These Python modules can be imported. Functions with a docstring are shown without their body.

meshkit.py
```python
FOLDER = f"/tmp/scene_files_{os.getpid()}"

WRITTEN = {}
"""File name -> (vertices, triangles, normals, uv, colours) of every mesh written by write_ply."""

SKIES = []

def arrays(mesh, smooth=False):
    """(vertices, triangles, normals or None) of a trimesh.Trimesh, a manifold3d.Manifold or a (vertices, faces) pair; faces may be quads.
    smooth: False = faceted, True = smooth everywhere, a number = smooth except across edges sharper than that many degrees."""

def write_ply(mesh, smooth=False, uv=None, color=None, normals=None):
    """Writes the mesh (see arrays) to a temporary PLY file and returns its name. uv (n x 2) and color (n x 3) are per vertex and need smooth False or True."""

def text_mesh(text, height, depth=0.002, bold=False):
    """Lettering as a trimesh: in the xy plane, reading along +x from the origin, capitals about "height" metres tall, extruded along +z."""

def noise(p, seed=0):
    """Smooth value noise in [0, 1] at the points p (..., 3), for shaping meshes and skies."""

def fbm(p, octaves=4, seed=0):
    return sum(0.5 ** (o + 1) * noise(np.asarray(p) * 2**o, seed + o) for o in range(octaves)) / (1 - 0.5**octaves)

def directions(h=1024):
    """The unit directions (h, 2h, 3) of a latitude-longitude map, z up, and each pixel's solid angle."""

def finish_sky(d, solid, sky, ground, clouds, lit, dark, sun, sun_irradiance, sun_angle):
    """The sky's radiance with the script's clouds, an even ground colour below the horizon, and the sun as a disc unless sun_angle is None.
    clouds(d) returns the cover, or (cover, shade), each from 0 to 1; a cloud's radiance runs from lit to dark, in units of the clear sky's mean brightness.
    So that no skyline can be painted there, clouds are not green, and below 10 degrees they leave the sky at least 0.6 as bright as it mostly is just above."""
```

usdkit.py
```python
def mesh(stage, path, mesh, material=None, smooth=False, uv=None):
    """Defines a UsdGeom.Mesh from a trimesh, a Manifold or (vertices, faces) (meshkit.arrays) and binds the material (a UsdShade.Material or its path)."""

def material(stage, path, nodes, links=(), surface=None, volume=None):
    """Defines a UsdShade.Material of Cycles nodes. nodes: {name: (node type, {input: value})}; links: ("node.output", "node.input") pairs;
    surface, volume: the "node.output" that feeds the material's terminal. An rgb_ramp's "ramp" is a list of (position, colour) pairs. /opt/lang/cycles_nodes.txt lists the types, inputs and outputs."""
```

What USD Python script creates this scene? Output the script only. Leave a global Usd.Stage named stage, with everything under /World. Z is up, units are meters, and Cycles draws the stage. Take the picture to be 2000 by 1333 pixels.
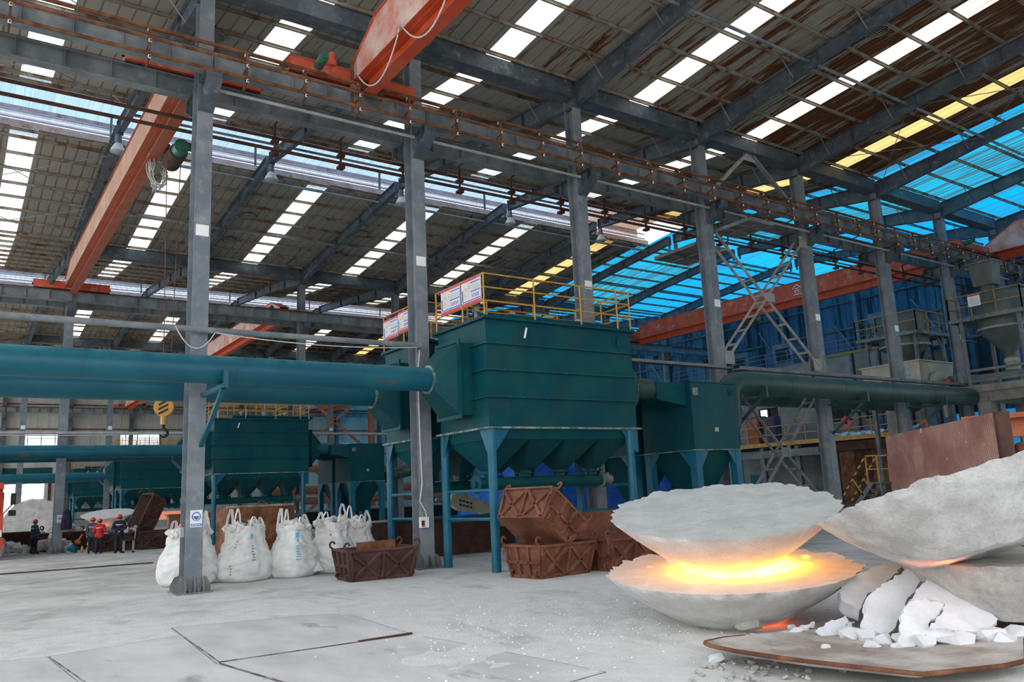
import math, random
import numpy as np, trimesh, usdkit, meshkit
from pxr import Usd, UsdGeom, UsdLux, UsdShade, Gf, Sdf, Vt
stage = Usd.Stage.CreateInMemory()
UsdGeom.SetStageUpAxis(stage, 'Z'); UsdGeom.SetStageMetersPerUnit(stage, 1.0)
UsdGeom.Xform.Define(stage, '/World'); UsdGeom.Scope.Define(stage, '/World/Looks')
PI = math.pi
# ------------------------------------------------------------------ camera, sky, sun, exposure
EXPOSURE = 1.2
SUN = 2.0; SUN_AZ = 215.0; SUN_EL = 47.0; SKY = 0.32
CAM = np.array([-4.725, -19.584, 1.869])
_yaw, _pitch, _roll = 0.617, 0.186, -0.047
_F = np.array([math.sin(_yaw)*math.cos(_pitch), math.cos(_yaw)*math.cos(_pitch), math.sin(_pitch)])
_R0 = np.array([math.cos(_yaw), -math.sin(_yaw), 0]); _U0 = np.cross(_R0, _F)
_R = _R0*math.cos(_roll)+_U0*math.sin(_roll); _U = -_R0*math.sin(_roll)+_U0*math.cos(_roll)
cam = UsdGeom.Camera.Define(stage, '/World/camera')
cam.AddTransformOp().Set(Gf.Matrix4d(*_R, 0, *_U, 0, *(-_F), 0, *CAM, 1))
cam.CreateHorizontalApertureAttr(36.0); cam.CreateVerticalApertureAttr(36.0*1333/2000)
cam.CreateFocalLengthAttr(1571.6*36/2000); cam.CreateClippingRangeAttr(Gf.Vec2f(0.05, 2000))
cam.CreateExposureAttr(EXPOSURE)
sky = UsdLux.DomeLight.Define(stage, '/World/sky_light')
sky.CreateIntensityAttr(SKY); sky.CreateColorAttr(Gf.Vec3f(0.93, 0.97, 1.0))
sun = UsdLux.DistantLight.Define(stage, '/World/sun_light')
sun.CreateIntensityAttr(SUN); sun.CreateAngleAttr(0.6); sun.CreateColorAttr(Gf.Vec3f(1, 0.95, 0.86))
sun.AddRotateZOp().Set(SUN_AZ); sun.AddRotateXOp().Set(90-SUN_EL)
# ------------------------------------------------------------------ materials
def mat(name, nodes, links, surface='p.BSDF', volume=None):
    return usdkit.material(stage, '/World/Looks/'+name, nodes, links, surface=surface, volume=volume)
def pm(name, c1, c2, scale=2.0, lo=.42, hi=.62, rough=.6, metal=0., bump=0., bscale=30., st=(1, 1, 1), c3=None, s3=6., lo3=.6, hi3=.7, st3=(1, 1, 1), spec=.4, detail=5., up=None, upw=1., bdist=.02, extra=None):
    """procedural paint: c1/c2 mottled by noise, optional third colour (rust, stains), optional paler upward faces (dust, painted highlights)"""
    n = {'g': ('geometry', {}), 'm': ('mapping', {'scale': st}), 'n': ('noise_texture', {'scale': scale, 'detail': detail, 'roughness': .6}),
         'r': ('rgb_ramp', {'ramp': [(0, c1), (lo, c1), (hi, c2), (1, c2)]}),
         'p': ('principled_bsdf', {'roughness': rough, 'metallic': metal, 'specular_ior_level': spec})}
    l = [('g.position', 'm.vector'), ('m.vector', 'n.vector'), ('n.fac', 'r.fac')]
    col = 'r.color'
    if c3 is not None:
        n['m3'] = ('mapping', {'scale': st3, 'location': (7.3, 1.7, 3.1)}); n['n3'] = ('noise_texture', {'scale': s3, 'detail': 6., 'roughness': .65})
        n['r3'] = ('rgb_ramp', {'ramp': [(0, (0, 0, 0)), (lo3, (0, 0, 0)), (hi3, (1, 1, 1)), (1, (1, 1, 1))]}); n['x3'] = ('mix_color', {'b': c3})
        l += [('g.position', 'm3.vector'), ('m3.vector', 'n3.vector'), ('n3.fac', 'r3.fac'), (col, 'x3.a'), ('r3.color', 'x3.fac')]; col = 'x3.result'
    if up is not None:
        n['sx'] = ('separate_xyz', {}); n['ru'] = ('map_range', {'from_min': .35, 'from_max': .95, 'to_min': 0., 'to_max': upw, 'clamp': True}); n['xu'] = ('mix_color', {'b': up})
        n['nu'] = ('noise_texture', {'scale': 3., 'detail': 5.}); n['mu'] = ('math', {'math_type': 'multiply'}); n['ru2'] = ('map_range', {'from_min': .3, 'from_max': .6, 'clamp': True})
        l += [('g.normal', 'sx.vector'), ('sx.z', 'ru.value'), ('g.position', 'nu.vector'), ('nu.fac', 'ru2.value'), ('ru.result', 'mu.value1'), ('ru2.result', 'mu.value2'), (col, 'xu.a'), ('mu.value', 'xu.fac')]; col = 'xu.result'
    if bump:
        n['nb'] = ('noise_texture', {'scale': bscale, 'detail': 4.}); n['b'] = ('bump', {'strength': bump, 'distance': bdist})
        l += [('g.position', 'nb.vector'), ('nb.fac', 'b.height'), ('b.normal', 'p.normal')]
    l.append((col, 'p.base_color'))
    return mat(name, n, l)
M = {}
M['steel'] = pm('grey_paint', (.065, .085, .105), (.11, .13, .145), 1.6, rough=.5, c3=(.30, .30, .29), s3=4., lo3=.56, hi3=.78, up=(.33, .31, .28), upw=.8)  # rafters keep this darker copy; their underlit tone sits in the colour
M['steel_lit'] = pm('grey_paint_lit', (.155, .185, .215), (.23, .25, .27), 1.4, rough=.55, c3=(.36, .35, .33), s3=3., lo3=.55, hi3=.8, up=(.36, .34, .30), upw=.8)  # lit copy of the grey paint: brighter column light put into the colour
M['steel2'] = pm('grey_paint_dusty', (.12, .135, .145), (.20, .205, .20), 1.3, rough=.6, c3=(.36, .33, .29), s3=3., lo3=.5, hi3=.8, up=(.38, .35, .30), upw=.8)
M['girder'] = pm('grey_girder_paint', (.15, .18, .20), (.26, .28, .29), 1.2, rough=.55, c3=(.38, .37, .34), s3=2.5, lo3=.55, hi3=.8, up=(.33, .28, .23), upw=.8)
M['teal'] = pm('teal_paint', (.0, .052, .072), (.001, .074, .076), .9, rough=.5, c3=(.022, .062, .050), s3=1.0, lo3=.5, hi3=.85, spec=.18, up=(.05, .15, .15), upw=.4)
M['teal_pipe'] = pm('teal_duct_paint', (.0, .078, .125), (.002, .105, .145), .8, rough=.42, c3=(.16, .055, .03), s3=2.4, lo3=.655, hi3=.69, st3=(.35, 1.2, 1.2), spec=.4, up=(.08, .27, .30), upw=.5)
M['teal_dark'] = pm('dark_green_duct_paint', (.012, .05, .045), (.035, .07, .058), 1.4, rough=.5, c3=(.13, .11, .085), s3=3., lo3=.6, hi3=.85, up=(.14, .13, .10), upw=.8)
M['seam'] = pm('pale_weld_edge', (.05, .13, .13), (.32, .33, .30), 5., rough=.7)
M['rust'] = pm('rust', (.11, .040, .018), (.24, .10, .045), 3., rough=.85, bump=.3, bscale=40)
M['rustdark'] = pm('dark_rust', (.05, .022, .013), (.10, .042, .022), 2.5, rough=.85, c3=(.17, .09, .05), s3=4, lo3=.6, hi3=.8)
M['purlin'] = pm('rusty_galvanised', (.27, .22, .165), (.36, .33, .28), 1.5, rough=.6, c3=(.19, .08, .035), s3=1.6, lo3=.50, hi3=.62)
M['red'] = pm('crane_red_paint', (.52, .07, .025), (.62, .10, .05), 1.2, rough=.5, c3=(.62, .42, .36), s3=1.4, lo3=.52, hi3=.8, up=(.66, .55, .5), upw=.9)
M['red_dusty'] = pm('crane_red_paint_dusty', (.62, .22, .16), (.70, .48, .42), 1.0, rough=.6, c3=(.74, .62, .56), s3=1.2, lo3=.45, hi3=.75, up=(.7, .6, .55), upw=.9)
M['red_side'] = pm('crane_red_paint_clean', (.50, .065, .02), (.56, .10, .045), 1., rough=.45)
M['orange'] = pm('crane_orange_paint', (.34, .085, .04), (.40, .12, .065), 1.2, rough=.5, up=(.6, .4, .3), upw=.8)
M['orange_pale'] = pm('crane_orange_faded', (.50, .26, .17), (.56, .36, .27), 1., rough=.6, up=(.7, .5, .4), upw=.8)
M['yellow'] = pm('yellow_paint', (.50, .24, .03), (.58, .32, .09), 4., rough=.5, c3=(.3, .14, .06), s3=8, lo3=.6, hi3=.7)
M['green'] = pm('hoist_green', (.02, .10, .075), (.05, .16, .12), 3., rough=.4, up=(.3, .33, .3), upw=.7)
M['black'] = pm('black_rubber', (.012, .012, .013), (.03, .03, .03), 6., rough=.7)
M['white'] = pm('white_paint', (.80, .80, .80), (.86, .86, .85), 4., rough=.5)
M['marker'] = pm('white_marker', (.90, .90, .90), (.94, .94, .94), 4., rough=.4)
M['grey'] = pm('light_grey_paint', (.34, .35, .35), (.45, .45, .44), 3., rough=.5)
M['cable'] = pm('grey_cable', (.5, .5, .5), (.62, .62, .60), 5., rough=.6)
M['lampw'] = pm('lamp_enamel', (.55, .57, .56), (.70, .71, .69), 4., rough=.35)
# ------------------------------------------------------------------ geometry helpers
def unit(v): v = np.asarray(v, float); return v/np.linalg.norm(v)
class MB:
    """collects pieces of ONE part and turns them into ONE mesh"""
    def __init__(s): s.V = []; s.F = []; s.n = 0
    def add(s, v, f):
        v = np.asarray(v, float).reshape(-1, 3); f = np.asarray(f, int)
        if f.shape[1] == 4: f = np.vstack([f[:, [0, 1, 2]], f[:, [0, 2, 3]]])
        s.V.append(v); s.F.append(f+s.n); s.n += len(v); return s
    def tm(s, m, T=None):
        v = np.array(m.vertices)
        if T is not None: v = v@np.asarray(T)[:3, :3].T+np.asarray(T)[:3, 3]
        return s.add(v, m.faces)
    def box(s, c, d, rz=0., R=None):
        c = np.asarray(c, float); h = np.asarray(d, float)/2
        v = np.array([[x, y, z] for x in (-1, 1) for y in (-1, 1) for z in (-1, 1)])*h
        if rz: R = np.array([[math.cos(rz), -math.sin(rz), 0], [math.sin(rz), math.cos(rz), 0], [0, 0, 1]])
        if R is not None: v = v@np.asarray(R).T
        return s.add(v+c, [[0, 1, 3, 2], [4, 6, 7, 5], [0, 4, 5, 1], [2, 3, 7, 6], [0, 2, 6, 4], [1, 5, 7, 3]])
    def span(s, a, b):
        a = np.asarray(a, float); b = np.asarray(b, float); return s.box((a+b)/2, abs(b-a))
    def bar(s, p, q, w, h, up=(0, 0, 1)):
        """rectangular bar from p to q, w across, h along up"""
        p = np.asarray(p, float); q = np.asarray(q, float); x = unit(q-p); y = np.cross(up, x)
        y = unit(y) if np.linalg.norm(y) > 1e-6 else unit(np.cross((1, 0, 0), x)); z = np.cross(x, y)
        return s.box((p+q)/2, (np.linalg.norm(q-p), w, h), R=np.stack([x, y, z], 1))
    def ibeam(s, p, q, h, b, tf=.016, tw=.012, up=(0, 0, 1)):
        """I section whose top centre line runs p to q"""
        p = np.asarray(p, float); q = np.asarray(q, float); u = np.asarray(up, float)
        s.bar(p-u*tf/2, q-u*tf/2, b, tf, up); s.bar(p-u*(h-tf/2), q-u*(h-tf/2), b, tf, up); return s.bar(p-u*h/2, q-u*h/2, tw, h-2*tf, up)
    def tube(s, p, q, r, n=10, r2=None, cap=True):
        p = np.asarray(p, float); q = np.asarray(q, float); x = unit(q-p); y = unit(np.cross((0, 0, 1) if abs(x[2]) < .9 else (1, 0, 0), x)); z = np.cross(x, y)
        a = np.arange(n)*2*PI/n; c = np.outer(np.cos(a), y)+np.outer(np.sin(a), z); r2 = r if r2 is None else r2
        i = np.arange(n); j = (i+1) % n
        v = np.vstack([p+c*r, q+c*r2, [p], [q]]); f = np.vstack([np.stack([i, j, j+n], 1), np.stack([i, j+n, i+n], 1)])
        if cap: f = np.vstack([f, np.stack([j, i, np.full(n, 2*n)], 1), np.stack([i+n, j+n, np.full(n, 2*n+1)], 1)])
        return s.add(v, f)
    def pipe(s, pts, r, n=8):
        """round pipe through points"""
        P = np.asarray(pts, float); T = np.gradient(P, axis=0); T /= np.linalg.norm(T, axis=1)[:, None]
        y = np.cross((0, 0, 1), T[0]); y = unit(y) if np.linalg.norm(y) > .05 else np.array([1., 0, 0]); rings = []
        a = np.arange(n)*2*PI/n; R = np.broadcast_to(r, len(P))
        for p, t, rr in zip(P, T, R):
            y = unit(y-t*np.dot(y, t)); z = np.cross(t, y); rings.append(p+rr*(np.outer(np.cos(a), y)+np.outer(np.sin(a), z)))
        v = np.vstack(rings+[P[:1], P[-1:]]); i = np.arange(n); j = (i+1) % n; f = []
        for k in range(len(P)-1): f += [np.stack([k*n+i, k*n+j, (k+1)*n+j], 1), np.stack([k*n+i, (k+1)*n+j, (k+1)*n+i], 1)]
        e = len(P)*n; f += [np.stack([j, i, np.full(n, e)], 1), np.stack([e-n+i, e-n+j, np.full(n, e+1)], 1)]
        return s.add(v, np.vstack(f))
    def lathe(s, prof, n=24, c=(0, 0, 0)):
        """profile (r, z) turned about the z axis"""
        P = np.asarray(prof, float); a = np.arange(n)*2*PI/n
        v = np.stack([np.outer(P[:, 0], np.cos(a)), np.outer(P[:, 0], np.sin(a)), np.repeat(P[:, 1:2], n, 1)], -1).reshape(-1, 3)+np.asarray(c, float)
        i = np.arange(n); j = (i+1) % n
        return s.add(v, np.vstack([np.stack([k*n+i, k*n+j, (k+1)*n+j, (k+1)*n+i], 1) for k in range(len(P)-1)]))
    def ext(s, poly, p, u, v, w, t):
        """polygon (2D points) in the plane p + a u + b v, thickness t along w, centred"""
        from shapely.geometry import Polygon
        m = trimesh.creation.extrude_polygon(Polygon(poly), t, engine='earcut'); V = np.array(m.vertices); u, v, w = (np.asarray(x, float) for x in (u, v, w))
        return s.add(np.asarray(p, float)+np.outer(V[:, 0], u)+np.outer(V[:, 1], v)+np.outer(V[:, 2]-t/2, w), m.faces)
    def hex(s, bottom, top):
        """eight-cornered solid: four bottom and four top corners in the same order"""
        v = np.vstack([bottom, top]); return s.add(v, [[3, 2, 1, 0], [4, 5, 6, 7], [0, 1, 5, 4], [1, 2, 6, 5], [2, 3, 7, 6], [3, 0, 4, 7]])
    def xf(s, R=None, t=(0, 0, 0)):
        v, f = s.arr(); o = MB(); return o.add((v@np.asarray(R).T if R is not None else v)+np.asarray(t, float), f)
    def merge(s, o, R=None, t=(0, 0, 0)):
        v, f = o.arr(); return s.add((v@np.asarray(R).T if R is not None else v)+np.asarray(t, float), f)
    def arr(s): return np.vstack(s.V), np.vstack(s.F)
def rotz(a): return np.array([[math.cos(a), -math.sin(a), 0], [math.sin(a), math.cos(a), 0], [0, 0, 1]])
def rotx(a): return np.array([[1, 0, 0], [0, math.cos(a), -math.sin(a)], [0, math.sin(a), math.cos(a)]])
def roty(a): return np.array([[math.cos(a), 0, math.sin(a)], [0, 1, 0], [-math.sin(a), 0, math.cos(a)]])
used = {}; origin = {}; used_labels = {}
def numbered(name, parent='/World'):
    k = (parent, name); used[k] = used.get(k, -1)+1
    return name if used[k] == 0 else f'{name}_{used[k]:03d}'
def tag(p, label=None, cat=None, group=None, kind=None):
    for k, v in (('label', label), ('category', cat), ('group', group), ('kind', kind)):
        if v is not None: p.SetCustomDataByKey(k, v)
    return p
def thing(name, label, cat, loc=(0, 0, 0), rz=0., group=None, kind=None):
    x = UsdGeom.Xform.Define(stage, '/World/'+numbered(name)); x.AddTranslateOp().Set(Gf.Vec3d(*map(float, loc)))
    if rz: x.AddRotateZOp().Set(math.degrees(rz))
    p = x.GetPrim(); origin[str(p.GetPath())] = np.asarray(loc, float) if not rz else None
    return tag(p, label, cat, group, kind)
def part(parent, name, mb, m, smooth=30, label=None, kind=None, local=False):
    """a mesh below a thing or part; given in world coordinates unless local"""
    pp = str(parent.GetPath()); v, f = mb.arr() if isinstance(mb, MB) else (np.array(mb.vertices), np.array(mb.faces))
    o = origin.get(pp)
    if not local and o is not None: v = v-o
    path = pp+'/'+numbered(name, pp)
    mm = usdkit.mesh(stage, path, (v, f), M[m] if isinstance(m, str) else m, smooth=smooth); p = mm.GetPrim(); origin[path] = o
    return tag(p, label, kind=kind)
def solo(name, mb, m, label, cat, loc=(0, 0, 0), smooth=30, group=None, kind=None):
    """a thing that is one mesh; coordinates in world, origin at loc"""
    v, f = mb.arr() if isinstance(mb, MB) else (np.array(mb.vertices), np.array(mb.faces)); path = '/World/'+numbered(name)
    mm = usdkit.mesh(stage, path, (v-np.asarray(loc, float), f), M[m] if isinstance(m, str) else m, smooth=smooth); mm.AddTranslateOp().Set(Gf.Vec3d(*map(float, loc)))
    return tag(mm.GetPrim(), label, cat, group, kind)
def dup(root, loc, rz=0., label=None, group=None, scale=None, M4=None):
    was = root.GetCustomData(); base = root.GetName(); base = base[:-4] if base[-4:-3] == '_' and base[-3:].isdigit() else base
    x = UsdGeom.Xform.Define(stage, '/World/'+numbered(base)); p = x.GetPrim(); p.GetReferences().AddInternalReference(root.GetPath()); x.ClearXformOpOrder()
    x.AddTransformOp(opSuffix='place').Set(Gf.Matrix4d(math.cos(rz), math.sin(rz), 0, 0, -math.sin(rz), math.cos(rz), 0, 0, 0, 0, 1, 0, *map(float, loc), 1) if M4 is None else M4)
    tag(p, label or was['label'], was['category'], group or was.get('group'), was.get('kind')); p.SetInstanceable(True)
    return p
ORD = ['first', 'second', 'third', 'fourth', 'fifth', 'sixth', 'seventh', 'eighth', 'ninth', 'tenth', 'eleventh', 'twelfth', 'thirteenth', 'fourteenth', 'fifteenth', 'sixteenth']
XC = [0, 5.96, 12.15, 18.4, 24.58, 30.55, 36.44, 42.4, 48.4]   # column positions along the hall
W = 25.793; YR = [0, W, 51.651, 77.4]                           # the three rows of columns and the back wall
XM = -6.04; XE = 49.6                                            # bay left of the first column; right end wall
ZS = 15.65; SL = 0.1                                             # roof sheet height over a row, slope
# ------------------------------------------------------------------ roof, walls and floor materials
def sheet_mat(name, base1, base2, rust, x0, x1, amt):
    n = {'g': ('geometry', {}), 'm': ('mapping', {'scale': (1.7, .16, .5)}), 'n': ('noise_texture', {'scale': 1.6, 'detail': 7., 'roughness': .68}),
         'n2': ('noise_texture', {'scale': .5, 'detail': 3.}), 's': ('separate_xyz', {}), 'mx': ('map_range', {'from_min': x0, 'from_max': x1, 'to_min': -.06, 'to_max': amt, 'clamp': True}),
         'a': ('math', {'math_type': 'add'}), 'r': ('map_range', {'from_min': .615, 'from_max': .68, 'clamp': True}), 'c': ('mix_color', {'a': base1, 'b': base2}), 'x': ('mix_color', {}),
         'rc': ('rgb_ramp', {'ramp': [(0, rust), (1, tuple(.45*c for c in rust))]}), 'nr': ('noise_texture', {'scale': 2.5, 'detail': 4.}),
         'p': ('principled_bsdf', {'roughness': .55, 'specular_ior_level': .3})}
    l = [('g.position', 'm.vector'), ('m.vector', 'n.vector'), ('g.position', 's.vector'), ('s.x', 'mx.value'), ('n.fac', 'a.value1'), ('mx.result', 'a.value2'), ('a.value', 'r.value'),
         ('g.position', 'n2.vector'), ('n2.fac', 'c.fac'), ('c.result', 'x.a'), ('g.position', 'nr.vector'), ('nr.fac', 'rc.fac'), ('rc.color', 'x.b'), ('r.result', 'x.fac'), ('x.result', 'p.base_color')]
    return mat(name, n, l)
M['sheet0'] = sheet_mat('roof_sheet_near', (.29, .265, .215), (.37, .34, .285), (.19, .066, .020), 2., 22., .20)
M['sheet1'] = sheet_mat('roof_sheet_mid', (.25, .235, .195), (.33, .31, .26), (.17, .070, .028), 4., 28., .10)
M['sheet2'] = sheet_mat('roof_sheet_far', (.25, .22, .175), (.32, .275, .22), (.17, .065, .028), 2., 24., .24)
def frp(name, ramp, dirt):
    n = {'g': ('geometry', {}), 's': ('separate_xyz', {}), 'mx': ('map_range', {'from_min': 0., 'from_max': 50., 'clamp': True}), 'r': ('rgb_ramp', {'ramp': ramp}),
         'm': ('mapping', {'scale': (5.5, .10, .3)}), 'n': ('noise_texture', {'scale': 1.6, 'detail': 6., 'roughness': .6}), 'd': ('map_range', {'from_min': .40, 'from_max': .60, 'to_min': 0., 'to_max': dirt, 'clamp': True}),
         'x': ('mix_color', {'b': (.05, .09, .10)}), 't': ('translucent_bsdf', {}), 'gl': ('principled_bsdf', {'roughness': .3}), 'mc': ('mix_closure', {'fac': .12})}
    l = [('g.position', 's.vector'), ('s.x', 'mx.value'), ('mx.result', 'r.fac'), ('g.position', 'm.vector'), ('m.vector', 'n.vector'), ('n.fac', 'd.value'), ('r.color', 'x.a'), ('d.result', 'x.fac'),
         ('x.result', 't.color'), ('x.result', 'gl.base_color'), ('t.BSDF', 'mc.closure1'), ('gl.BSDF', 'mc.closure2')]
    return mat(name, n, l, surface='mc.closure')
M['skylight'] = frp('skylight_sheet', [(0, (.86, .88, .86)), (.38, (.86, .87, .80)), (.48, (.80, .74, .52)), (.53, (.74, .50, .18)), (1, (.74, .5, .18))], .12)
M['blue_old'] = frp('blue_sheet_dusty', [(0, (.01, .40, .62)), (1, (.01, .42, .70))], .93)
M['blue'] = frp('blue_sheet', [(0, (.0, .34, .78)), (1, (.0, .40, .84))], .62)
M['monitor'] = frp('ridge_sheet', [(0, (.34, .48, .68)), (.46, (.34, .46, .64)), (.54, (.34, .22, .17)), (1, (.3, .2, .15))], .2)
M['curb'] = pm('pinkish_rusty_curb', (.40, .31, .28), (.52, .44, .42), 2., rough=.7, c3=(.25, .12, .07), s3=3, lo3=.55, hi3=.7)
M['sidelight'] = frp('ridge_side_light', [(0, (.80, .84, .88)), (.5, (.80, .82, .86)), (.60, (.72, .56, .46)), (1, (.7, .5, .4))], .12)
M['violet_tube'] = pm('violet_grey_tube', (.42, .42, .58), (.50, .50, .66), 2., rough=.5)
M['wallpanel'] = pm('wall_panel', (.42, .42, .37), (.53, .52, .46), .8, rough=.6, st=(1, 1, .3), c3=(.3, .24, .17), s3=1.2, lo3=.56, hi3=.8, st3=(1.5, 1.5, .25))
M['wallblue'] = pm('end_wall_panel_bluelit', (.045, .10, .16), (.08, .16, .23), 1.2, rough=.6, st=(1, 1.2, .25), c3=(.015, .03, .05), s3=.8, lo3=.5, hi3=.54, st3=(1, 1.0, .10))  # blue light on the end wall is put into this dark colour
# floor: concrete under white powder, thickest round the ingots
def floor_mat():
    n = {'g': ('geometry', {}), 'n': ('noise_texture', {'scale': .55, 'detail': 8., 'roughness': .62, 'distortion': .4}), 'n2': ('noise_texture', {'scale': 24., 'detail': 5., 'roughness': .7}),
         'n3': ('noise_texture', {'scale': 3.2, 'detail': 6., 'roughness': .6}), 'v': ('vector_math', {'math_type': 'distance', 'vector2': (2.2, -12.5, 0)}),
         'md': ('map_range', {'from_min': 5.0, 'from_max': 19., 'to_min': .34, 'to_max': .0, 'clamp': True}), 'a': ('math', {'math_type': 'add'}), 'r': ('map_range', {'from_min': .38, 'from_max': .72, 'clamp': True}),
         'cc': ('rgb_ramp', {'ramp': [(0, (.30, .28, .245)), (.5, (.42, .40, .355)), (1, (.52, .50, .45))]}), 'cd': ('rgb_ramp', {'ramp': [(0, (.60, .575, .55)), (.55, (.76, .75, .73)), (1, (.86, .86, .86))]}),
         'x': ('mix_color', {}), 'y': ('mix_color', {'b': (.30, .265, .24)}), 'ms': ('mapping', {'scale': (1.1, .5, 1), 'rotation': (0, 0, .5)}), 'ns': ('noise_texture', {'scale': 1.0, 'detail': 7., 'roughness': .66, 'distortion': .6}), 'rs': ('map_range', {'from_min': .56, 'from_max': .80, 'to_min': 0., 'to_max': .8, 'clamp': True}), 'b': ('bump', {'strength': .7, 'distance': .03}), 'p': ('principled_bsdf', {'roughness': .82, 'specular_ior_level': .25})}
    l = [('g.position', 'n.vector'), ('g.position', 'n2.vector'), ('g.position', 'n3.vector'), ('g.position', 'v.vector1'), ('v.value', 'md.value'), ('n.fac', 'a.value1'), ('md.result', 'a.value2'), ('a.value', 'r.value'),
         ('n3.fac', 'cc.fac'), ('n3.fac', 'cd.fac'), ('cc.color', 'x.a'), ('cd.color', 'x.b'), ('r.result', 'x.fac'), ('x.result', 'y.a'), ('y.result', 'p.base_color'), ('g.position', 'ms.vector'), ('ms.vector', 'ns.vector'), ('ns.fac', 'rs.value'), ('rs.result', 'y.fac'), ('n2.fac', 'b.height'), ('b.normal', 'p.normal')]
    return mat('floor_concrete', n, l)
M['floor'] = floor_mat()
# ------------------------------------------------------------------ floor: a fine grid near the ingots, coarse beyond
def hfloor(x, y):
    x = np.asarray(x, float); y = np.asarray(y, float); P = np.stack([x, y, np.zeros_like(x)], -1)
    k = np.exp(-(((x-3.2)/4.6)**2+((y+10.2)/3.8)**2))
    h = k*(.10*(meshkit.fbm(P*1.1, 4, 3)-.5)+.05*(meshkit.fbm(P*5, 3, 5)-.5))+.018*k
    return np.where(k > .02, h, 0)
def floor():
    gx = np.concatenate([np.linspace(-60, -8, 6), np.linspace(-6, 10, 130), np.linspace(12, 90, 12)]); gy = np.concatenate([np.linspace(-70, -20, 6), np.linspace(-18, -3, 120), np.linspace(0, 120, 14)])
    X, Y = np.meshgrid(gx, gy, indexing='ij'); Z = hfloor(X, Y)-.004; n, m = X.shape; v = np.stack([X, Y, Z], -1).reshape(-1, 3)
    i, j = np.meshgrid(np.arange(n-1), np.arange(m-1), indexing='ij'); a = (i*m+j).ravel()
    mb = MB(); mb.add(v, np.stack([a, a+m, a+m+1, a+1], 1)); solo('floor', mb, 'floor', 'concrete hall floor covered in white mineral powder', 'floor', smooth=True, kind='structure')
floor()
# ------------------------------------------------------------------ roof
NX = [-12.08, XM]+XC+[XE]
PUR = [.35, 1.75, 3.15, 4.55, 5.95, 7.35, 8.75, 10.15, 10.75]; EDGE = 10.85
def panel(x0, x1, ya, za, yb, zb, ribs, rw, rh):
    """profiled sheet between x0 and x1, running from (ya, za) to (yb, zb)"""
    w = x1-x0; xs = [x0]; hs = [0.]
    for k in range(ribs):
        c = x0+w*(k+.5)/ribs; xs += [c-rw*.5, c-rw*.3, c+rw*.3, c+rw*.5]; hs += [0, rh, rh, 0]
    xs.append(x1); hs.append(0.); n = len(xs)
    v = [[x, ya, za+h] for x, h in zip(xs, hs)]+[[x, yb, zb+h] for x, h in zip(xs, hs)]; i = np.arange(n-1)
    return MB().add(v, np.stack([i, i+1, i+n+1, i+n], 1))
def cpurlin(x0, x1, y, z):
    m = MB(); m.span((x0, y-.004, z-.11), (x1, y+.004, z)); m.span((x0, y-.004, z-.11), (x1, y+.04, z-.104)); m.span((x0, y-.04, z-.008), (x1, y+.004, z)); return m
SLOPES = [(0, -1, 'sheet0', 'near bay roof slope rising from the first row of columns', 1), (0, 1, 'sheet1', 'roof slope behind the first row of columns rising to the open ridge', 1), (W, -1, 'sheet1', 'roof slope beyond the first open ridge falling to the second row', 1),
          (W, 1, 'sheet2', 'roof slope rising behind the second row of columns', 1), (YR[2], -1, 'sheet2', 'roof slope falling to the third row of columns', 1), (YR[2], 1, 'sheet2', 'roof slope rising behind the third row of columns', 1),
          (YR[3], -1, 'sheet2', 'roof slope falling to the back wall', 1), (-W, 1, 'sheet0', 'roof slope of the near bay falling to its open side', 0)]
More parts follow.
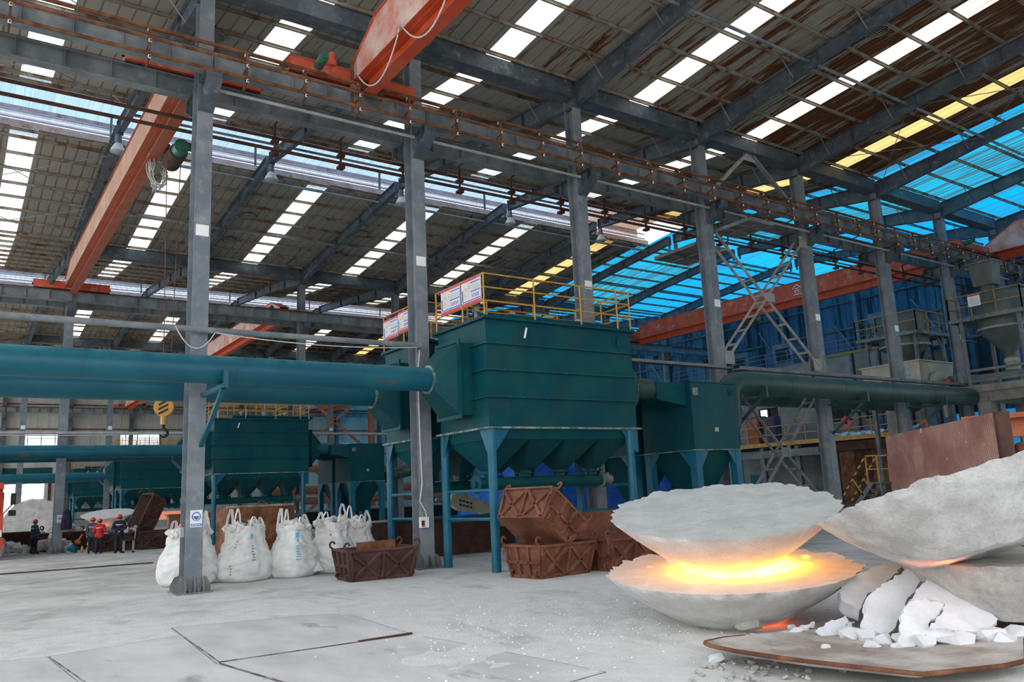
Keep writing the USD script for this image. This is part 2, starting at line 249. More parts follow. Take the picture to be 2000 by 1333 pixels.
for y0, s, ms, lab, det in SLOPES:
    t = thing('ceiling', lab, 'roof', (0, y0, ZS), kind='structure')
    for c in range(len(NX)-1):
        a, b = NX[c], NX[c+1]; mid = (a+b)/2
        if b-a < 3:
            part(t, 'roof_panel', panel(a, b, y0, ZS, y0+s*EDGE, ZS+SL*EDGE, 5, .12, .03), 'blue', False); continue
        edges = [a, a+(mid-.48-a)/3, a+(mid-.48-a)*2/3, mid-.48, mid+.48, mid+.48+(b-mid-.48)/3, mid+.48+(b-mid-.48)*2/3, b]
        edges[-1] = b
        for k in range(7):
            x0, x1 = edges[k], edges[k+1]; ya, yb = y0, y0+s*EDGE; za, zb = ZS+.01, ZS+.01+SL*EDGE
            if a < 30 and k == 3: part(t, 'skylight_panel', panel(x0, x1, ya, za, yb, zb, 2, .08, .03), 'skylight', False)
            elif a > 40 or (a > 36 and k > 0): part(t, 'roof_panel', panel(x0, x1, ya, za, yb, zb, 5, .12, .03), 'blue', False)
            elif a > 30: part(t, 'roof_panel', panel(x0, x1, ya, za, yb, zb, 5, .12, .03), 'blue_old', False)
            elif a > 24 and k == 6: part(t, 'roof_panel', panel(x1-.5, x1, ya, za, yb, zb, 3, .12, .03), 'blue', False); part(t, 'roof_panel', panel(x0, x1-.5, ya, za, yb, zb, 2, .07, .05), ms, False)
            else: part(t, 'roof_panel', panel(x0, x1, ya, za, yb, zb, 2 if c < 5 else 4, .07, .05), ms, False)
        if det:
            for d in PUR: part(t, 'purlin', cpurlin(a+.02, b-.02, y0+s*d, ZS+SL*d), 'purlin', False)
# ridge ventilators over the open ridges: pale cover, translucent side lights, curbs and tubes; closed by blue sheet over the right end
for yr, lab in ((12.9, 'raised ridge ventilator with pale blue cover behind the first row of columns'), (W+12.9, 'raised ridge ventilator over the middle bay, behind the second row'), (YR[2]+12.9, 'raised ridge ventilator over the farthest bay'), (-12.9, 'raised ridge ventilator over the near bay above the viewer')):
    t = thing('ceiling', lab, 'roof ventilator', (18, yr, 17), kind='structure')
    for a, b in zip(NX[:-1], NX[1:]):
        if b-a < 3 or a > 30:
            for s in (-1, 1): part(t, 'ridge_panel', panel(a, b, yr+s*2.08, ZS+SL*EDGE, yr, ZS+1.3, 5, .12, .03), 'blue', False)
            continue
        for k in range(6): part(t, 'cover_panel', panel(a+(b-a)*k/6, a+(b-a)*(k+1)/6, yr-3.1, 18.0, yr+3.1, 18.0, 3, .1, .03), 'monitor', False)
        for s in (-1, 1):
            part(t, 'curb', MB().span((a, yr+s*2.04, 16.72), (b, yr+s*1.98, 16.98)), 'curb', False)
            for z in (17.02, 17.22, 17.42, 17.60): part(t, 'side_light', MB().span((a, yr+s*2.86, z), (b, yr+s*2.88, z+.15)), 'sidelight', False)
            part(t, 'edge_beam', MB().span((a, yr+s*2.9, 17.78), (b, yr+s*3.05, 17.98)), 'curb', False)
            for z in (17.2, 17.5): part(t, 'rail_tube', MB().tube((a, yr+s*2.3, z), (b, yr+s*2.3, z), .045, 8), 'violet_tube', 30)
        part(t, 'post', MB().span((a-.04, yr+2.04, 16.7), (a+.04, yr+2.12, 18.0)), 'steel', False); part(t, 'post', MB().span((a-.04, yr-2.12, 16.7), (a+.04, yr-2.04, 18.0)), 'steel', False)
# ------------------------------------------------------------------ columns
def make_column(label):
    t = thing('steel_column', label, 'column', (0, 0, 0))
    part(t, 'shaft', MB().ibeam((0, .25, 0), (0, .25, 12.25), .5, .38, .02, .014, (0, 1, 0)).span((-.007, -.235, 12.23), (.007, .235, 12.25)), 'steel_lit', False)
    part(t, 'upper_shaft', MB().ibeam((0, .22, 12.25), (0, .22, 15.42), .44, .36, .018, .012, (0, 1, 0)), 'steel_lit', False)
    for s in (-1, 1):
        m = MB(); m.span((-.19, s*.25, 12.23), (.19, s*1.02, 12.25)); m.bar((0, s*.25, 11.5), (0, s*1.02, 11.97), .38, .02, (0, 0, 1)); m.span((-.19, s*1.0, 11.97), (.19, s*1.02, 12.25))
        m.ext([(.25, 11.5), (1.01, 11.97), (1.01, 12.24), (.25, 12.24)], (0, 0, 0), (0, s, 0), (0, 0, 1), (1, 0, 0), .016)
        m.span((-.15, s*.7, 11.8), (.15, s*.712, 12.24)); part(t, 'crane_bracket', m, 'steel', False)
    m = MB(); m.span((-.19, -.22, 14.68), (.19, .22, 14.7)); m.span((-.19, -.235, 14.7), (.19, -.22, 15.45)); m.span((-.19, .22, 14.7), (.19, .235, 15.45))
    for z in (14.8, 15.0, 15.2, 15.36):
        for x in (-.13, .13): m.tube((x, -.25, z), (x, -.29, z), .02, 6); m.tube((x, .25, z), (x, .29, z), .02, 6)
    part(t, 'cap_joint', m, 'steel', False)
    part(t, 'marker_plate', MB().span((-.15, -.262, 8.28), (.15, -.251, 8.56)), 'marker', False)
    part(t, 'base_plate', MB().span((-.38, -.42, 0), (.38, .42, .03)), 'steel2', False)
    fin = [(0, 0), (.19, 0), (.19, .13), (.10, .30), (0, .34)]
    for x in (-.19, 0, .19):
        for s in (-1, 1): part(t, 'gusset', MB().ext(fin, (x, s*.25, .03), (0, s, 0), (0, 0, 1), (1, 0, 0), .02), 'steel2', False)
    for y in (-.25, -.12, .0, .12, .25):
        for s in (-1, 1): part(t, 'gusset', MB().ext(fin, (s*.19, y, .03), (s, 0, 0), (0, 0, 1), (0, 1, 0), .02), 'steel2', False)
    for s in (-1, 1):
        for x in (-.1, .1): part(t, 'anchor_bolt', MB().tube((x, s*.36, .03), (x, s*.36, .12), .025, 8).tube((x, s*.36, .06), (x, s*.36, .10), .04, 6), 'steel2', 30)
    return t
ROWN = ['near row', 'middle row', 'far row']
notes = {(0, 0): 'grey steel column with the blue mask notice beside the white sacks', (0, 1): 'grey steel column between the dark bin and the teal dust collector', (0, 2): 'grey steel column rising behind the large teal dust collector',
         (0, 3): 'grey steel column at the left foot of the X-shaped lattice bracing', (0, 4): 'grey steel column at the right foot of the X-shaped lattice bracing', (0, 5): 'grey steel column in front of the railed hopper platform',
         (0, 6): 'grey steel column left of the large cone hopper', (1, 0): 'slim grey steel column behind the workers with a small blue notice', (1, 2): 'grey steel column with the yellow warning notice behind the sacks'}
def cl(r, k): return notes.get((r, k), f'grey steel column, {ORD[k]} from the left in the {ROWN[r]} of columns')
col0 = None
for r in range(3):
    for k, x in enumerate(XC):
        if col0 is None:
            col0 = make_column(cl(0, 0)); tag(col0, group='steel columns in rows')
        else: dup(col0, (x, YR[r], 0), 0, cl(r, k))
dup(col0, (XM, 0, 0), 0, 'grey steel column left of the picture in the near row'); dup(col0, (XM, W, 0), 0, 'grey steel column left of the picture in the middle row'); dup(col0, (XM, YR[2], 0), 0, 'grey steel column left of the picture in the far row')
M['far_rust'] = pm('red_lead_paint', (.30, .12, .065), (.38, .17, .10), 2., rough=.6)
# ------------------------------------------------------------------ rafters: tapered I sections from a column to the ridge
def rafter_mesh():
    m = MB(); L0, L1 = .23, 12.7
    def z(d): return ZS-.19+SL*d
    def dep(d): return .75-.28*min(d/5.5, 1)
    m.bar((0, L0, z(L0)), (0, L1, z(L1)), .24, .016)
    for a, b in ((L0, 5.5), (5.5, L1)):
        m.bar((0, a, z(a)-dep(a)), (0, b, z(b)-dep(b)), .24, .016)
        m.ext([(a, z(a)-dep(a)), (b, z(b)-dep(b)), (b, z(b)), (a, z(a))], (0, 0, 0), (0, 1, 0), (0, 0, 1), (1, 0, 0), .01)
    for d in (2.8, 5.5, 8.6): m.span((-.1, d-.006, z(d)-dep(d)), (.1, d+.006, z(d)))
    return m, z, dep
def make_rafter(label):
    t = thing('roof_rafter', label, 'rafter', (0, 0, 0)); m, z, dep = rafter_mesh(); part(t, 'beam', m, 'steel', False)
    for d in PUR[1::2]:
        for s in (-1, 1): part(t, 'fly_brace', MB().bar((s*.1, d, z(d)-dep(d)+.03), (s*.62, d, z(d)+.05), .04, .005), 'girder', False)
    part(t, 'ridge_bracket', MB().span((-.13, 12.68, z(12.7)-.55), (.13, 12.7, z(12.7))).span((-.04, 12.6, z(12.7)-.75), (.04, 12.7, z(12.7)-.5)), 'steel', False)
    return t
RAFN = [(0, -1, 'sloping over the near bay'), (0, 1, 'on the slope behind the near row of columns'), (W, -1, 'on the slope falling to the middle row'), (W, 1, 'behind the middle row'), (YR[2], -1, 'falling to the far row'), (YR[2], 1, 'behind the far row'), (YR[3], -1, 'falling to the back wall')]
raf = None
for y0, s, lab in RAFN:
    for k, x in enumerate(XC):
        la = f'grey tapered rafter {lab}, {ORD[k]} from the left'
        if raf is None: raf = make_rafter(la); tag(raf, group='roof rafters'); raf.GetAttribute('xformOp:translate').Set(Gf.Vec3d(x, 0, 0)); UsdGeom.Xformable(raf).AddRotateZOp().Set(180.)
        else: dup(raf, (x, y0, 0), PI if s < 0 else 0, la)
# valley gutters, roof struts and tie rods
for r in range(3):
    for k in range(len(XC)-1):
        if r and k > 5: continue
        a, b = XC[k]+.2, XC[k+1]-.2; m = MB(); y = YR[r]
        m.span((a, y-.27, 15.0), (b, y+.27, 15.02)); m.span((a, y-.28, 15.0), (b, y-.26, 15.56)); m.span((a, y+.26, 15.0), (b, y+.28, 15.56)); m.span((a, y-.33, 14.985), (b, y-.27, 15.0))
        solo('valley_gutter', m, 'steel', f'long dark valley gutter over the {ROWN[r]} between its {ORD[k]} and {ORD[k+1]} columns', 'gutter', (a, y, 15.0), False, 'valley gutters')
for y0, s, lab in RAFN[:3]:
    for k in range(len(XC)-1):
        for d in (5.2, 10.9):
            if y0 == 0 and s < 0 and d > 9: continue
            z = ZS-.45+SL*d
            solo('roof_strut', MB().tube((XC[k]+.1, y0+s*d, z), (XC[k+1]-.1, y0+s*d, z), .055, 8), 'girder', f'grey roof tube strut {lab.replace("sloping ", "").replace(" of columns", "")}, {"lower" if d < 8 else "upper"} line, {ORD[k]} bay', 'roof strut', (XC[k], y0+s*d, z), 30, 'roof struts')
def rod(name, p, q, r, label, m='girder', cat='tie rod', group=None): return solo(name, MB().tube(p, q, r, 6), m, label, cat, p, 30, group)
for y0, s, lab, ks in ((0, -1, 'over the near bay', (0, 4)), (0, 1, 'behind the near row', (0,)), (W, -1, 'falling to the middle row', (0,))):
    for k in ks:
        x0, x1 = (XC[k] if k else XM), (XC[k+1] if k else XC[0])
        for d0, d1 in ((.4, 5.2), (5.2, 10.6)):
            for xa, xb, w in ((x0, x1, 'rising right'), (x1, x0, 'rising left')):
                rod('tie_rod', (xa, y0+s*d0, ZS+SL*d0-.5), (xb, y0+s*d1, ZS+SL*d1-.42), .014, f'thin roof tie rod {w} {lab.replace("sloping ", "").replace(" of columns", "")}, {"lower" if d0 < 1 else "upper"} panel{" at left" if k == 0 else " at right"}', group='roof tie rods')
# ------------------------------------------------------------------ crane runway beams, one per span, and their rails
RB = [(0, -1), (0, 1), (W, -1), (W, 1), (YR[2], -1), (YR[2], 1)]
def runway(L, label):
    t = thing('runway_beam', label, 'crane beam', (0, 0, 0)); part(t, 'beam', MB().ibeam((.015, 0, 12.78), (L-.015, 0, 12.78), .5, .30, .018, .01), 'girder', False)
    part(t, 'rail', MB().span((0, -.025, 12.79), (L, .025, 12.87)), 'rustdark', False)
    for k in range(1, 6): part(t, 'stiffener', MB().span((L*k/6-.006, -.13, 12.3), (L*k/6+.006, .13, 12.77)), 'girder', False)
    for x in (.02, L-.02): part(t, 'end_plate', MB().span((x-.008, -.16, 12.27), (x+.008, .16, 12.77)), 'girder', False)
    return t
rproto = None
for y0, s in RB:
    for k in range(-1, len(XC)-1):
        a, b = (XM, XC[0]) if k < 0 else (XC[k], XC[k+1])
        side = {(0, -1): 'on the front of the near row', (0, 1): 'behind the near row', (W, -1): 'on the front of the middle row', (W, 1): 'behind the middle row', (YR[2], -1): 'on the front of the far row', (YR[2], 1): 'behind the far row'}[(y0, s)]
        lab = f'grey runway beam {side}, ' + (f'{ORD[k]} span after the first column' if k >= 0 else 'span left of the first column')
        if rproto is None: rproto = runway(6.0, lab); tag(rproto, group='crane runway beams'); rproto.GetAttribute('xformOp:translate').Set(Gf.Vec3d(a, y0+s*.78, 0)); UsdGeom.Xformable(rproto).AddScaleOp().Set(Gf.Vec3f((b-a)/6.0, 1, 1))
        else: sx = (b-a)/6.0; dup(rproto, 0, 0, lab, M4=Gf.Matrix4d(sx, 0, 0, 0, 0, 1, 0, 0, 0, 0, 1, 0, a, y0+s*.78, 0, 1))
# conductor rails (rusty tubes) on brackets along the near runway, and the dark pair on its far side
for j, (y, z, r) in enumerate(((-1.12, 12.86, .05), (-1.30, 12.50, .042), (-1.30, 12.10, .045))):
    solo('conductor_rail', MB().tube((XM, y, z), (XC[-1], y, z), r, 8), 'rust', ['rusty conductor tube along the top edge of the near runway', 'rusty conductor tube at mid height of the near runway', 'rusty conductor tube hanging lowest below the near runway'][j], 'conductor rail', (0, y, z), 30)
for j, z in enumerate((11.95, 11.6)):
    solo('conductor_rail', MB().span((XM, 1.27, z-.04), (XC[-1], 1.33, z+.04)), 'rustdark', ['dark rusty conductor bar behind the near runway, upper of the pair', 'dark rusty conductor bar behind the near runway, lower of the pair'][j], 'conductor rail', (0, 1.3, z), False)
def rail_bracket(label):
    t = thing('rail_bracket', label, 'bracket', (0, 0, 0)); m = MB(); m.bar((0, -1.22, 12.05), (0, -1.22, 12.78), .05, .05, (1, 0, 0)); part(t, 'hanger', m, 'rust', False)
    for y, z in ((-1.12, 12.80), (-1.30, 12.44), (-1.30, 12.04)):
        part(t, 'arm', MB().bar((0, -.93, z-.09), (0, y-.05, z-.02), .04, .04), 'rust', False); part(t, 'insulator', MB().tube((0, y, z-.05), (0, y, z+.02), .035, 8), 'white', 30)
    return t
rb = None; nb = 0
for k in range(len(XC)-1):
    for u in (.12, .37, .62, .87):
        x = XC[k]+(XC[k+1]-XC[k])*u; nb += 1; lab = f'rusty insulator bracket on the near runway, {ORD[int(u*4)]} of four after the {ORD[k]} column'
        if rb is None: rb = rail_bracket(lab); tag(rb, group='conductor rail brackets'); rb.GetAttribute('xformOp:translate').Set(Gf.Vec3d(x, 0, 0))
        else: dup(rb, (x, 0, 0), 0, lab)
for u in (.3, .75): dup(rb, (XM+6.04*u, 0, 0), 0, f'rusty bracket with insulators left of the first near column, {"outer" if u < .5 else "inner"} one')
def dark_hanger(label):
    t = thing('rail_hanger', label, 'bracket', (0, 0, 0)); part(t, 'hanger', MB().bar((0, 1.3, 11.4), (0, 1.3, 12.35), .05, .05, (1, 0, 0)), 'rustdark', False); part(t, 'arm', MB().bar((0, .9, 12.35), (0, 1.3, 12.35), .04, .04), 'rustdark', False)
    for z in (11.42, 11.78): part(t, 'clamp', MB().span((-.1, 1.2, z), (.1, 1.4, z+.08)), 'rustdark', False)
    return t
dh = None
for k in range(len(XC)-1):
    for u in (.05, .38, .71):
        x = XC[k]+(XC[k+1]-XC[k])*u; lab = f'dark conductor hanger behind the near runway, {ORD[int(u*3)]} of three after the {ORD[k]} column'
        if dh is None: dh = dark_hanger(lab); tag(dh, group='dark rail hangers'); dh.GetAttribute('xformOp:translate').Set(Gf.Vec3d(x, 0, 0))
        else: dup(dh, (x, 0, 0), 0, lab)
# pale service tube between the near columns just under the runway
for k in range(len(XC)-2):
    solo('service_tube', MB().tube((XC[k]+.25, -.5, 12.02), (XC[k+1]-.25, -.5, 12.02), .045, 8), 'grey', f'pale straight tube under the near runway between its {ORD[k]} and {ORD[k+1]} columns', 'tube', (XC[k], -.5, 12.02), 30, 'pale tubes under the near runway')
# ------------------------------------------------------------------ back wall and right end wall
M['girt'] = M['purlin']
DOORX = (-4.6, 4.6)
t = thing('wall_back', 'beige profiled sheet back wall with barred windows and a loading door', 'wall', (0, YR[3]+.3, 0), kind='structure')
yw = YR[3]+.35; WIN = [(-6.9, -3.6), (2.2, 6.0), (11.5, 15.2)]
def wpanel(x0, x1, z0, z1, y): return panel(0, 1, 0, 0, 1, 0, 1, .1, .1) if 0 else MB().span((x0, y, z0), (x0+(x1-x0)*.93, y+.02, z1)).span((x0+(x1-x0)*.93, y-.03, z0), (x1, y+.02, z1))
x = -12.0
while x < XE:
    x1 = min(x+1.0, XE); z0 = 6.6 if (x > DOORX[0]-.2 and x1 < DOORX[1]+.2) else 0.
    win = any(a <= x+.5 <= b for a, b in WIN)
    if win: part(t, 'wall_panel', wpanel(x, x1, z0, 8.0, yw), 'wallpanel', False); part(t, 'wall_panel', wpanel(x, x1, 10.4, 15.6, yw), 'wallpanel', False)
    else: part(t, 'wall_panel', wpanel(x, x1, z0, 15.6, yw), 'wallpanel', False)
    x = x1
for z in (7.6, 10.6, 13.2): part(t, 'girt', MB().span((-12, yw-.16, z), (XE, yw-.03, z+.12)), 'rust', False)
WX = [-6, 0, 6, 12, 18, 24, 30, 36, 42, 48]
for k, x in enumerate(WX):
    tt = thing('wall_column', f'grey bracketed steel column against the back wall, number {ORD[k]} from the left', 'column', (x, YR[3], 0), group='back wall columns'); part(tt, 'shaft', MB().ibeam((x, YR[3]+.25, 0), (x, YR[3]+.25, 15.4), .5, .36, .02, .014, (0, 1, 0)), 'steel', False)
    part(tt, 'crane_bracket', MB().ext([(.25, 11.5), (1.01, 11.97), (1.01, 12.24), (.25, 12.24)], (x, YR[3], 0), (0, -1, 0), (0, 0, 1), (1, 0, 0), .25), 'steel', False)
for k in range(len(WX)-1):
    dup(rproto, 0, 0, f'grey blue crane runway beam along the back wall, {ORD[k]} span from the left', M4=Gf.Matrix4d(1, 0, 0, 0, 0, 1, 0, 0, 0, 0, 1, 0, WX[k], YR[3]-.78, 0, 1))
M['glass'] = mat('window_glass', {'t': ('transparent_bsdf', {'color': (.86, .92, .98)}), 'g': ('glossy_bsdf', {'roughness': .05}), 'f': ('fresnel', {'IOR': 1.45}), 'm': ('mix_closure', {})}, [('f.fac', 'm.fac'), ('t.BSDF', 'm.closure1'), ('g.BSDF', 'm.closure2')], surface='m.closure')
for k, (a, b) in enumerate(WIN):
    w = thing('window', ['barred factory window left of the loading door', 'barred factory window right of the loading door', 'barred factory window behind the far dust collector'][k], 'window', (a, yw, 8.0), kind='structure'); stage.GetPrimAtPath(w.GetPath())
    part(w, 'window_frame', MB().span((a, yw-.03, 8.0), (b, yw+.03, 8.06)).span((a, yw-.03, 10.34), (b, yw+.03, 10.4)).span((a, yw-.03, 8), (a+.06, yw+.03, 10.4)).span((b-.06, yw-.03, 8), (b, yw+.03, 10.4)), 'rustdark', False)
    n = 3
    for i in range(n):
        for j in range(2):
            x0 = a+.06+(b-a-.12)*i/n; x1 = a+.06+(b-a-.12)*(i+1)/n; z0 = 8.06+2.28*j/2; z1 = 8.06+2.28*(j+1)/2
            part(w, 'pane', MB().span((x0+.03, yw-.004, z0+.03), (x1-.03, yw+.004, z1-.03)), 'glass', False)
    for i in range(1, 3): part(w, 'mullion', MB().span((a+(b-a)*i/3-.03, yw-.03, 8), (a+(b-a)*i/3+.03, yw+.03, 10.4)), 'rustdark', False)
    for z in (8.5, 9.2, 9.7): part(w, 'bar', MB().span((a, yw-.05, z-.02), (b, yw-.03, z+.02)), 'rustdark', False)
d = thing('door', 'wide loading door opening in the back wall with a teal lintel', 'door', (0, yw, 0), kind='structure')
part(d, 'lintel', MB().span((DOORX[0], yw-.12, 5.6), (DOORX[1], yw+.05, 6.65)), 'teal', False); part(d, 'door_jamb', MB().span((DOORX[1]-.25, yw-.1, 0), (DOORX[1], yw+.06, 5.6)), 'rustdark', False); part(d, 'door_jamb', MB().span((DOORX[0], yw-.1, 0), (DOORX[0]+.25, yw+.06, 5.6)), 'rustdark', False)
t = thing('wall_right', 'dark profiled end wall with blue roof light also put into its sheet colour', 'wall', (XE, 20, 0), kind='structure')
y = -13.; 
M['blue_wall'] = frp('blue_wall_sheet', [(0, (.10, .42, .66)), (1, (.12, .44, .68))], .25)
while y < YR[3]:
    zb = 5.6 if 2. < y < 11.5 else (2.2 if y < 0 else 0.)
    zt = 15.6+min(abs(y-q) for q in (0, W, YR[2], YR[3]))*SL if y > 0 else 15.6-y*SL
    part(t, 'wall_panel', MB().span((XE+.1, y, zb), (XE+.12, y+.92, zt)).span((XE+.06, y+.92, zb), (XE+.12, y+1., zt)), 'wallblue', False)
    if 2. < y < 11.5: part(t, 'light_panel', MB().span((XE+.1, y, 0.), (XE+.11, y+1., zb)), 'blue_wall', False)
    y += 1.0
for z in (6.0, 8.2, 10.4, 12.6, 14.6): part(t, 'girt', MB().span((XE-.02, -13, z), (XE+.1, YR[3], z+.14)), 'steel', False)
for k, y in enumerate((-12.9, -6.45, 6.45, 12.9, 19.3, W+6.4, W+12.9, W+19.3)):
    tt = thing('gable_column', f'blue lit column against the right end wall, number {ORD[k]} counted from the viewer', 'column', (XE-.2, y, 0), group='end wall columns'); part(tt, 'shaft', MB().ibeam((XE-.05, y, 0), (XE-.05, y, 15.4), .4, .3, .02, .014, (1, 0, 0)), 'steel2', False)
    part(tt, 'brace', MB().bar((XE-.2, y+.1, 10.2), (XE-.2, y+2.4, 13.8), .1, .1), 'steel2', False)

t = thing('wall_shade_added', 'unseen sheet wall added behind the viewer to darken the right side', 'wall', (30, -W-.3, 0), kind='structure')  # unseen wall, added to keep daylight off the right side
for k in range(40): part(t, 'wall_panel', MB().span((10+k, -W-.4, 0), (10.97+k, -W-.38, 15.6)), 'wallpanel', False)
# ------------------------------------------------------------------ dust collectors on legs
M['board'] = pm('notice_board_white', (.62, .62, .68), (.70, .70, .75), 3., rough=.5)
M['ink_red'] = pm('print_red', (.62, .07, .08), (.66, .10, .10), 4.); M['ink_blue'] = pm('print_blue', (.05, .12, .42), (.07, .16, .5), 4.); M['ink_yellow'] = pm('print_yellow', (.75, .55, .05), (.75, .6, .1), 4.)
M['rib'] = pm('teal_rib_dust_highlight', (.0, .055, .075), (.002, .07, .08), .9, rough=.5, up=(.30, .38, .36), upw=.9, c3=(.16, .24, .22), s3=5., lo3=.6, hi3=.75)  # pale tops paint rib highlights into the colour along with dust
M['steel_blue'] = pm('blue_leg_paint', (.0, .10, .17), (.01, .13, .20), 1.5, rough=.45, c3=(.12, .045, .03), s3=4, lo3=.66, hi3=.70, st3=(1, 1, .5))
def collector(x0, x1, y0, y1, label, rail=True, legs=True):
    zb, zt = 3.5, 6.3; yc = (y0+y1)/2
    t = thing('dust_collector', label, 'dust collector', (x0, yc, 0))
    part(t, 'casing', MB().span((x0, y0, zb), (x1, y1, zt-.05)), 'teal', False)
    part(t, 'roof_plate', MB().span((x0-.1, y0-.1, zt-.05), (x1+.1, y1+.1, zt+.02)), 'teal', False)
    for z in (4.25, 4.94, 5.62):
        m = MB(); w = .075
        m.span((x0-w, y0-w, z-.015), (x1+w, y0, z+.015)); m.span((x0-w, y1, z-.015), (x1+w, y1+w, z+.015)); m.span((x0-w, y0, z-.015), (x0, y1, z+.015)); m.span((x1, y0, z-.015), (x1+w, y1, z+.015)); part(t, 'casing_rib', m, 'rib', False)
    m = MB(); m.span((x0-.1, y0-.1, zb-.05), (x1+.1, y1+.1, zb)); part(t, 'base_frame', m, 'seam', False)
    n = 4; w = (x1-x0-.3)/n
    part(t, 'hopper_trough', MB().hex([(x0+.12, y0+.12, 3.2), (x1-.12, y0+.12, 3.2), (x1-.12, y1-.12, 3.2), (x0+.12, y1-.12, 3.2)], [(x0+.02, y0+.02, zb-.05), (x1-.02, y0+.02, zb-.05), (x1-.02, y1-.02, zb-.05), (x0+.02, y1-.02, zb-.05)]), 'teal', False)
    for k in range(n):
        a = x0+.15+w*k; c = a+w/2
        h = part(t, 'hopper', MB().hex([(c-.16, yc-.16, 2.45), (c+.16, yc-.16, 2.45), (c+.16, yc+.16, 2.45), (c-.16, yc+.16, 2.45)], [(a, y0+.14, 3.22), (a+w, y0+.14, 3.22), (a+w, y1-.14, 3.22), (a, y1-.14, 3.22)]), 'teal', False)
        part(h, 'outlet_valve', MB().tube((c, yc, 2.27), (c, yc, 2.46), .15, 10).box((c, yc, 2.37), (.42, .42, .03)).bar((c+.2, yc, 2.3), (c+.2, yc-.16, 2.42), .05, .05), 'teal', 30)
    sc = part(t, 'screw_conveyor', MB().tube((x0+.35, yc, 2.12), (x1-.45, yc, 2.12), .16, 16), 'teal', 30)
    part(sc, 'end_flange', MB().tube((x0+.3, yc, 2.12), (x0+.36, yc, 2.12), .25, 18).tube((x0+.24, yc, 2.12), (x0+.3, yc, 2.12), .09, 10), 'teal', 30)
    m = MB(); m.tube((x1-.45, yc, 2.12), (x1-.4, yc, 2.12), .22, 14); m.tube((x1-.4, yc, 2.12), (x1-.02, yc, 2.12), .11, 12); m.tube((x1-.3, yc, 2.12), (x1-.08, yc, 2.12), .14, 12); m.box((x1-.2, yc, 2.28), (.12, .1, .08)); part(sc, 'drive_motor', m, 'steel2', 30)
    for x in (x0, x1):
        for y in (y0, y1):
            part(t, 'leg', MB().tube((x+(.08 if x == x0 else -.28), y+(0.05 if y == y0 else -.05), 0), (x+(.08 if x == x0 else -.28), y+(.05 if y == y0 else -.05), zb-.05), .115, 14), 'steel_blue', 30)
            sx = 1 if x == x0 else -1; sy = 1 if y == y0 else -1
            part(t, 'corner_gusset', MB().ext([(0, 0), (.62, 0), (.12, -.62), (0, -.62)], (x, y, zb-.05), (sx, 0, 0), (0, 0, 1), (0, 1, 0), .012), 'steel_blue', False)
            part(t, 'corner_gusset', MB().ext([(0, 0), (.45, 0), (.12, -.62), (0, -.62)], (x, y, zb-.05), (0, sy, 0), (0, 0, 1), (1, 0, 0), .012), 'steel_blue', False)
    for z in (1.95, 1.25):
        part(t, 'tie_pipe', MB().tube((x0+.08, y0+.05, z), (x0+.08, y1-.05, z), .045, 8), 'steel_blue', 30); part(t, 'tie_pipe', MB().tube((x1-.28, y0+.05, z), (x1-.28, y1-.05, z), .045, 8), 'steel_blue', 30)
    part(t, 'tie_pipe', MB().tube((x0+.08, y1-.05, 1.2), (x1-.28, y1-.05, 1.2), .045, 8), 'steel_blue', 30)
    # inlet and outlet hoods, tall flanges on the end faces narrowing to the round duct
    for xa, s, nm in ((x0, -1, 'inlet_hood'), (x1, 1, 'outlet_hood')):
        xb = xa+s*.42; xr = xa+s*1.02; za, zc = 3.86, 5.72; ya, yb = yc-.52, yc+.52; cz = 4.8; r = .34
        part(t, nm, MB().hex([(xb, ya, za), (xb, yb, za), (xb, yb, zc), (xb, ya, zc)] if s > 0 else [(xb, yb, za), (xb, ya, za), (xb, ya, zc), (xb, yb, zc)], [(xr, yc-r, cz-r), (xr, yc+r, cz-r), (xr, yc+r, cz+r), (xr, yc-r, cz+r)] if s > 0 else [(xr, yc+r, cz-r), (xr, yc-r, cz-r), (xr, yc-r, cz+r), (xr, yc+r, cz+r)]).span((min(xa, xb), ya, za), (max(xa, xb), yb, zc)), 'teal', False)
        part(t, 'hood_flange', MB().span((xb-.03, ya-.09, za-.09), (xb+.03, yb+.09, za)).span((xb-.03, ya-.09, zc), (xb+.03, yb+.09, zc+.09)).span((xb-.03, ya-.09, za), (xb+.03, ya, zc)).span((xb-.03, yb, za), (xb+.03, yb+.09, zc)), 'teal', False)
        part(t, 'duct_ring', MB().tube((xr-.03, yc, cz), (xr+.03, yc, cz), .37, 24), 'seam', 30)
    for x, z in ((x0+1.2, 5.95), (x1-.55, 5.95)): part(t, 'inspection_plate', MB().span((x-.16, y0-.012, z-.17), (x+.16, y0, z+.17)), 'teal', False); part(t, 'lifting_lug', MB().tube((x-.02, y0-.05, z-.14), (x+.06, y0-.05, z+.14), .03, 6), 'white' if x < x0+2 else 'teal', 30)
    part(t, 'sample_box', MB().span((x0-.05, y0+.95, 3.95), (x0, y0+1.06, 4.06)), 'grey', False)
    # roof fittings
    for k in range(7): part(t, 'lifting_lug', MB().tube((x0+.3+(x1-x0-.6)*k/6, y0+.0, zt), (x0+.3+(x1-x0-.6)*k/6+.12, y0, zt), .06, 8), 'teal', 30)
    for k in range(4): part(t, 'pulse_valve', MB().tube((x0+.5+k*1.2, yc, zt), (x0+.5+k*1.2, yc, zt+.42), .045, 8).box((x0+.5+k*1.2, yc, zt+.46), (.14, .14, .1)), 'grey', 30)
    part(t, 'air_manifold', MB().tube((x0+1.0, y0+.35, zt+.15), (x1+.35, y0+.35, zt+.15), .075, 12), 'teal', 30)
    # guard rail
    ry0, ry1 = y0-.02, y1+.02; rx0, rx1 = x0-.02, x1+.02
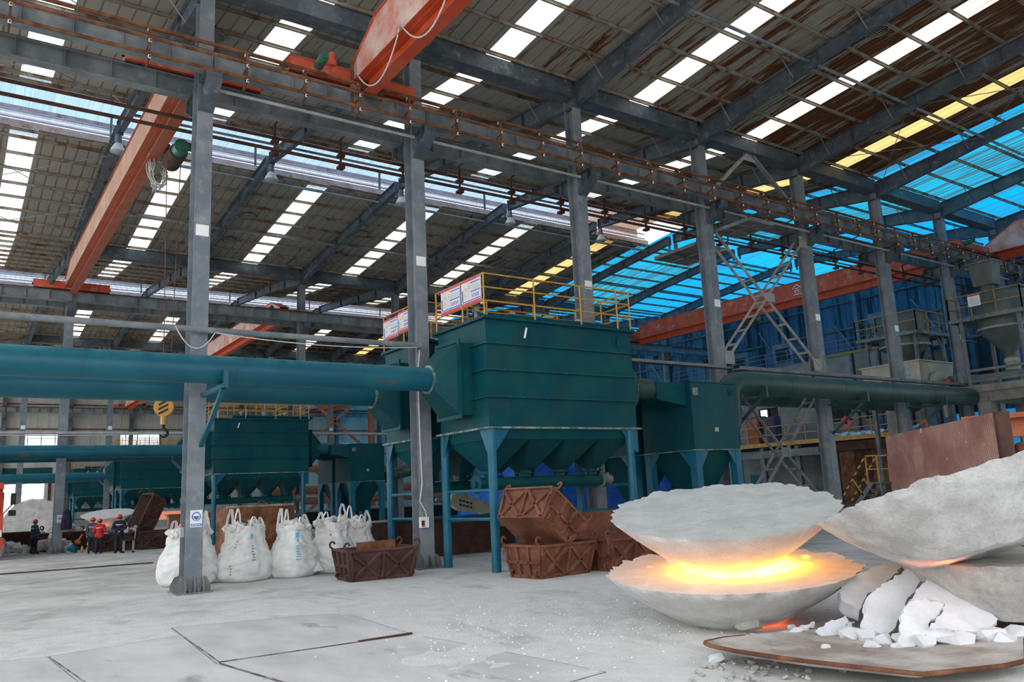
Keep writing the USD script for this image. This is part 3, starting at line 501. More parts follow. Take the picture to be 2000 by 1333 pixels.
    posts = [(rx0, ry0), (rx0+1.6, ry0), (rx0+3.2, ry0), (rx0+4.55, ry0), (rx1, ry0), (rx1, (ry0+ry1)/2), (rx1, ry1), (rx0, ry1), (rx0, ry0+1.05), (rx0+1.7, ry1), (rx0+3.4, ry1)]
    for x, y in posts: part(t, 'rail_post', MB().tube((x, y, zt), (x, y, zt+1.15), .024, 6), 'yellow', 30)
    for z in (.42, .78, 1.14):
        for p, q in (((rx0, ry0), (rx1, ry0)), ((rx1, ry0), (rx1, ry1)), ((rx1, ry1), (rx0, ry1)), ((rx0, ry1), (rx0, ry0))): part(t, 'guard_rail', MB().tube((*p, zt+z), (*q, zt+z), .022, 6), 'yellow', 30)
    return t
def notice_board(x, y0, y1, z0, z1, label, tilt=0.):
    t = thing('notice_board', label, 'notice board', (x, (y0+y1)/2, z0), group=None); w = y1-y0; h = z1-z0; sh = tilt
    def q(a, b, c, d, o, m, nm):   # rectangle a..b along the board from the viewer's left, c..d up
        def P(u, v): return (x-o-sh*0, y1-w*u, z0+h*v)
        part(t, nm, MB().span((x-o, y1-w*b, z0+h*c), (x-o+.006, y1-w*a, z0+h*d)), m, False)
    part(t, 'panel', MB().span((x-.01, y0, z0), (x+.015, y1, z1)), 'board', False)
    q(0, 1, .91, 1, .014, 'ink_red', 'header_print'); q(0, 1, 0, .12, .014, 'ink_red', 'footer_print'); q(.06, 1, .15, .18, .014, 'ink_blue', 'line_print')
    q(.04, .09, .2, .62, .014, 'ink_blue', 'side_print')
    for v in (.46, .80): q(.5, .98, v, v+.035, .014, 'ink_blue', 'line_print')
    for u, v in ((.22, .6), (.42, .63), (.2, .36)): part(t, 'warning_print', MB().ext([(-.05, 0), (.05, 0), (0, .1)], (x-.014, y1-w*u, z0+h*v), (0, -1, 0), (0, 0, 1), (1, 0, 0), .004), 'ink_yellow', False)
    for k in range(4): q(.52, .95, .66-.05*k+.03, .665-.05*k+.035, .013, 'grey', 'text_print')
    for k in range(5): q(.55+.08*k, .58+.08*k, .24, .38, .014, 'ink_red' if k < 2 else 'ink_blue', 'mark_print')
    return t
dcA = collector(6.3, 11.3, -2.9, -.5, 'large teal dust collector with yellow railing on top, nearest to the viewer')
dcB = collector(6.3, 11.3, .45, 2.8, 'teal dust collector half hidden behind the nearest one')
def shift(y, x=0): return Gf.Matrix4d(1, 0, 0, 0, 0, 1, 0, 0, 0, 0, 1, 0, x, y, 0, 1)
def dupt(root, dx, dy, label, dz=0):
    o = root.GetAttribute('xformOp:translate').Get(); return dup(root, (o[0]+dx, o[1]+dy, o[2]+dz), 0, label)
dupt(dcA, .2, W, 'teal dust collector with yellow railing behind the white sacks, right of the first column'); dupt(dcB, .2, W, 'teal dust collector hidden behind the railed one in the middle row')
dupt(dcA, .2, YR[2], 'distant teal dust collector with hood, left of the first near column'); dupt(dcB, .2, YR[2], 'distant teal dust collector hidden behind its twin in the far row')
dupt(dcA, .0, 77.2, 'farthest small teal dust collector by the back wall left of the middle row column')
notice_board(6.24, -2.86, -1.92, 6.72, 7.42, 'white printed notice board on the nearest collector rail, right one of two')
notice_board(6.24, -1.84, -.84, 6.72, 7.42, 'white printed notice board on the nearest collector rail, left one of two')
notice_board(6.24, 1.05, 1.75, 6.72, 7.36, 'white printed notice board on the rear collector rail beside the column')
notice_board(6.24, 1.8, 2.75, 6.66, 7.30, 'white printed notice board on the rear collector rail, outermost left')
# painted hand mark on the front
# ------------------------------------------------------------------ coolers beside the collectors
def cooler(x0, x1, y0, y1, label):
    zb, zt = 2.9, 5.0; t = thing('cooler_box', label, 'cooler', (x0, (y0+y1)/2, 0))
    part(t, 'casing', MB().span((x0, y0, zb), (x1, y1, zt)), 'teal', False); part(t, 'top_rim', MB().span((x0-.03, y0-.03, zt-.03), (x1+.03, y1+.03, zt+.02)), 'teal', False)
    part(t, 'base_frame', MB().span((x0-.04, y0-.04, zb-.03), (x1+.04, y1+.04, zb)), 'seam', False); xm, ym = (x0+x1)/2, (y0+y1)/2
    part(t, 'hopper', MB().hex([(xm-.2, ym-.2, 1.2), (xm+.2, ym-.2, 1.2), (xm+.2, ym+.2, 1.2), (xm-.2, ym+.2, 1.2)], [(x0+.1, y0+.1, zb-.03), (x1-.1, y0+.1, zb-.03), (x1-.1, y1-.1, zb-.03), (x0+.1, y1-.1, zb-.03)]), 'teal', False)
    for x, sx in ((x0, 1), (x1, -1)):
        for y, sy in ((y0, 1), (y1, -1)):
            part(t, 'leg', MB().span((x, y, 0), (x+sx*.26, y+sy*.26, zb-.03)), 'steel_blue', False)
            part(t, 'corner_gusset', MB().ext([(.2, 0), (.62, 0), (.26, -.5), (.2, -.5)], (x, y+sy*.02, zb-.03), (sx, 0, 0), (0, 0, 1), (0, 1, 0), .02), 'steel_blue', False)
            part(t, 'corner_gusset', MB().ext([(.2, 0), (.7, 0), (.26, -.5), (.2, -.5)], (x+sx*.02, y, zb-.03), (0, sy, 0), (0, 0, 1), (1, 0, 0), .02), 'steel_blue', False)
    for x in (x0+.22, x1-.22): part(t, 'lifting_eye', MB().span((x-.12, y0-.012, zt-.42), (x+.12, y0, zt-.2)).tube((x-.05, y0-.04, zt-.38), (x+.05, y0-.04, zt-.22), .018, 6), 'seam' if x < xm else 'teal', False)
    part(t, 'name_plate', MB().span((xm-.08, y0-.015, 3.45), (xm+.08, y0, 3.58)), 'grey', False)
    cz = 4.78; yq = y0+.75   # square to round inlet on the left face
    part(t, 'inlet_hood', MB().hex([(x0, yq+.55, zt-.75), (x0, yq-.55, zt-.75), (x0, yq-.55, zt), (x0, yq+.55, zt)], [(x0-1., yq+.32, cz-.32), (x0-1., yq-.32, cz-.32), (x0-1., yq-.32, cz+.2), (x0-1., yq+.32, cz+.2)]), 'teal', False)
    return t
ckA = cooler(14.0, 16.1, -2.55, -.35, 'teal cooler box on square legs right of the nearest dust collector'); ckB = cooler(14.0, 16.1, .1, 2.3, 'teal cooler box hidden behind the nearest cooler')
dupt(ckA, .1, W, 'teal cooler box on legs in the middle row, right of the railed collector'); dupt(ckB, .1, W, 'teal cooler box behind the other cooler in the middle row')
# ------------------------------------------------------------------ ducts
def duct(name, pts, r, m, label, cat='duct', rings=(), n=20, group=None):
    t = thing(name, label, cat, pts[0], group=group); part(t, 'shell', MB().pipe(pts, r, n), m, 40)
    for a, b in rings: part(t, 'weld_seam', MB().tube(a, b, (r if np.ndim(r) == 0 else r[0])+.008, n), m, 30)
    return t
def ductx(x0, x1, y, z, r, m, label, step=3.0):
    xs = np.arange(math.ceil(x0/step)*step+.4, x1-.2, step); return duct('dust_duct', [(x0, y, z), (x1, y, z)], r, m, label, rings=[((x-.02, y, z), (x+.02, y, z)) for x in xs])
ductx(-16, 5.3, -1.7, 4.8, .31, 'teal_pipe', 'long teal duct from the left picture edge to the nearest dust collector')
ductx(-16, 5.3, 1.62, 4.8, .31, 'teal_pipe', 'long teal duct running behind the front duct at the same height')
ductx(-16, 5.5, W-1.7, 4.75, .31, 'teal_pipe', 'teal duct crossing the middle row at the left, upper of the distant ones')
ductx(-16, 5.5, W+1.62, 4.75, .31, 'teal_pipe', 'teal duct behind the middle row duct at the left')
ductx(-16, 5.5, YR[2]-1.7, 4.55, .31, 'teal_pipe', 'distant teal duct at the left, lower of those below the barred windows')
ductx(-16, 5.5, YR[2]+1.62, 4.55, .31, 'teal_pipe', 'distant teal duct in the far row behind its twin')
for dy, lab in ((0, 'short teal duct joining the nearest collector to its cooler'), (W, 'short teal duct joining collector and cooler in the middle row')):
    ductx(12.33, 13.0, -1.78+dy, 4.8, .32, 'teal_dark' if dy == 0 else 'teal_pipe', lab, 9)
def bend(c, r, a0, a1, ax, bx, n=7): return [tuple(np.asarray(c)+r*(math.cos(a)*np.asarray(ax)+math.sin(a)*np.asarray(bx))) for a in np.linspace(a0, a1, n)]
for y, lab in ((-1.45, 'dark green duct with a double elbow leaving the nearest cooler to the right'), (1.2, 'dark green duct with elbow behind the front one right of the coolers')):
    p = [(16.1, y, 3.55), (16.35, y, 3.55)]+bend((16.55, y, 4.05), .5, -PI/2, 0, (1, 0, 0), (0, 0, 1))[1:]+[(17.05, y, 4.6)]+bend((17.55, y, 4.72), .5, PI, PI/2, (1, 0, 0), (0, 0, 1))+[(22, y, 5.22), (33.9, y, 5.22)]
    t = duct('exhaust_duct', p, .40, 'teal_dark', lab, rings=[((x-.03, y, 5.22), (x+.03, y, 5.22)) for x in (20.2, 23.5, 26.8, 30.1, 33.4)]); part(t, 'end_cap', MB().tube((33.9, y, 5.22), (33.98, y, 5.22), .36, 20), 'rustdark', 30)
duct('exhaust_duct', [(16.2, W-1.0, 3.0), (16.6, W-1.0, 3.05), (18.5, W-2.6, 3.6)], .35, 'teal_dark', 'dark green duct stub rising from the middle row cooler')
for i, (x, r) in enumerate(((0, 0), (18.4, 1), (24.58, 1), (30.55, 1))):   # triangular duct brackets on columns
    y = -.25; z = 4.46 if r == 0 else 4.82; t = thing('duct_bracket', ['teal triangular bracket on the first column carrying the long duct', 'dark bracket on the column beside the lattice carrying the dark duct', 'dark triangular bracket under the dark duct on the fifth column', 'dark triangular bracket under the dark duct on the sixth column'][i], 'bracket', (x, y, z)); L = 1.9 if r == 0 else 1.7; mm = 'teal_pipe' if r == 0 else 'teal_dark'
    part(t, 'beam', MB().bar((x+.1, y, z-.05), (x+.1, y-L, z-.05), .09, .09), mm, False); part(t, 'strut', MB().bar((x+.1, y, z-1.2), (x+.1, y-L+.2, z-.1), .09, .09), mm, False); part(t, 'stop', MB().span((x+.05, y-L-.02, z-.1), (x+.15, y-L+.06, z+.28)), mm, False)
# grey service pipes through the rows of columns and their sagging cables
for y, z, lab, x1 in ((-.42, 5.94, 'grey service pipe crossing in front of the first near column', 5.8), (-.42, 5.98, 'grey service pipe from behind the collector to the lattice columns', 18.2), (W-.42, 5.75, 'grey service pipe in front of the middle row', 40), (YR[2]-.42, 7.95, 'grey service pipe in front of the far row', 40)):
    x0 = -12 if 'near' in lab or 'row' in lab else 6.1
    if 'behind' in lab: x0 = 11.5
    solo('service_pipe', MB().tube((x0, y, z), (x1, y, z), .075, 12), 'grey' if y > 5 else 'girder', lab, 'pipe', (x0, y, z), 30)
solo('cable_tray', MB().span((18.7, -.75, 5.88), (42, -.45, 5.93)).span((18.7, -.76, 5.93), (42, -.74, 6.0)).span((11.6, -.75, 5.88), (18.3, -.45, 5.93)), 'steel2', 'long dark cable tray above the dark duct at the right', 'cable tray', (18, -.6, 5.9), False)
def sag(p, q, d, n=14):
    p, q = np.asarray(p, float), np.asarray(q, float); t = np.linspace(0, 1, n)[:, None]; v = p+(q-p)*t; v[:, 2] -= (4*d*t*(1-t))[:, 0]; return v
solo('cable', MB().pipe(sag((-.6, -.5, 5.98), (.35, -.45, 5.98), .5), .016, 6), 'cable', 'pale cable looping round the first near column under the service pipe', 'cable', (0, -.5, 5.9), True)
solo('cable', MB().pipe(sag((-7, W-.6, 5.75), (5.5, W-.6, 5.75), .14), .025, 6), 'cable', 'pale cable sagging below the middle row service pipe at the left', 'cable', (0, W-.6, 5.7), True)
solo('cable', MB().pipe(sag((0.3, -.55, 5.86), (5.6, -.55, 5.86), .12), .016, 6), 'cable', 'thin pale cable sagging below the near service pipe', 'cable', (0, -.55, 5.8), True)
solo('cable', MB().pipe([(5.7, -.52, 5.8), (5.72, -.36, 5.2), (5.75, -.33, 3.4), (5.78, -.33, 2.2), (5.7, -.33, 1.75), (5.85, -.33, 1.5), (5.9, -.33, 1.32)], .022, 6), 'cable', 'pale cable running down the second near column to the switch box', 'cable', (5.75, -.33, 3), True)
# ------------------------------------------------------------------ overhead cranes
def crane(x, ya, yb, label, m_side, m_bot, m_truck, xt0, xt1, side='front', depth=1.05, hoist=True, pale=None):
    """bridge crane: box girder at x from ya to yb, end carriages from xt0 to xt1"""
    t = thing('bridge_crane', label, 'overhead crane', (x, (ya+yb)/2, 12.88)); z0 = 12.98; w = .27; s = 1 if yb > ya else -1; za = .45
    ys = [ya+s*.0, ya+s*1.6, yb-s*1.6, yb]; zt = [z0+za, z0+depth, z0+depth, z0+za]
    for sx in (-1, 1): part(t, 'girder_side', MB().ext([(0, 0), (abs(yb-ya), 0), (abs(yb-ya), za), (abs(yb-ya)-1.6, depth), (1.6, depth), (0, za)], (x+sx*w, ya, z0), (0, s, 0), (0, 0, 1), (1, 0, 0), .02), pale or m_side, False)
    m = MB()
    for k in range(3): m.bar((x, ys[k], zt[k]), (x, ys[k+1], zt[k+1]), w*2+.12, .02)
    part(t, 'top_plate', m, m_side, False); part(t, 'bottom_plate', MB().span((x-w-.06, min(ya, yb), z0-.02), (x+w+.06, max(ya, yb), z0)), m_bot, False)
    part(t, 'hoist_beam', MB().ibeam((x, ya+s*.5, z0-.02), (x, yb-s*.5, z0-.02), .42, .34, .03, .02), m_bot, False)
    for k in range(1, 6): part(t, 'weld_strip', MB().span((x-w-.012, ya+(yb-ya)*k/6-.01, z0), (x-w, ya+(yb-ya)*k/6+.01, z0+depth)), m_side, False)
    for y in (ya, yb):
        e = part(t, 'end_carriage', MB().span((xt0, y-.17, 12.88), (xt1, y+.17, 13.25)).span((xt0-.02, y-.19, 13.25), (xt1+.02, y+.19, 13.27)), m_truck, False)
        for xw in (xt0+.35, xt1-.35): part(e, 'wheel', MB().tube((xw, y-.06, 12.99), (xw, y+.06, 12.99), .12, 14), 'rustdark', 30)
        part(e, 'drive_motor', MB().tube((xt0+.75, y-.2, 13.14), (xt0+.75, y-.62, 13.2), .12, 12).tube((xt0+.75, y-.62, 13.2), (xt0+.75, y-.68, 13.2), .08, 10), 'green', 30)
        for xb in (xt0, xt1): part(e, 'buffer', MB().tube((xb-.06 if xb == xt0 else xb, y, 13.05), (xb if xb == xt0 else xb+.06, y, 13.05), .06, 8), 'black', 30)
    return t
def hoist(parent_x, y, zhook, label, hook=True):
    x = parent_x+.45; t = thing('wire_rope_hoist', label, 'hoist', (x, y, 12.5)); 
    part(t, 'drum_housing', MB().tube((x, y-.55, 12.35), (x, y+.5, 12.35), .26, 18), 'rustdark', 30); part(t, 'motor', MB().tube((x, y-.95, 12.35), (x, y-.5, 12.35), .22, 18).tube((x, y-1.0, 12.35), (x, y-.95, 12.35), .16, 14), 'green', 30)
    part(t, 'gear_motor', MB().tube((x+.18, y-.2, 12.68), (x+.62, y-.3, 12.68), .13, 14), 'green', 30); part(t, 'hanger', MB().span((x-.45, y-.3, 12.55), (x-.2, y+.3, 12.62)).span((x-.2, y-.1, 12.3), (x-.05, y+.1, 12.6)), 'rustdark', False)
    if hook:
        for dx, dy in ((-.22, .0), (.12, -.25)): part(t, 'wire_rope', MB().tube((x+dx, y+dy, 12.2), (x+dx*.45, y+dy*.4, zhook+.12), .012, 5), 'rust', 30)
    return t
c0 = crane(3.95, -.78, -25.0, 'red bridge crane over the near bay with a flashing lamp on its carriage', 'red', 'red_side', 'red', 1.9, 5.52, pale='red_dusty', depth=1.25)
part(c0, 'warning_beacon', MB().tube((3.05, -.9, 13.27), (3.05, -.9, 13.42), .14, 12).tube((3.05, -.9, 13.42), (3.05, -.9, 13.62), .09, 12).lathe([(.09, 0), (.07, .05), (.0, .07)], 12, (3.05, -.9, 13.62)), 'red_side', 30)
m = MB(); 
for k in range(8): m.pipe(sag((3.64-.0, -1.2-k*2.6, 13.1), (3.64, -3.7-k*2.6, 13.1), .85), .022, 6)
part(c0, 'festoon_cable', m, 'cable', True)
for k in range(9): part(c0, 'cable_trolley', MB().tube((3.6, -1.15-2.6*k, 13.1), (3.68, -1.15-2.6*k, 13.1), .05, 8), 'grey', 30)
part(c0, 'collector_arm', MB().bar((3.55, -1.1, 12.0), (3.55, -1.1, 13.6), .06, .06, (1, 0, 0)), 'rust', False); part(c0, 'collector_arm', MB().bar((4.35, -1.15, 12.1), (4.35, -1.15, 13.1), .06, .06, (1, 0, 0)).bar((3.5, -1.1, 12.72), (4.45, -1.1, 12.72), .12, .14), 'rust', False)
m = MB(); rg = random.Random(4)
crane(-.05, .78, W-.78, 'orange bridge crane with coiled cables crossing the bay behind the first column', 'orange', 'orange', 'red', -1.72, 1.66, pale='orange_pale')
h0 = hoist(-.05, 4.9, 4.80, 'green motored hoist hanging from the orange crane at left')
for k in range(10): m.pipe([(.12+.28*math.cos(a)*rg.uniform(.6, 1)+rg.uniform(-.06, .06), 5.9+.22*math.sin(a)+rg.uniform(-.3, .3), 12.35+.85*math.sin(a)*rg.uniform(.8, 1.)) for a in np.linspace(0, 2*PI, 15)], .014, 5)
solo('cable_coil', m, 'cable', 'tangle of hanging cable loops on the orange crane', 'cable', (-.3, 5.6, 12.3), True)
crane(38.6, .78, W-.78, 'dark red bridge crane in the blue lit bay with a white painted character', 'red', 'red_side', 'red', 36.9, 40.2)
hb = hoist(38.2, 14, 8, 'hoist under the red crane in the blue lit bay', hook=False)
crane(39.6, -.78, -25.0, 'red bridge crane in the near bay at the right picture edge', 'red', 'red_side', 'red', 36.0, 41.0, pale='red_dusty', depth=1.35)
crane(11.4, W+.78, YR[2]-.78, 'faded red bridge crane above the middle row, left of the second column', 'red', 'red_side', 'red', 9.7, 13.1, pale='red_dusty')
crane(11.4, YR[2]+.78, YR[3]-.78, 'faded red bridge crane in the farthest bay near the yellow hook', 'red', 'red_side', 'red', 9.8, 13.3, pale='red_dusty')
hoist(11.2, YR[3]-6, 8, 'small hoist under the farthest red crane', hook=False)
crane(33.5, YR[2]+.78, YR[3]-.78, 'distant red bridge crane in the farthest bay right of the middle row column', 'red', 'red_side', 'red', 31.8, 35.2)
# the white character on the red girder
m = MB(); gx = 38.6-.30; gy, gz = 10.05, 13.5
for a, b in (((0, .34), (-.3, .12)), ((0, .34), (.3, .12)), ((-.14, .1), (.14, .1)), ((-.2, -.04), (.2, -.04)), ((0, .1), (0, -.26)), ((-.28, -.28), (.28, -.28)), ((-.14, -.1), (-.1, -.2)), ((.14, -.1), (.1, -.2))):
    m.bar((gx, gy-a[0], gz+a[1]), (gx, gy-b[0], gz+b[1]), .01, .05)
solo('painted_character', m, 'white', 'white painted character on the side of the dark red girder', 'lettering', (gx, gy, gz), False)
# yellow hook block on the ropes of the left hoist
t = thing('hook_block', 'yellow and black striped hook block hanging on long ropes', 'crane hook', (.38, 4.82, 4.6)); hx, hy, hz = .33, 4.85, 4.72
d_ = unit((-.4, -.9, 0)); u_ = np.array([-d_[1], d_[0], 0])
part(t, 'sheave_case', MB().ext([(.27*math.cos(a), .27*math.sin(a)) for a in np.linspace(0, 2*PI, 20)[:-1]], (hx, hy, hz), u_, (0, 0, 1), d_, .18), 'hook_yellow' if 'hook_yellow' in M else 'yellow', 30)
for k in (-1, 0, 1):
    for s in (-1, 1): part(t, 'black_stripe', MB().bar(np.array((hx, hy, hz+.13*k-.07))+d_*.093*s-u_*.13, np.array((hx, hy, hz+.13*k+.07))+d_*.093*s+u_*.13, .006, .055, (0, 0, 1)), 'black', False)
part(t, 'shank', MB().tube((hx, hy, hz-.5), (hx, hy, hz-.25), .09, 10), 'yellow', 30)
part(t, 'hook', MB().pipe([(hx, hy, hz-.5), (hx, hy, hz-.62)]+[tuple(np.array((hx, hy, hz-.74))+.11*(math.cos(a)*u_+math.sin(a)*np.array((0, 0, 1)))) for a in np.linspace(PI/2, -PI*.9, 9)], [.045]*4+[.04]*4+[.03, .02, .015], 8), 'black', True)
# ------------------------------------------------------------------ lamps and roof fans
def high_bay(label):
    t = thing('high_bay_lamp', label, 'ceiling lamp', (0, 0, 0)); part(t, 'suspension', MB().tube((0, 0, .0), (0, 0, .45), .012, 6), 'steel', 30); part(t, 'ballast_housing', MB().lathe([(.0, .02), (.10, .0), (.12, -.12), (.12, -.3), (.08, -.34)], 16), 'steel2', 30)
    part(t, 'shade', MB().lathe([(.08, -.34), (.14, -.40), (.24, -.58), (.275, -.68), (.285, -.70), (.27, -.70), (.23, -.58), (.13, -.42), (.07, -.36)], 24), 'lampw', 40); part(t, 'lens', MB().lathe([(.27, -.69), (.2, -.74), (.0, -.77)], 24), 'grey', 40)
    return t
hl = None
for k in range(6):
    lab = f'white bell shaped high bay lamp under the ridge, {ORD[k]} from the left'; loc = (XC[k]-.05, 12.6, 16.15)
    if hl is None: hl = high_bay(lab); tag(hl, group='high bay lamps'); hl.GetAttribute('xformOp:translate').Set(Gf.Vec3d(*loc))
    else: dup(hl, loc, 0, lab)
def roof_fan(label):
    t = thing('roof_fan', label, 'roof vent', (0, 0, 0)); part(t, 'collar', MB().lathe([(.36, -.06), (.40, -.06), (.40, .05), (.36, .05), (.36, -.06)], 24), 'purlin', 30); m = MB()
    for k in range(9): y = -.32+.08*k; h = math.sqrt(max(.36**2-y*y, 0)); m.bar((-h, y, 0), (h, y, 0), .012, .05, (0, .5, .86))
    part(t, 'grille', m, 'grey', False); part(t, 'dome', MB().lathe([(.36, .05), (.3, .12), (.0, .16)], 20), 'rustdark', 30); return t
rf = None; fans = [(0, 1, 10.4, (0, 2, 4)), (0, -1, 7.0, (3, 4)), (0, -1, 3.2, (1,)), (0, 1, 3.6, (0, 1, 2)), (W, -1, 6.2, (0, 1, 2, 3)), (W, -1, 3.0, (1, 2, 3)), (W, 1, 5.0, (0, 1))]
for y0, s, d, ks in fans:
    for k in ks:
        loc = (XC[k]+1.1, y0+s*d, ZS-.06+SL*d); lab = f'round slatted roof vent {"over the near bay" if s < 0 and y0 == 0 else "behind the near row" if y0 == 0 else "beyond the ridge" if s < 0 else "behind the middle row"}, {"higher" if d > 5 else "lower"} on the slope, {ORD[k]} bay'
        if rf is None: rf = roof_fan(lab); tag(rf, group='round roof vents'); rf.GetAttribute('xformOp:translate').Set(Gf.Vec3d(*loc))
        else: dup(rf, loc, 0, lab)
# ------------------------------------------------------------------ white fused ingots, stacked and glowing
def pxyz(p): return [float(c) for c in p]
def crust(name, c1, c2, hots=(), bump=.6, bscale=22., speck=.5):
    """white mineral crust; where it is still incandescent (within a radius of a hot centre) it gives off light; outer ramp tails paint in reflected glow"""
    n = {'g': ('geometry', {}), 'n': ('noise_texture', {'scale': 3., 'detail': 8., 'roughness': .65}), 'r': ('rgb_ramp', {'ramp': [(0, c1), (.4, c1), (.65, c2), (1, c2)]}),
         'nb': ('noise_texture', {'scale': bscale, 'detail': 8., 'roughness': .78}), 'b': ('bump', {'strength': bump, 'distance': .05}), 'fx': ('mix_color', {'blend_type': 'multiply', 'fac': speck}), 'fr': ('rgb_ramp', {'ramp': [(0, (.35, .34, .32)), (.38, (.62, .6, .58)), (.5, (.95, .95, .94)), (1, (1, 1, 1))]}), 'p': ('principled_bsdf', {'roughness': .9, 'specular_ior_level': .2})}
    l = [('g.position', 'n.vector'), ('n.fac', 'r.fac'), ('r.color', 'fx.a'), ('nb.fac', 'fr.fac'), ('fr.color', 'fx.b'), ('fx.result', 'p.base_color'), ('g.position', 'nb.vector'), ('nb.fac', 'b.height'), ('b.normal', 'p.normal')]; prev = None
    for i, (c, rad, ramp, gain, wob, sc) in enumerate(hots):
        k = str(i); n['d'+k] = ('vector_math', {'math_type': 'distance', 'vector2': c}); n['w'+k] = ('noise_texture', {'scale': 2.6, 'detail': 5., 'roughness': .6}); n['wm'+k] = ('math', {'math_type': 'multiply_add', 'value2': wob, 'value3': -wob/2})
        n['sm'+k] = ('mapping', {'scale': sc, 'location': tuple(-a*s+a for a, s in zip(c, sc))})
        n['a'+k] = ('math', {'math_type': 'add'}); n['m'+k] = ('map_range', {'from_min': 0., 'from_max': rad, 'clamp': True}); n['c'+k] = ('rgb_ramp', {'ramp': ramp})
        n['e'+k] = ('emission', {'strength': gain}); n['s'+k] = ('add_closure', {})
        l += [('g.position', 'sm'+k+'.vector'), ('sm'+k+'.vector', 'd'+k+'.vector1'), ('g.position', 'w'+k+'.vector'), ('w'+k+'.fac', 'wm'+k+'.value1'), ('d'+k+'.value', 'a'+k+'.value1'), ('wm'+k+'.value', 'a'+k+'.value2'), ('a'+k+'.value', 'm'+k+'.value'), ('m'+k+'.result', 'c'+k+'.fac'), ('c'+k+'.color', 'e'+k+'.color'), ((prev or 'p.BSDF'), 's'+k+'.closure1'), ('e'+k+'.emission', 's'+k+'.closure2')]; prev = 's'+k+'.closure'
    return mat(name, n, l, surface=prev or 'p.BSDF')
BOT = np.array([4.18, -11.91, .72]); TOP = np.array([4.04, -12.0, 1.52]); HOT = (4.10, -11.97, .76)
ramp_hot_bounce = [(0, (1, .60, .12)), (.31, (1, .55, .10)), (.36, (.55, .27, .012)), (.43, (.24, .105, .003)), (.52, (.12, .038, .006)), (.66, (.06, .020, .008)), (.85, (.028, .010, .006)), (1, (0, 0, 0))]  # inner steps are heat; faint pink tail paints glow reflected off the crust
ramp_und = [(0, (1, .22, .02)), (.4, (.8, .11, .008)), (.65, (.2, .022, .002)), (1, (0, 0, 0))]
HS = np.array((4.32, -14.90, 0.90))
M['hot_low_bounce'] = crust('ingot_top_hot_bounce', (.66, .63, .59), (.78, .75, .71), [((4.30, -12.02, .74), 2.2, ramp_hot_bounce, 1.8, .55, (1, 1, 1))], speck=.25)
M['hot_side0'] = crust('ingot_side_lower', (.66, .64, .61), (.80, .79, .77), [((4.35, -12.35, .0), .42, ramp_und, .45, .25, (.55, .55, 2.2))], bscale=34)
M['ingot_top'] = crust('ingot_top_smooth', (.56, .57, .54), (.68, .69, .66), bump=.8, bscale=9., speck=.15)
M['hot_up_bounce'] = crust('ingot_side_upper', (.64, .61, .58), (.78, .77, .75), [((4.06, -11.98, .70), 2.25, ramp_hot_bounce, 1.1, .35, (1, 1, 2.4))], bscale=34)
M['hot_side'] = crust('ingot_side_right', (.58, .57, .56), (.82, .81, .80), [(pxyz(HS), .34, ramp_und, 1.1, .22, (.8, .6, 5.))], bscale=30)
M['rock'] = crust('white_rock', (.68, .70, .73), (.80, .82, .85), bump=.2, bscale=22, speck=.1)
M['rock_grey'] = crust('grey_white_rock', (.46, .44, .41), (.66, .64, .60), bump=.6, bscale=16)
def frame(N, x=None):
    N = unit(N); x = np.array([1., 0, 0]) if x is None else np.asarray(x, float); x = unit(x-N*np.dot(x, N)); return np.stack([x, np.cross(N, x), N], 1)
def ingot(R, H, rb, seed, jag=.05, nseg=320, power=1.25, rough=.05, topdip=.0):
    prof = []; nt, ns = 16, 46
    for k in range(nt+1): prof.append((R*k/nt, topdip*(1-(k/nt)**2)*-1, 1))
    for k in range(1, ns+1):
        u = k/ns; prof.append((R-(R-rb)*u, -H*u**power if u < .999 else -H, 0))
    for q in (.6, .3, 0.): prof.append((rb*q, -H-.01, 0))
    P = np.array([(a, b) for a, b, c in prof]); n = nseg; a = np.arange(n)*2*PI/n; rs = np.random.RandomState(seed)
    V = np.stack([np.outer(P[:, 0], np.cos(a)), np.outer(P[:, 0], np.sin(a)), np.repeat(P[:, 1:2], n, 1)], -1)
    base = V.copy()+seed*3.7
    f1 = meshkit.fbm(base*1.3, 4, seed)-.5; f2 = meshkit.fbm(base*7, 4, seed+9)-.5
    rad = np.stack([np.cos(a), np.sin(a), np.zeros(n)], -1)[None]
    w = np.clip(P[:, 0]/R, 0, 1)[:, None]; istop = np.array([c for _, _, c in prof])[:, None]
    V += rad*((f1*.14*w+f2*rough*1.6*(1-istop*.5))*w)[..., None]
    V[..., 2] += f1*np.where(istop == 1, .035, .10)+f2*np.where(istop == 1, .012, rough*1.2)
    jr = (meshkit.noise(np.stack([np.cos(a)*11, np.sin(a)*11, np.full(n, seed)], -1), seed)-.5)+(meshkit.noise(np.stack([np.cos(a)*30, np.sin(a)*30, np.full(n, seed+.5)], -1), seed)-.5)
    for k, q in ((nt-1, .3), (nt, 1.), (nt+1, .6), (nt+2, .2)): V[k] += rad[0]*(jr*jag*q*2)[:, None]; V[k, :, 2] += jr*jag*.5*q
    i = np.arange(n); j = (i+1) % n; m = MB()
    Q = lambda ks: np.vstack([np.stack([k*n+i, (k+1)*n+i, (k+1)*n+j, k*n+j], 1) for k in ks]); V = V.reshape(-1, 3)
    return MB().add(V[:(nt+1)*n], Q(range(nt))), MB().add(V[nt*n:], Q(range(nt, len(prof)-1))-nt*n)
def put_ingot(name, label, mesh, c, N, m, xdir=None, cat='mineral ingot'):
    t = thing(name, label, cat, c); Fm = frame(N, xdir); mt = m if isinstance(m, tuple) else (m, m); part(t, 'top_face', mesh[0].xf(Fm, c), mt[0], 60); part(t, 'side_crust', mesh[1].xf(Fm, c), mt[1], 60); return t
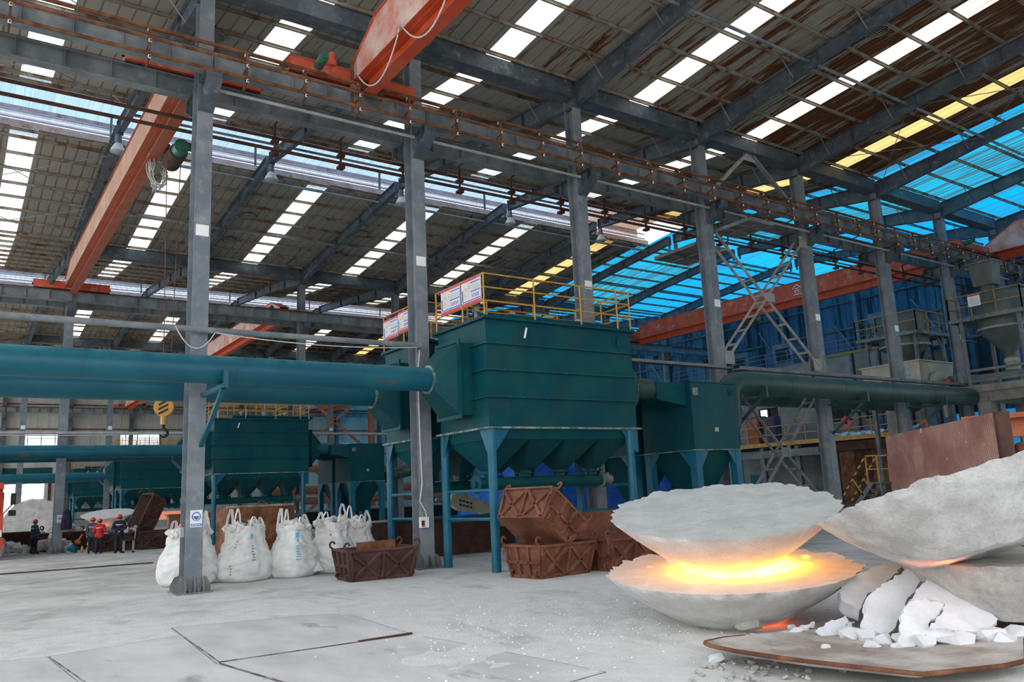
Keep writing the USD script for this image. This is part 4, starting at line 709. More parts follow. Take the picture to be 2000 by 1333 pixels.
tilt = unit((-.80*.085, -.60*.085, 1)); tilt2 = unit((-.80*.215, -.60*.215, 1))
bi = put_ingot('fused_ingot', 'lower bowl shaped white ingot with hot yellow glow and painted pink reflection on top', ingot(1.66, .70, .60, 3, .06, power=.80), BOT, tilt, ('hot_low_bounce', 'hot_side0'))
ui = put_ingot('fused_ingot', 'upper bowl shaped white ingot with smooth pale top, resting on the glowing one', ingot(1.51, .74, .60, 5, .05, power=.86), TOP, tilt2, ('ingot_top', 'hot_up_bounce'))
vd = unit(np.array([10.3, 5, 0])); rt = np.array([vd[1], -vd[0], 0]); r_ = unit(rt*math.cos(.26)+np.array([0, 0, 1])*math.sin(.26)); f_ = unit(vd-np.array([0, 0, .13])); f_ = unit(f_-r_*np.dot(f_, r_)); N3 = np.cross(r_, f_)
C3 = np.array((4.81, -14.82, 1.67))
si = put_ingot('fused_ingot', 'large tilted white ingot at the right edge showing its rough underside', ingot(1.56, .72, .74, 8, .05, rough=.06, power=.80), C3, N3, 'hot_side', r_)
LOW = np.array((5.85, -14.93, 0.))
m = ingot(1.38, .62, 1.0, 11, .04, power=.9); put_ingot('fused_ingot', 'thick white ingot at the lower right carrying the tilted one', m, (LOW[0], LOW[1], .86), (0, 0, 1), 'rock_grey')
# chips of crust on the glowing ingot
rs = np.random.RandomState(5)
def chunk(c, s, seed, flat=.7, sub=2):
    rs_ = np.random.RandomState(seed*7+3); v = rs_.normal(size=(13+5*sub, 3)); v /= np.linalg.norm(v, axis=1)[:, None]; v *= (.72+.5*rs_.rand(len(v)))[:, None]*np.array([1, .8, flat]); m = trimesh.Trimesh(v).convex_hull if 0 else trimesh.convex.convex_hull(v); a = seed*1.7
    return MB().add(np.array(m.vertices)*s@rotz(a).T+np.asarray(c), m.faces)
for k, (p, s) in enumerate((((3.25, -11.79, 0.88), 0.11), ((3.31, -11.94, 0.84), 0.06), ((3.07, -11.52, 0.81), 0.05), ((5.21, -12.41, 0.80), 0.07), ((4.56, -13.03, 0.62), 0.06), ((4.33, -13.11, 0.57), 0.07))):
    solo('crust_chip', chunk(p, s, k+2, .5), 'hot_low_bounce', f'small crust flake lying on the glowing ingot, {["beside the bright gap at left", "just right of the first flake", "nearest its left rim", "on the far right of the glow", "near its right rim", "at the right front rim"][k]}', 'flake', p, 25)
p = np.array((3.61, -12.62, 0.14)); solo('prop_stone', chunk(p, .17, 3, .7), 'rock_grey', 'grey stone wedged under the lower glowing ingot', 'stone', p, 25)
# ------------------------------------------------------------------ broken slabs of crust piled before the right ingots
from scipy.spatial import Delaunay
from shapely.geometry import Polygon, Point
def slab(pts, thick, seed, rough=.02, res=.045, tooth=.018):
    """slab whose upper face has the outline pts (3-D, roughly in a plane), with a broken edge all round"""
    P = np.asarray(pts, float); c = P.mean(0); N = np.linalg.svd(P-c)[2][2]; N = N if N[2] > 0 else -N; Fm = frame(N); Q = (P-c)@Fm; rs = np.random.RandomState(seed); out = []
    for a, b in zip(Q[:, :2], np.roll(Q[:, :2], -1, 0)):
        n = max(int(np.linalg.norm(b-a)/res), 1)
        for k in range(n): out.append(a+(b-a)*k/n+(rs.rand(2)-.5)*2*tooth*(k > 0))
    B = np.array(out); poly = Polygon(B)
    if not poly.is_valid: poly = poly.buffer(0); poly = max(getattr(poly, 'geoms', [poly]), key=lambda g: g.area); B = np.array(poly.exterior.coords)[:-1]
    if poly.exterior.is_ccw is False: B = B[::-1]
    inn = poly.buffer(-res*.7); x0, y0, x1, y1 = poly.bounds; G = np.array([(x, y) for x in np.arange(x0, x1, res*1.3) for y in np.arange(y0, y1, res*1.3)])+(rs.rand(len(np.arange(x0, x1, res*1.3))*len(np.arange(y0, y1, res*1.3)), 2)-.5)*res*.5
    G = np.array([g for g in G if inn.contains(Point(g))]).reshape(-1, 2); A = np.vstack([B, G]); T = Delaunay(A).simplices; cen = A[T].mean(1); T = T[[poly.contains(Point(q)) for q in cen]]
    e1, e2 = A[T[:, 1]]-A[T[:, 0]], A[T[:, 2]]-A[T[:, 0]]; cr = e1[:, 0]*e2[:, 1]-e1[:, 1]*e2[:, 0]; T[cr < 0] = T[cr < 0][:, ::-1]
    nz = lambda q, s: meshkit.fbm(np.c_[q*4, np.full(len(q), seed*1.3+s)], 4, seed)-.5
    top = np.c_[A, nz(A, 0)*rough*2]; nb = len(B); layers = [top]; V = [top]; F = [T]; off = len(top); prev = np.arange(nb); rings = 4
    for k in range(1, rings+1):
        z = -thick*k/rings; q = B+(rs.rand(nb, 2)-.5)*.035+(np.asarray(poly.centroid.coords[0])-B)*.03*k*.3; V.append(np.c_[q, z+(rs.rand(nb)-.5)*thick*.12]); cur = off+np.arange(nb); off += nb; j = (np.arange(nb)+1) % nb
        F += [np.stack([prev, cur, cur[j]], 1), np.stack([prev, cur[j], prev[j]], 1)]; prev = cur
    bot = np.c_[A[nb:], np.full(len(A)-nb, -thick)+nz(A[nb:], 5)*rough*3]; V.append(bot); mp = np.r_[prev, off+np.arange(len(bot))]; F.append(mp[T][:, ::-1])
    return MB().add(np.vstack(V)@Fm.T+c, np.vstack(F))
SL_ = {'A': ([[4.3, -13.47, .5], [4.45, -13.43, .58], [4.74, -13.46, .67], [4.81, -13.48, .68], [5.19, -13.57, .77], [5.39, -13.73, .75], [5.13, -13.73, .65], [4.73, -13.72, .5], [4.55, -13.68, .46], [4.28, -13.74, .32], [4.26, -13.65, .37], [4.22, -13.58, .4]], .20, 'thick pinkish white slab at the left back of the broken pile'),
 'B': ([[4.12, -13.93, .46], [4.23, -13.93, .52], [4.55, -14.0, .64], [4.79, -14.06, .73], [4.95, -14.1, .79], [5.03, -14.19, .76], [5.01, -14.27, .7], [4.74, -14.22, .58], [4.57, -14.22, .49], [4.43, -14.22, .41], [4.29, -14.25, .31], [4.12, -14.26, .2], [3.97, -14.24, .13], [3.83, -14.12, .16], [3.81, -14.02, .22], [3.95, -13.99, .32]], .14, 'long leaning white slab in the middle of the broken pile'),
 'C': ([[4.0, -14.44, .42], [4.17, -14.47, .49], [4.32, -14.53, .49], [4.48, -14.65, .44], [4.34, -14.66, .35], [4.14, -14.63, .27], [4.0, -14.65, .17], [3.85, -14.64, .09], [3.67, -14.64, .0], [3.57, -14.59, .0], [3.63, -14.55, .08], [3.78, -14.52, .19], [3.83, -14.48, .28]], .06, 'tongue shaped white slab standing in front of the broken pile'),
 'D': ([[4.21, -14.41, .49], [4.53, -14.38, .61], [4.83, -14.37, .71], [5.09, -14.43, .75], [5.06, -14.53, .68], [5.18, -14.59, .68], [5.12, -14.74, .57], [5.02, -14.83, .48], [4.91, -14.94, .38], [4.73, -15.06, .26], [4.59, -15.05, .22], [4.38, -14.99, .19], [4.19, -14.85, .22], [4.01, -14.7, .25], [4.33, -14.69, .36], [4.5, -14.64, .44], [4.37, -14.5, .48]], .17, 'broad white slab at the right of the broken pile'),
 'E': ([[3.63, -13.58, .15], [3.79, -13.6, .21], [4.08, -13.67, .27], [4.07, -13.71, .21], [3.93, -13.73, .12], [3.77, -13.74, .03], [3.56, -13.65, .04], [3.64, -13.63, .09]], .03, 'thin white flake standing left of the broken pile'),
 'F': ([[3.39, -13.28, .12], [3.6, -13.3, .15], [3.92, -13.36, .19], [3.8, -13.38, .15], [3.57, -13.36, .11], [3.38, -13.32, .10]], .03, 'long narrow splinter on the rim of the curved steel plate'),
 'G': ([[3.76, -13.79, .11], [4.0, -13.75, .2], [4.11, -13.76, .21], [3.96, -13.79, .14], [3.79, -13.81, .09]], .02, 'narrow pink flake behind the thin standing flake')}
for k, (pts, th, lab) in SL_.items():
    mesh = slab(pts, th, ord(k)); v, f = mesh.arr(); lo = v[:, 2].min()
    solo('crust_slab', mesh, 'rock', lab, 'mineral slab', np.mean(pts, 0), 35)
SM = [(3.83, -13.90, 0.17, 'left end of the heap'), (3.83, -14.08, 0.15, 'under the long leaning slab'), (3.83, -14.26, 0.16, 'below the middle gap'), (3.95, -14.42, 0.15, 'behind the tongue slab'), (3.88, -14.67, 0.17, 'right of the tongue slab'), (4.16, -14.74, 0.22, 'under the broad slab, middle'), (4.23, -14.91, 0.18, 'under the broad slab, right'), (4.58, -15.03, 0.22, 'at the right foot of the heap'), (4.50, -15.22, 0.16, 'near the right picture edge, lower'), (4.81, -15.18, 0.18, 'at the right picture edge'), (3.66, -14.51, 0.08, 'small, left of the tongue tip'), (3.16, -14.01, 0.06, 'alone on the curved plate'), (2.12, -13.40, 0.11, 'half under the tip of the curved plate'), (3.96, -12.99, 0.06, 'behind the curved plate'), (3.53, -14.30, 0.09, 'on the curved plate before the heap')]
for k, (x, y, s, w) in enumerate(SM):
    p = (x, y, max(s*.45, .05)+(0 if k == 12 else .03)); solo('rubble_lump', chunk(p, s, k+11, .62), 'rock', f'white lump of rubble {w}', 'rubble', p, 20)
# curved scrap plate
def curved_plate():
    B = np.array([(2.05, -13.30), (2.5, -13.18), (2.96, -13.20), (3.9, -13.25), (5.0, -13.15), (5.8, -13.6), (5.7, -14.9), (3.62, -15.8), (2.2, -15.6), (1.92, -14.56), (1.86, -13.9), (1.93, -13.5)]); pl = Polygon(B).buffer(.1).buffer(-.1)
    n = 46; g = [(x, y) for x in np.linspace(1.8, 5.9, n) for y in np.linspace(-15.9, -13.0, 34)]; b = [pl.exterior.interpolate(t, True).coords[0] for t in np.linspace(0, 1, 121)[:-1]]; inn = pl.buffer(-.04)
    A = np.array(b+[q for q in g if inn.contains(Point(q))]); T = Delaunay(A).simplices; T = T[[pl.contains(Point(q)) for q in A[T].mean(1)]]; e1, e2 = A[T[:, 1]]-A[T[:, 0]], A[T[:, 2]]-A[T[:, 0]]; cr = e1[:, 0]*e2[:, 1]-e1[:, 1]*e2[:, 0]; T[cr < 0] = T[cr < 0][:, ::-1]
    d = np.array([pl.exterior.distance(Point(q)) for q in A]); L = np.clip((3.3-A[:, 0])/1.5, 0, 1); z = .045+.16*np.exp(-d/.35)*(.35+.65*L); nb = len(b); top = np.c_[A, z+.03]; bot = np.c_[A, z]; N = len(A); i = np.arange(nb); j = (i+1) % nb
    return MB().add(np.vstack([top, bot]), np.vstack([T, T[:, ::-1]+N, np.stack([i, i+N, j+N], 1), np.stack([i, j+N, j], 1)]))
M['dusty_steel'] = pm('dusty_scrap_steel', (.30, .25, .22), (.56, .53, .50), 1.4, rough=.6, c3=(.16, .08, .05), s3=5, lo3=.66, hi3=.72)
v, f = curved_plate().arr(); t = thing('scrap_plate', 'large dished steel plate lying in the powder at the right foreground', 'steel plate', (3.7, -14.4, 0)); part(t, 'plate', MB().add(v, f), 'dusty_steel', 25)
nb = 120; rim = v[:nb]-np.array([0, 0, .015]); part(t, 'burnt_edge', MB().pipe(np.vstack([rim[70:], rim[:12]]), .022, 6), 'rust', True)
# flat steel sheets let into the floor
M['floor_steel'] = pm('worn_floor_steel', (.50, .485, .475), (.70, .69, .69), .9, lo=.3, hi=.62, rough=.6, st=(1.2, .5, 1), c3=(.17, .15, .14), s3=1.7, lo3=.6, hi3=.8, st3=(1.3, .5, 1), bump=.15, bscale=60)
M['edge_dark'] = pm('dark_plate_edge', (.10, .085, .08), (.32, .30, .28), 3., rough=.8)
def sheet(pts, z, label):
    P = np.asarray(pts, float); t = thing('floor_sheet', label, 'steel sheet', (*P.mean(0), z)); part(t, 'plate', MB().ext(P-P.mean(0), (P[:, 0].mean(), P[:, 1].mean(), z), (1, 0, 0), (0, 1, 0), (0, 0, 1), .008), 'floor_steel', False)
    for a, b in zip(P, np.roll(P, -1, 0)): part(t, 'cut_edge', MB().bar((*a, z), (*b, z), .010, .010), 'edge_dark', False)
sheet([(-1.6, -5.55), (.24, -6.0), (.72, -6.3), (.9, -6.9), (.72, -9.18), (-1.82, -9.06)], .016, 'steel floor sheet with a dark raised front edge, near the white sacks')
sheet([(-1.83, -9.09), (.70, -9.21), (.85, -10.3), (1.0, -12.9), (-1.3, -13.2)], .009, 'steel floor sheet in the middle foreground')
sheet([(-6, -6.2), (-3.43, -6.72), (-3.2, -11.5), (-6.5, -11.5)], .008, 'steel floor sheet in the left foreground, outer one'); sheet([(-3.4, -6.74), (-1.66, -6.4), (-1.87, -9.08), (-1.36, -13.0), (-3.1, -11.6)], .008, 'steel floor sheet in the left foreground, inner one')
solo('rust_strip', MB().bar((-.05, -9.15, .022), (.72, -9.20, .03), .05, .02), 'rustdark', 'dark rusty lip along the raised edge of the floor sheet', 'steel strip', (.3, -9.2, .04), False)
solo('floor_strip', MB().bar((-8, 13.0, .02), (1.6, 11.9, .02), .12, .03), 'rustdark', 'thin dark rail lying across the floor at the left', 'rail', (-3, 12.3, 0), False)
# granules of white powder
g = np.random.RandomState(2); n = 1700; m = trimesh.creation.icosphere(0, 1.0); bv = np.array(m.vertices); V = []; F = []; cnt = 0
xy = np.c_[g.normal(2.4, 1.9, n*2), g.normal(-11.0, 2.3, n*2)]; xy = xy[(xy[:, 1] > -15.5) & (xy[:, 0] > -2.5) & (xy[:, 0] < 8)][:n]
hz = hfloor(xy[:, 0], xy[:, 1])
for (x, y), h in zip(xy, hz): s = .004+.016*g.rand()**5; V.append(bv*s*np.array([1, 1, .7])*(1+.3*(g.rand(12, 1)-.5))+[x, y, h+s*.4]); F.append(m.faces+cnt); cnt += 12
solo('powder_granules', MB().add(np.vstack(V), np.vstack(F)), 'rock', 'scattered white granules on the floor around the glowing ingots', 'granules', (2, -11, 0), False, kind='stuff')
mb = MB()
for k in range(60):
    p = (g.uniform(1.6, 3.0), g.uniform(-14.6, -13.4)); p = np.array([p[0]-.35, p[1], .02]); mb.merge(chunk(p, g.uniform(.02, .06), k, .6, 1))
solo('loose_rubble', mb, 'rock_grey', 'loose grey rubble beside the tip of the dished plate', 'rubble', (2, -14, 0), False, kind='stuff')
# ------------------------------------------------------------------ white bulk sacks
M['sack'] = pm('woven_sack', (.66, .66, .64), (.78, .78, .78), 2., rough=.75, c3=(.52, .48, .40), s3=2.2, lo3=.56, hi3=.8, bump=.25, bscale=14., bdist=.03)
M['lump'] = pm('sack_lumps', (.60, .58, .54), (.78, .77, .74), 5., rough=.9, bump=.3, bscale=20)
M['blueprint'] = pm('blue_sack_print', (.10, .42, .66), (.14, .5, .74), 8.); M['darkprint'] = pm('dark_sack_print', (.22, .20, .18), (.35, .32, .30), 9.)
def sack(x, y, r, h, seed, label, face=-2.18, prints=()):
    t = thing('bulk_sack', label, 'bulk bag', (x, y, 0)); nz, na = 46, 96; zz = np.linspace(0, 1, nz); a = np.arange(na)*2*PI/na; rg = np.random.RandomState(seed)
    prof = r*(.80+.26*np.sin(np.clip(zz*1.15+.16, 0, 1)*PI)**.8-.10*zz); prof = prof*np.where(zz < .06, .9+1.6*zz, 1)
    def surf(z01, ang):
        ang = np.asarray(ang); z01 = np.asarray(z01); p = np.interp(z01, zz, prof); q = 1+.07*np.cos(4*(ang-face-.3)); b = np.stack([np.cos(ang)*1.0, np.sin(ang), z01*h*1.6], -1)
        fold = .085*(meshkit.fbm(np.stack([np.cos(ang)*1.6, np.sin(ang)*1.6, z01*6.5], -1)+seed*4, 4, seed)-.5)+.05*(np.abs(meshkit.noise(np.stack([np.cos(ang)*2.2, np.sin(ang)*2.2, z01*9+np.sin(ang*2+seed)*1.0], -1)+seed, seed+3)-.5)*-2+.5)
        rr = p*q+fold*np.clip(z01*8, .2, 1)*1.15; zoff = h*z01+.03*(meshkit.noise(np.stack([np.cos(ang)*1.5, np.sin(ang)*1.5, np.full_like(ang, seed*1.)], -1), seed)-.5)*(z01 > .9)
        return np.stack([x+rr*np.cos(ang), y+rr*np.sin(ang), zoff], -1)
    Z, A = np.meshgrid(zz, a, indexing='ij'); V = surf(Z.ravel(), A.ravel()); i, j = np.meshgrid(np.arange(nz-1), np.arange(na), indexing='ij'); i = i.ravel(); j = j.ravel(); j2 = (j+1) % na; m = MB(); F = np.stack([i*na+j, i*na+j2, (i+1)*na+j2, (i+1)*na+j], 1)
    V = np.vstack([V, [[x, y, 0.005]]]); c = nz*na; F3 = np.vstack([F[:, [0, 1, 2]], F[:, [0, 2, 3]], np.stack([np.arange(na), np.full(na, c), (np.arange(na)+1) % na], 1)[:, ::1]]); part(t, 'body', m.add(V, F3), 'sack', 50)
    fl = MB()
    for k in range(26):
        rr = r*.78*math.sqrt(rg.rand()); an = rg.rand()*2*PI; fl.merge(chunk((x+rr*math.cos(an), y+rr*math.sin(an), h*.93+.20*(1-rr/r)+rg.uniform(-.05, .04)), rg.uniform(.08, .17), k+seed, .8, 1))
    part(t, 'filling', fl, 'lump', 25, kind='stuff')
    for k in range(4):
        an = face+PI/4+k*PI/2+rg.uniform(-.15, .15); w = rg.uniform(.18, .30); hgt = rg.uniform(.30, .62); p0 = surf(.9, an-w*1.3); p1 = surf(.9, an+w*1.3); q = []
        for u in np.linspace(0, 1, 15): b = p0*(1-u)+p1*u; s = math.sin(PI*u)**.6; ce = np.array([x, y, b[2]]); b = b+(ce-b)*(.12*s)+np.array([rg.uniform(-.01, .01), 0, hgt*s]); q.append(b)
        qa = np.array(q); mm = MB(); d = np.array([math.cos(an), math.sin(an), 0])*.035
        for u in range(14): mm.bar(qa[u], qa[u+1]+(qa[u+1]-qa[u])*.05, .065, .008, unit(np.cross(qa[u+1]-qa[u], d)+1e-6))
        part(t, 'lifting_loop', mm, 'sack', False)
    for (a0, a1, z0, z1, mt) in prints:
        na_, nz_ = 6, 6; ZZ, AA = np.meshgrid(np.linspace(z0, z1, nz_), face+np.linspace(a0, a1, na_), indexing='ij'); v = surf(ZZ.ravel(), AA.ravel()); v[:, :2] += (v[:, :2]-[x, y])*.012; I, J = np.meshgrid(np.arange(nz_-1), np.arange(na_-1), indexing='ij'); I = I.ravel(); J = J.ravel()
        part(t, 'printed_mark', MB().add(v, np.stack([I*na_+J, I*na_+J+1, (I+1)*na_+J+1, (I+1)*na_+J], 1)), mt, True)
    return t
def lines(a0, z0, n, m, w=.14, dz=.05): return [(a0+.01*(k % 3), a0+w-.03*(k % 2), z0+dz*k, z0+dz*k+.022, m) for k in range(n)]
sack(.42, 2.0, .64, 1.32, 1, 'white bulk sack partly hidden by the first near column', prints=[(.5, .56, .6, .64, 'darkprint')])
sack(1.70, 1.62, .61, 1.34, 2, 'white bulk sack with one tall loop, second from the left', prints=[(.62, .74, .76, .86, 'blueprint')]+lines(.6, .38, 6, 'darkprint')+lines(-.3, .14, 4, 'darkprint', .1)+lines(-.2, .62, 3, 'darkprint', .12))
sack(2.90, 1.42, .555, 1.30, 3, 'white bulk sack with blue printing, third from the left', prints=[(.36, .56, .76, .86, 'blueprint'), (.46, .56, .68, .74, 'blueprint')]+lines(.36, .34, 6, 'blueprint', .2))
sack(4.04, 1.60, .545, 1.30, 4, 'white bulk sack with a red tag, fourth from the left', prints=[(.05, .17, .74, .78, 'ink_red')])
sack(5.02, 2.25, .54, 1.22, 6, 'white bulk sack behind the dark bin, tall loop on top')
solo('paper_scrap', MB().ext([(0, 0), (.3, .02), (.18, .24)], (3.15, .72, .12), (1, .1, 0), (0, .3, 1), (0, -1, .3), .01), 'sack', 'white triangular scrap leaning at the foot of the third sack', 'scrap', (3.2, .7, .1), False)
# ------------------------------------------------------------------ riveted steel skips
M['skip'] = pm('skip_rust', (.12, .040, .022), (.21, .078, .042), 2.2, rough=.8, c3=(.30, .15, .10), s3=3., lo3=.6, hi3=.8, bump=.2, up=(.34, .20, .14), upw=.7)  # paler upward tone paints a highlight on the braces
M['skip_dark'] = pm('skip_dark_rust', (.055, .024, .018), (.095, .042, .032), 2.2, rough=.8, c3=(.18, .10, .075), s3=3., lo3=.62, hi3=.8, up=(.34, .25, .19), upw=.6)
def skip(label, m, group=None):
    """tapering open steel bin; long sides braced with X bars, ends gridded, hooks at the corners"""
    t = thing('steel_skip', label, 'skip bin', (0, 0, 0), group=group); Lb, Lt, Wb, Wt, h = 1.46, 1.64, .92, 1.28, .70; th = .018
    B = [(-Lb/2, -Wb/2, .03), (Lb/2, -Wb/2, .03), (Lb/2, Wb/2, .03), (-Lb/2, Wb/2, .03)]; T = [(-Lt/2, -Wt/2, h), (Lt/2, -Wt/2, h), (Lt/2, Wt/2, h), (-Lt/2, Wt/2, h)]; B = np.array(B); T = np.array(T)
    part(t, 'floor_pan', MB().span((-Lb/2, -Wb/2, .015), (Lb/2, Wb/2, .045)), m, False)
    for i, nm in ((0, 'side_panel'), (1, 'end_panel'), (2, 'side_panel'), (3, 'end_panel')):
        j = (i+1) % 4; cb = (B[i]+B[j])/2; nrm = unit(np.cross(B[j]-B[i], T[i]-B[i])); inn = -nrm*th
        pn = part(t, nm, MB().hex([B[i], B[j], B[j]+inn, B[i]+inn], [T[i], T[j], T[j]+inn, T[i]+inn]), m, False)
        def P(u, v): return (B[i]*(1-u)+B[j]*u)*(1-v)+(T[i]*(1-u)+T[j]*u)*v+nrm*.02
        if i % 2 == 0: br = [((.02, .03), (.47, .93)), ((.02, .93), (.47, .03)), ((.53, .03), (.98, .93)), ((.53, .93), (.98, .03)), ((.5, 0), (.5, 1)), ((.015, 0), (.015, 1)), ((.985, 0), (.985, 1)), ((0, .02), (1, .02))]
        else: br = [((.02, 0), (.02, 1)), ((.35, 0), (.35, 1)), ((.66, 0), (.66, 1)), ((.98, 0), (.98, 1)), ((0, .48), (1, .48)), ((0, .02), (1, .02))]
        for p, q in br: part(pn, 'brace', MB().bar(P(*p), P(*q), .065, .075, nrm), m, False)
        part(t, 'rim', MB().bar(T[i]+nrm*.02, T[j]+nrm*.02, .07, .05), m, False)
    for s in (-1, 1):
        for y in (-1, 1):
            for z, b in ((h, T), (.06, B)):
                k = [q for q in range(4) if np.sign(b[q][0]) == s and np.sign(b[q][1]) == y][0]; p = b[k]+np.array([s*.03, -y*.06, 0]); up = 1 if z > .3 else -1
                arc = [(p[0]+s*(.02+.06*math.sin(a)), p[1], p[2]+(.02+.075*(1-math.cos(a))+.02)*(1 if up > 0 else .7)) for a in np.linspace(0, 1.45*PI, 10)]
                part(t, 'hook', MB().pipe([(p[0], p[1], p[2]-.14 if up > 0 else p[2])]+arc, .026, 6), m, True)
    for s in (-1, 1): part(t, 'corner_plate', MB().span((s*Lt/2-.02, -Wt/2-.03, h-.2), (s*Lt/2+.03, -Wt/2+.12, h-.02)).span((s*Lt/2-.02, Wt/2-.12, h-.2), (s*Lt/2+.03, Wt/2+.03, h-.02)), m, False)
    return t
def place(p, loc, R): p.GetAttribute('xformOp:translate').Set(Gf.Vec3d(*loc)); UsdGeom.Xformable(p).AddTransformOp(opSuffix='turn').Set(mat4(R))
def mat4(R, t=(0, 0, 0)): R = np.asarray(R, float).T.tolist(); return Gf.Matrix4d(*R[0], 0, *R[1], 0, *R[2], 0, *map(float, t), 1)
s1 = skip('rusty brown braced skip standing under the tipped one', 'skip'); place(s1, (6.72, -4.55, 0), rotz(.10))
def sk(R, loc, label, src=None): return dup(src or s1, loc, 0, label, M4=mat4(R, loc))
Rt = np.stack([(0.10, -.99, 0), (.76, .077, -.645), (.64, .065, .765)], 1); Rt = np.linalg.qr(Rt)[0]*np.sign(np.diag(np.linalg.qr(Rt)[1]))
sk(Rt, np.array((6.25, -4.55, .98)), 'rusty brown braced skip tipped on its side on top of another')
sk(rotz(.06), (8.62, -4.70, 0), 'rusty brown skip right of the stacked pair, partly behind the glowing ingot')
sd = skip('dark brown braced skip beside the second near column', 'skip_dark'); place(sd, (3.98, -1.15, 0), rotz(-.10))
solo('skip_lining', MB().bar((3.75, -.62, .72), (4.75, -.72, .74), .03, .22), 'rust', 'orange rusted plate standing inside the dark brown skip', 'plate', (4.2, -.65, .7), False)
# big brown plates behind
t = thing('barrier_plate', 'brown steel barrier plate behind the stacked skips', 'steel plate', (9.6, -3.3, 0)); part(t, 'plate', MB().ext([(-1.9, 0), (2.2, 0), (1.5, .55), (.75, 1.30), (-1.9, 1.25)], (9.75, -3.3, .02), (1, 0, 0), (0, 0, 1), (0, 1, 0), .05), 'skip', False); part(t, 'foot', MB().span((8.0, -3.6, 0), (8.1, -3.0, .06)).span((11.2, -3.6, 0), (11.3, -3.0, .06)), 'skip', False)
t = thing('barrier_wall', 'long low dark brown steel barrier under the collectors with a pale top edge', 'barrier', (7.6, 3.2, 0)); part(t, 'panel', MB().span((4.9, 3.2, 0), (10.6, 3.26, 1.16)), 'skip_dark', False); part(t, 'top_rail', MB().span((4.9, 3.17, 1.16), (10.6, 3.29, 1.22)), 'grey', False)
for x in (6.0, 7.9, 9.8): part(t, 'upright', MB().span((x-.04, 3.26, 0), (x+.04, 3.34, 1.16)), 'skip_dark', False)
t = thing('rusty_container', 'tall orange rusted open container behind the white sacks', 'container', (2.9, 4.2, 0)); part(t, 'front_panel', MB().span((1.98, 4.2, .02), (3.86, 4.24, 1.82)), 'rust', False); part(t, 'rim', MB().span((1.95, 4.16, 1.80), (3.9, 4.28, 1.86)), 'purlin', False)
for x in (2.45, 2.92, 3.4): part(t, 'stiffener', MB().span((x-.025, 4.17, .02), (x+.025, 4.2, 1.8)), 'rust', False)
part(t, 'stiffener', MB().span((1.98, 4.17, 1.2), (3.86, 4.2, 1.26)), 'rust', False); part(t, 'side_panel', MB().span((1.98, 4.24, .02), (2.02, 5.4, 1.82)), 'rust', False); part(t, 'side_panel', MB().span((3.82, 4.24, .02), (3.86, 5.4, 1.82)), 'rust', False); part(t, 'lifting_eye', MB().pipe([(2.82, 4.2, 1.86), (2.86, 4.2, 1.95), (2.95, 4.2, 1.98), (3.03, 4.2, 1.94), (3.06, 4.2, 1.86)], .02, 6), 'rust', True)
# switch box and notices on the columns
t = thing('switch_box', 'small white switch box with dark window on the second near column', 'electrical box', (5.82, -.3, 1.2)); part(t, 'case', MB().span((5.70, -.34, 1.06), (5.95, -.255, 1.34)), 'white', False); part(t, 'window_plate', MB().span((5.73, -.346, 1.12), (5.82, -.34, 1.25)), 'rustdark', False); part(t, 'red_label', MB().span((5.73, -.346, 1.08), (5.83, -.34, 1.11)), 'ink_red', False)
t = thing('switch_box', 'narrow grey box with red button on the first near column', 'electrical box', (-.22, -.05, 1.35)); part(t, 'case', MB().span((-.27, -.14, 1.22), (-.19, -.02, 1.44)), 'grey', False); part(t, 'red_button', MB().tube((-.24, -.08, 1.44), (-.24, -.08, 1.5), .03, 10), 'ink_red', 30)
def mask_sign(x, y, z, w, label):
    h = w*1.45; t = thing('mask_notice', label, 'safety sign', (x, y, z)); part(t, 'panel', MB().span((x-w/2, y-.006, z-h/2), (x+w/2, y+.006, z+h/2)), 'white', False)
    c = np.array((x, y-.009, z+h*.12)); R = w*.38; U = lambda r, a0, a1, n=24: [(r*math.cos(a), r*math.sin(a)) for a in np.linspace(a0, a1, n)]
    ring = U(R, 0, 2*PI, 40)[:-1]; part(t, 'blue_disc', MB().ext(ring, c, (1, 0, 0), (0, 0, 1), (0, 1, 0), .004), 'ink_blue2' if 'ink_blue2' in M else 'ink_blue', False)
    part(t, 'face_print', MB().ext(U(R*.78, .1, PI-.1), c-(0, .004, 0), (1, 0, 0), (0, 0, 1), (0, 1, 0), .004), 'white', False); part(t, 'mask_print', MB().ext([(-R*.62, 0), (R*.62, 0), (R*.42, -R*.5), (0, -R*.72), (-R*.42, -R*.5)], c-(0, .005, 0), (1, 0, 0), (0, 0, 1), (0, 1, 0), .004), 'ink_blue', False)
    part(t, 'mask_edge', MB().ext([(-R*.8, -.02*R), (-R*.62, -.02*R), (-R*.42, -R*.5), (0, -R*.75), (R*.42, -R*.5), (R*.62, -.02*R), (R*.8, -.02*R), (R*.55, -R*.62), (0, -R*.92), (-R*.55, -R*.62)], c-(0, .006, 0), (1, 0, 0), (0, 0, 1), (0, 1, 0), .004), 'white', False)
    part(t, 'text_band', MB().span((x-w*.45, y-.01, z-h*.44), (x+w*.45, y-.006, z-h*.30)), 'ink_blue', False)
    for k in range(8): part(t, 'letter_print', MB().span((x-w*.38+w*.098*k, y-.013, z-h*.41), (x-w*.38+w*.098*k+w*.06, y-.01, z-h*.33)), 'white', False)
    return t
mask_sign(.03, -.262, 1.62, .26, 'blue and white mask notice on the first near column'); mask_sign(.06, W-.262, 1.62, .26, 'small blue and white mask notice on the middle row column near the workers')
